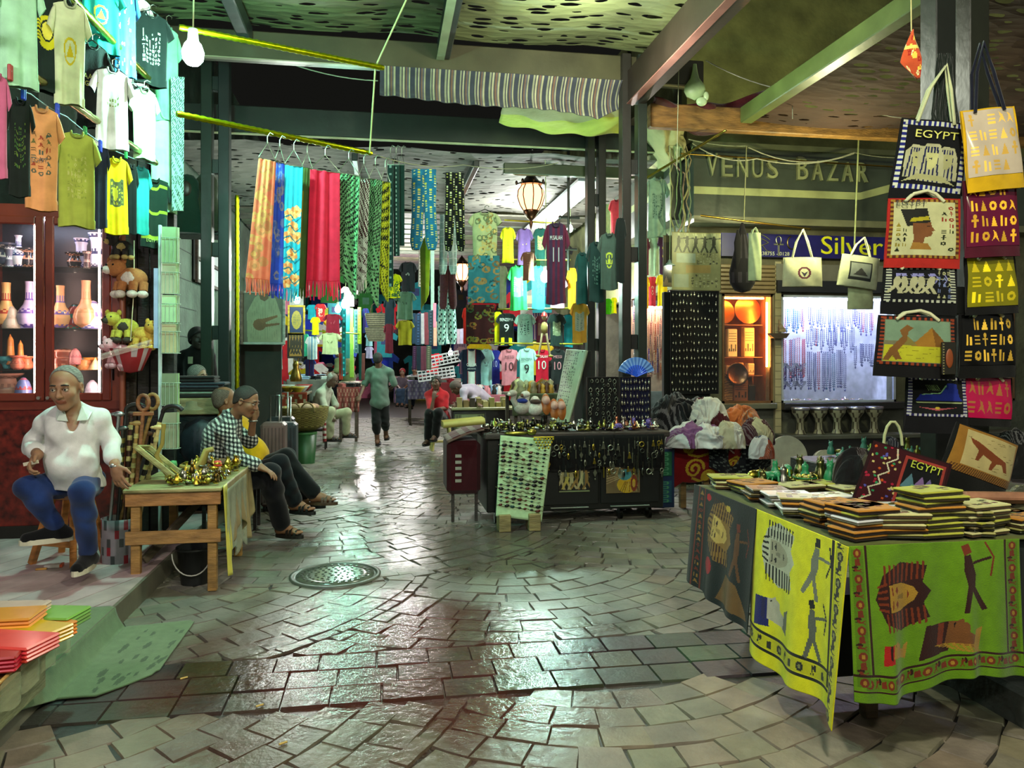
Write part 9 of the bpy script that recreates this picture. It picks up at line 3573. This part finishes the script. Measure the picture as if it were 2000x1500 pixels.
# ======================= shirts, stalls and goods down the alley =======================
KR=random.Random(99)
W_,K_=(.86,.88,.86),(.05,.06,.06)
rows=[(1058,430,1114,594,8.7,'3a2a44','vstripe',['5a2038'],[('M.SALAH',0,.24,.05,(.75,.8,.8),.42),('11',0,.50,.17,(.6,.7,.72),.22)],'claret and blue football shirt lettered M.SALAH 11, nearest the bulb','football shirts'),(976,442,1008,514,11.2,'d2dc18','badge',['a8b018'],None,'lime yellow t-shirt in the upper row of the shirt stall',0),(1006,444,1042,518,11.3,'6a4a86','small',['b8a050'],None,'purple t-shirt with a gold emblem in the upper row',0),(1040,444,1072,506,11.4,'1c4a44','block',['a8b86a','6a8a5a'],None,'dark green t-shirt with a pale block print in the upper row',0),(1016,490,1048,548,10.6,'7a5040','small',['a07060'],None,'small brown vest hung in front of the purple t-shirt',0),(990,516,1036,606,11.0,'22a848','block',['58c070','a8dca0'],None,'grass green t-shirt with a square print',0),(1033,517,1070,604,11.1,'2a9ac8','hier',['1a70a0'],None,'sky-blue t-shirt beside the grass green one',0),(970,516,993,602,11.2,'a0a890',None,None,None,'greyish t-shirt half hidden behind the grass green one',0),(1068,540,1110,602,11.2,'a0708a',None,None,None,'mauve t-shirt hanging below the claret football shirt',0),(1106,520,1128,604,11.3,'e8a018','small',['50381a'],None,'orange t-shirt beside the mauve one',0),(963,606,982,674,12.0,'e0e414',None,None,None,'neon yellow shirt at the alley end of the second row',0),(968,610,1011,674,11.9,'1a201e','hem2',['dce014'],[('BENZEMA',0,.27,.09,W_,.6),('9',0,.60,.24,W_,.22)],'black football shirt lettered BENZEMA 9 with yellow hem blocks','football shirts'),(1004,611,1047,676,11.8,'a8d4c4','icons',['3a5a54','6a8a80'],[('EGYPT',0,.24,.05,(.2,.3,.3),.3)],'mint t-shirt with rows of little dark icons',0),(1043,614,1074,674,12.0,'5a2230','block',['7a5a4a','a08a70'],None,'maroon t-shirt behind the dangling wooden puppet',0),(1068,611,1106,676,11.7,'1e2c2a','block',['7a8668','a8b090'],None,'black t-shirt with a pale carved-sign block',0),(1098,612,1122,678,11.9,'1f8a98',None,None,None,'teal t-shirt at the post end of the second row',0),(1112,588,1152,670,8.6,'b4802a','block',['8a8a78','5f6a62'],None,'ochre t-shirt with a grey block print beside the rear post',0),(894,679,948,750,11.6,'141c30','centre',['c8ccc8','7a1a2a'],[('QATAR',0,.52,.09,W_,.36),('AIRWAYS',0,.60,.04,W_,.3)],'navy, red and white football shirt lettered QATAR AIRWAYS','football shirts'),(934,680,966,752,11.7,'a0ccd0','small',['708a90'],None,'pale blue football shirt beside the navy one','football shirts'),(956,681,980,750,11.8,'262a86',None,None,[('10',-.02,.52,.18,(.7,.72,.9),.3)],'royal blue football shirt with number 10','football shirts'),(973,680,1016,752,11.5,'dc8090',None,None,[('MESSI',0,.28,.08,(.25,.12,.16),.42),('10',0,.60,.22,(.30,.14,.18),.36)],'pink football shirt lettered MESSI 10','football shirts'),(1008,678,1050,754,11.4,'b0d8d0',None,None,[('BENZEMA',0,.34,.06,(.2,.3,.3),.5),('9',0,.68,.24,(.05,.08,.08),.22)],'white-mint football shirt lettered BENZEMA 9','football shirts'),(1040,681,1078,750,11.5,'c01430',None,None,[('M SALAH',0,.26,.08,W_,.5),('10',-.02,.58,.24,W_,.4)],'red football shirt lettered M SALAH 10','football shirts'),(1070,680,1108,750,11.6,'262829',None,None,[('MESSI',0,.28,.08,(.8,.55,.58),.42),('10',0,.60,.22,(.85,.55,.6),.36)],'charcoal football shirt lettered MESSI 10 in pink','football shirts'),(902,598,922,672,12.2,'c8281e','small',['e8e0dc'],None,'bright red top beside the maroon printed cloth',0),(886,600,910,642,12.4,'101412',None,None,None,'black top beside the bright red one',0),(1122,490,1152,594,8.3,'15403e','small',['3a6a60'],None,'dark teal t-shirt above the ochre one','dark'),(1144,468,1188,590,8.0,'17302e','hier',['4a6a60'],None,'dark t-shirt with a faint sign print by the corner post','dark'),(1166,452,1214,566,7.75,'3a4c44','badge',['a8b838'],None,'dark grey-green t-shirt with a lime badge by the corner post','dark'),(1200,420,1224,552,7.6,'0c1412',None,None,None,'black garment tied to the corner post','dark'),(1258,344,1308,464,10.2,'86a48e','block',['7a9684','4a6458'],None,'pale grey-green t-shirt with a line drawing beside the tangled cables',0),(1250,462,1270,538,10.8,'6a3040','small',['c8b8b0'],None,'wine-red t-shirt behind the corner post',0),(1266,458,1290,538,10.9,'b0c098',None,None,None,'pale green t-shirt under the grey-green one',0),(1284,452,1308,536,10.7,'40203a','badge',['d8d428'],None,'plum t-shirt with a yellow badge by the shaded lamp',0),(1250,538,1270,602,10.9,'e8a818',None,None,None,'amber t-shirt in the row over the glowing showcase',0),(1264,538,1284,598,11.0,'d03a4a','badge',['e8c0a8'],None,'coral red t-shirt in the row over the glowing showcase',0),(1280,534,1308,598,10.8,'ecc418','small',['c89010'],None,'golden yellow t-shirt in the row over the glowing showcase',0),(1188,388,1218,458,12.6,'c83a44','small',['e8a090'],None,'red t-shirt high between the two double posts',0),(1168,396,1196,458,12.8,'9ec488',None,None,None,'pale green top high between the two double posts',0),(1176,582,1196,614,12.5,'54d010',None,None,None,'neon green top low between the posts',0),(1192,580,1206,612,12.6,'e0e010',None,None,None,'lemon top low between the posts',0),(778,510,816,570,11.5,'17181c','small',['8a8a80'],None,'black t-shirt hanging under the blue trousers',0),(768,568,814,624,11.2,'5a7a66','small',['35453c'],None,'grey-green t-shirt with a small dark print below the black one',0),(772,624,810,674,11.0,'9a8a1c',None,None,None,'mustard t-shirt, lowest of the column under the blue trousers',0),(748,582,774,636,11.6,'22303a',None,None,None,'dark V-neck top beside the grey-green t-shirt',0),(749,630,771,690,11.4,'6a2030','small',['8a5a5a'],None,'shiny maroon top under the dark V-neck one',0),(752,534,786,582,9.6,'e4dc10','floral',['3a5a3a','8a9a20'],None,'yellow top with dark leaves at the end of the keffiyehs',0),(598,594,620,624,13.0,'1f96b0','small',['b8c83a'],None,'turquoise child top in the upper row of the wall stall',1),(614,592,638,628,13.0,'d0323a','hier',['e8c8c0'],None,'scarlet child top in the upper row of the wall stall',1),(606,618,626,654,12.8,'ecec10',None,None,None,'bright lemon child top in the wall stall',1),(630,612,670,654,12.7,'8a2034','small',['a84a58'],None,'crimson child t-shirt in the wall stall',1),(622,649,668,692,12.6,'c4d4a0','small',['7a8a60'],None,'pale lime child t-shirt with a small emblem',1),(590,650,604,696,13.1,'3aae88',None,None,None,'sea-green child top in the wall stall',1),(596,655,624,702,12.9,'88b8dc','vstripe',['e4ecf0'],None,'light blue and white striped football shirt in the wall stall',1),(592,700,618,734,12.9,'4a1a40','vstripe',['28306a'],None,'claret and blue striped shorts below the striped shirt',1),(706,600,722,650,14.5,'5a2a6a','vstripe',['28408a'],None,'violet and blue striped shirt behind the straw bags',1),(712,650,730,676,14.6,'98bcd0',None,None,None,'pale blue top over the lilac one',1),(712,676,730,700,14.6,'b8a8d0',None,None,None,'lilac top hanging low behind the walking person',1)]
for q in rows:
 gp={0:'shirts of the alley stalls',1:'clothes of the wall stall','dark':'dark shirts by the corner post'}.get(q[10],q[10])
 tee(q[0],q[1],q[2],q[3],q[4],KR.uniform(-9,9),q[5],q[9],q[6],q[7],q[8],group=gp,detail=(q[2]-q[0])>28)
for a,b,Y,lb in(((952,670),(1136,672),11.7,'thin yellow rail under the second row of shirts'),((972,604),(1120,602),11.3,'thin yellow rail over the second row of shirts'),((985,430),(1085,436),11.6,'thin rail over the upper row of shirts'),((998,507),(1112,508),11.4,'thin rail in front of the brown vest'),((595,645),(700,652),13.2,'white rail across the wall stall')):
 rod(at(*a,Y),at(*b,Y),.014,lb,False,(.72,.74,.28))
strips=[(668,602,676,735,'2a8a94','teal'),(676,600,683,700,'38a0a8','aqua'),(684,602,690,738,'a8c850','lime'),(691,604,699,690,'7ab0b8','pale teal'),(700,606,706,742,'1c5a50','bottle green'),(662,690,669,742,'a03a2a','rust'),(699,600,705,672,'b0c838','yellow-green'),(707,690,713,742,'6a3a36','brown'),(806,612,812,672,'1a3048','navy'),(813,612,822,674,'24324a','dark blue'),(822,612,828,672,'a8a0a8','grey-pink'),(829,610,836,674,'7a3a44','dusky red'),(837,606,846,674,'2a3440','slate'),(846,592,852,640,'d87a90','pink'),(847,628,853,676,'e0a088','peach'),(806,676,814,722,'3a2038','aubergine'),(814,676,822,724,'202838','ink blue'),(822,676,832,724,'5a2a3a','wine'),(833,676,842,722,'44483a','moss'),(892,612,898,672,'c0b0c0','mauve-white'),(899,614,904,672,'b8a8c8','pale lilac'),(872,604,880,672,'a8c4c0','ice grey'),(857,612,865,674,'98b8b4','sage grey'),(841,480,848,620,'9ab8ac','mint grey'),(818,486,824,560,'80706a','taupe')]
for i,(a,b,c,d,col,nm)in enumerate(strips):
 dd=13+(i%5)*.35 if a<760 else 14+(i%4)*.5
 k=i%3
 shawl((a,b,dd),(c,b,dd),(c+KR.uniform(-1,2),d,dd),(a+KR.uniform(-2,1),d,dd),'%s scarf hanging as a narrow strip among the scarves of the alley'%nm,col,folds=1,hang=False,name='scarf',cat='scarf',group='narrow scarves of the alley',colf=None if k else(lambda u,v,c_=C(col):tuple(min(1,x*1.7)for x in c_)if int(v*34)%3==0 and .3<u<.7 else c_))
I=Img(90,96,(.42,.40,.34))
I.poly([(.12,0),(.1,.6),(.3,.92),(.42,.98),(.66,.98),(.82,.9),(.97,.55),(.95,0)],(.60,.60,.48))
I.poly([(.40,1),(.44,.88),(.55,.84),(.64,.9),(.66,1)],(.42,.30,.2))
for k in range(12):
 I.line([(.2+k*.06,.05),(.26+k*.05,.85)],.006,(.50,.50,.40))
I.disc(.42,.36,.16,.12,(.46,.32,.2))
I.poly([(.4,.46),(.86,.56),(.88,.52),(.5,.38)],(.50,.35,.22))
I.poly([(.46,.36),(.92,.4),(.92,.36),(.5,.3)],(.48,.33,.2))
papyrus(474,574,552,668,9.6,I.a,'large poster of a figure in a pale robe holding out two fingers','robe_poster',fr=(.66,.68,.64))
m=MB()
a,b=atY(460,690,9.75),atY(566,560,9.75)
tag(m.box(a.x,9.75,.14,b.x-.1,9.8,a.z+.3,(.16,.15,.13)).build('stall_partition','matte'),'dark partition under the robe poster','partition')
I2=Img(30,44,(.12,.20,.36))
I2.disc(.5,.5,.36,.36,(.62,.60,.24))
glyph_rows(I2,.25,.25,.75,.75,5,4,[(.45,.5,.3)],KR,1)
papyrus(566,600,592,650,12.2,I2.a,'blue framed picture with a golden round emblem',fr=(.70,.64,.14))
papyrus(565,654,590,696,12.2,pimg(30,44,(.62,.50,.22),'gods',7),'golden papyrus with standing figures under the blue picture',fr=(.10,.09,.06))
p=atY(578,745,13.6)
m=MB(Matrix.Translation(p)@Matrix.Scale(.95,4))
m.lathe([(.10,0),(.11,.05),(.08,.16),(.05,.24),(.06,.30),(.04,.36),(.0001,.38)],n=14,col=(.60,.48,.24))
m.cyl((.03,0,.34),(.045,0,.42),.016,.003,6,(.60,.48,.24))
m.cyl((-.03,0,.34),(-.045,0,.42),.016,.003,6,(.60,.48,.24))
m.tube([(.06,0,.32),(.10,0,.30)],.02,8,(.60,.48,.24))
tag(m.build('cat_statue','gold'),'sitting golden cat statue on the wall stall','statue')
for px0,px1,py0,py1,dd,col,lb in((528,556,655,722,10.8,(.70,.72,.72),'glittery white dance dress by the robe poster'),(500,526,660,700,10.9,(.66,.68,.70),'small white top beside the dance dress'),(482,502,655,740,10.7,(.10,.08,.08),'black dress with pale flecks under the robe poster')):
 tee(px0,py0,px1,py1,dd,0,col,lb,'dots' if 'black' in lb or 'glitter' in lb else None,['c8c4b8','a09a90'],sl=.3,name='dress',cat='dress',detail=False)
for px,py,lb in((735,650,'striped straw bag hanging above the walking person'),(735,622,'straw bag with a dark round handle above the striped one')):
 p=at(px,py,12.6)
 t=thing('straw_bag',lb,'bag',tuple(p),None)
 m=MB(face(p))
 m.lathe([(.12+.07*(q/14)**.6,-.14+.22*q/14)for q in range(15)]+[(.18,.085),(.1,-.1)],n=20,col=(.56,.52,.42),colf=lambda u,v:(.30,.28,.24)if int(v*16)%2 else(.60,.56,.46),sy=.5)
 m.build('body','straw',t)
 m=MB(face(p))
 m.tube([(-.1,0,.08),(-.07,0,.22),(0,0,.27),(.07,0,.22),(.1,0,.08)],.010,6,(.30,.22,.16))
 m.build('handle','straw',t)
def stall(px0,px1,py,pyb,Y,dp,col,lb,cols,n,seed,kind='bowls',front=None):
 a,b=atY(px0,py,Y),atY(px1,py,Y)
 zt=a.z
 t=thing('stall_table',lb,'table',((a.x+b.x)/2,Y,0))
 m=MB()
 m.rbox(a.x,Y,zt-.04,b.x,Y+dp,zt,(.4,.33,.25),.005)
 m.build('top','wood',t)
 zb=max(.02,atY(px0,pyb,Y).z)
 m=MB()
 m.sheet(lambda u,v:(a.x+(b.x-a.x)*u,Y-.02-.03*math.sin(u*22)*(1-v),zb+(zt+.01-zb)*v),50,14,None,.004,colf=(lambda u,v:C(front)if front and(math.sin(u*44)*math.sin(v*16)>.35)else C(col)))
 m.build('cloth','cloth',t)
 m=MB()
 for x in(a.x+.04,b.x-.09):
  for y in(Y+.05,Y+dp-.1):
   m=MB()
   m.rbox(x,y,0,x+.05,y+.05,zt-.04,(.3,.25,.2),.004)
   m.build('leg','wood',t)
 r=random.Random(seed)
 pr={}
 for i in range(n):
  k=r.randrange(len(cols))
  loc=(r.uniform(a.x+.08,b.x-.08),r.uniform(Y+.05,Y+dp-.05),zt+.002)
  nm,c=cols[k]
  if k not in pr:
   m=MB()
   if kind=='bowls':
    m.lathe([(.05,0),(.11,.07),(.13,.1),(.12,.1),(.04,.02),(.0001,.02)],n=16,col=c)
   elif kind=='cloths':
    for q in range(3):
     m.rbox(-.12,-.09,q*.03,.12,.09,q*.03+.028,jit(c,.1,r),.012)
   else:
    m.lathe([(.05,0),(.06,.05),(.035,.1),(.05,.15),(.0001,.19)],n=10,col=c)
   o=m.build({'bowls':'painted_bowl','cloths':'folded_cloth'}.get(kind,'figurine'),'satin',loc=(0,0,0),label='%s %s on the %s'%(nm,{'bowls':'bowl','cloths':'folded cloth'}.get(kind,'figurine'),lb.split(' with ')[0].split(' under ')[0]),cat={'bowls':'bowl','cloths':'cloth'}.get(kind,'figurine'),group=None)
   o['group']=nm+' wares: '+lb.split(' with ')[0]
   o.location=loc
   pr[k]=o
  else:
   dup(pr[k],loc,r.uniform(0,6),scale=r.uniform(.7,1.15))
stall(478,600,768,830,13.2,.9,(.50,.20,.12),'bowl stall with an orange and red patterned cover',[('yellow',(.70,.60,.16)),('blue-grey',(.36,.44,.50)),('orange',(.72,.40,.14)),('red',(.60,.16,.14)),('white',(.7,.7,.66))],22,1,front=(.60,.56,.44))
stall(560,640,742,785,14.9,.7,(.42,.40,.38),'book and cloth counter with pale wares behind the elderly person',[('white',(.76,.77,.77)),('blue-white',(.6,.68,.78)),('black',(.08,.08,.09))],16,2,'cloths')
stall(658,702,757,805,15.0,.8,(.46,.22,.20),'rose patterned stall with dark and pink cloths',[('dark',(.10,.08,.09)),('pink',(.66,.34,.34)),('cream',(.68,.64,.56))],18,3,'cloths',front=(.60,.44,.38))
stall(796,848,743,780,18.5,.9,(.50,.46,.60),'lilac patterned stall with black and white wares',[('black',(.06,.06,.07)),('white',(.76,.76,.76)),('red',(.6,.14,.16))],24,4,'bowls',front=(.66,.64,.72))
stall(905,988,772,800,14.9,.8,(.60,.36,.40),'pink stall with pastel and black figurines',[('pastel blue',(.5,.66,.78)),('pink',(.76,.48,.52)),('black',(.06,.06,.06)),('white',(.76,.74,.72))],46,5,'fig')
stall(1000,1098,770,812,10.6,.9,(.30,.32,.22),'figurine stall under the football shirts',[('golden',(.66,.50,.14)),('brown',(.34,.22,.12)),('stone',(.56,.54,.40)),('cream',(.74,.70,.48))],46,6,'fig')
stall(842,902,748,790,17.0,.8,(.42,.14,.16),'dark red stall behind the person in the red shirt',[('grey',(.4,.4,.4)),('cream',(.66,.62,.56)),('crimson',(.5,.10,.14))],26,7,'cloths')
p=atY(862,722,17.4)
for k,(dz,lb)in enumerate(((0,'white slatted plastic crate on the dark red stall'),(.32,'second white plastic crate tilted on the first'))):
 m=MB(Matrix.Translation((p.x-.1+.12*k,17.5,p.z-.22+dz))@Matrix.Rotation(R(-8-4*k),4,'Y'))
 for q in range(4):
  m.box(-.42,-.2,q*.075,.42,.2,q*.075+.03,(.8,.8,.82))
 for q in range(10):
  m.box(-.42+q*.09,-.205,0,-.40+q*.09,-.2,.26,(.8,.8,.82))
 tag(m.build('plastic_crate','satin'),lb,'crate')
p=atY(1063,640,10.6)
t=thing('string_puppet','wooden jointed puppet in red dangling before the maroon t-shirt','puppet',tuple(p))
m=MB(face(p))
m.ell((0,0,.0),(.05,.03,.09),(.60,.50,.28),10,7)
m.ell((0,0,.14),(.035,.03,.04),(.66,.50,.36),10,7)
m.build('body','satin',t)
m=MB(face(p))
m.lathe([(.045,.16),(.03,.21),(.0001,.23)],n=10,col=(.6,.1,.1))
m.build('hat','satin',t)
for sx in(-1,1):
 m=MB(face(p))
 m.tube([(sx*.03,0,-.08),(sx*.05,-.01,-.22),(sx*.08,0,-.38)],.016,6,(.70,.60,.46))
 m.ell((sx*.09,-.02,-.40),(.035,.025,.02),(.6,.55,.2),8,5)
 m.build('leg','satin',t)
protos=[]
for nm,c in(('white',(.78,.78,.76)),('red',(.62,.08,.12)),('dark',(.05,.06,.08)),('teal',(.10,.42,.44)),('yellow',(.72,.62,.08)),('pink',(.72,.38,.48)),('blue',(.12,.22,.52)),('green',(.18,.44,.2)),('striped',(.5,.4,.4))):
 m=MB()
 po=[(-.2,-.7),(.2,-.7),(.19,-.2),(.32,-.26),(.36,-.14),(.2,0),(.08,-.01),(0,-.05),(-.08,-.01),(-.2,0),(-.36,-.14),(-.32,-.26),(-.19,-.2)]
 m.prism(po,-.025,.025,c)
 if nm=='striped':
  for q in range(7):
   m.box(-.19+q*.055,-.028,-.69,-.165+q*.055,.028,-.1,(.14,.12,.3))
 else:
  m.box(-.09,-.028,-.36,.09,.028,-.18,jit(c,.5,KR))
 o=m.build('hanging_garment','cloth',loc=(0,0,0),label='small %s garment hanging in the crowded far end of the alley'%nm,cat='garment',group='%s garments at the far end'%nm)
 protos.append(o)
n=0
USED=[]
def free(p,g=.62):
 if any((p[0]-q[0])**2+(p[1]-q[1])**2+(p[2]-q[2])**2*.7<g*g for q in USED):
  return False
 USED.append(p)
 return True
for Y in[15.5+.85*k for k in range(19)]:
 for side in(-1,1):
  xb_=(-2.5 if side<0 else 3.8)
  for lv in range(5):
   if KR.random()<.12:
    continue
   z=3.9-lv*.62+KR.uniform(-.1,.1)
   x=xb_-side*(KR.uniform(.0,.7)+(0.25 if Y>20 else 0)*KR.random()*3)
   o=protos[n%9]if n<9 else None
   if not free((x,Y,z)):
    continue
   rz=-PSI+KR.uniform(-.5,.5)-side*.4
   if o:
    o.location,o.rotation_euler=(x,Y,z),(0,0,rz)
   else:
    dup(KR.choice(protos),(x,Y,z),rz,scale=KR.uniform(.8,1.25))
   n+=1
for i in range(150):
 p=(KR.uniform(-2.6,3.9),KR.uniform(26,33),KR.choice([1.0,1.8,2.6,3.4,4.2])+KR.uniform(-.15,.15))
 if not free(p,1.0):
  continue
 dup(KR.choice(protos),p,KR.uniform(-.5,.5),scale=KR.uniform(.9,1.5))
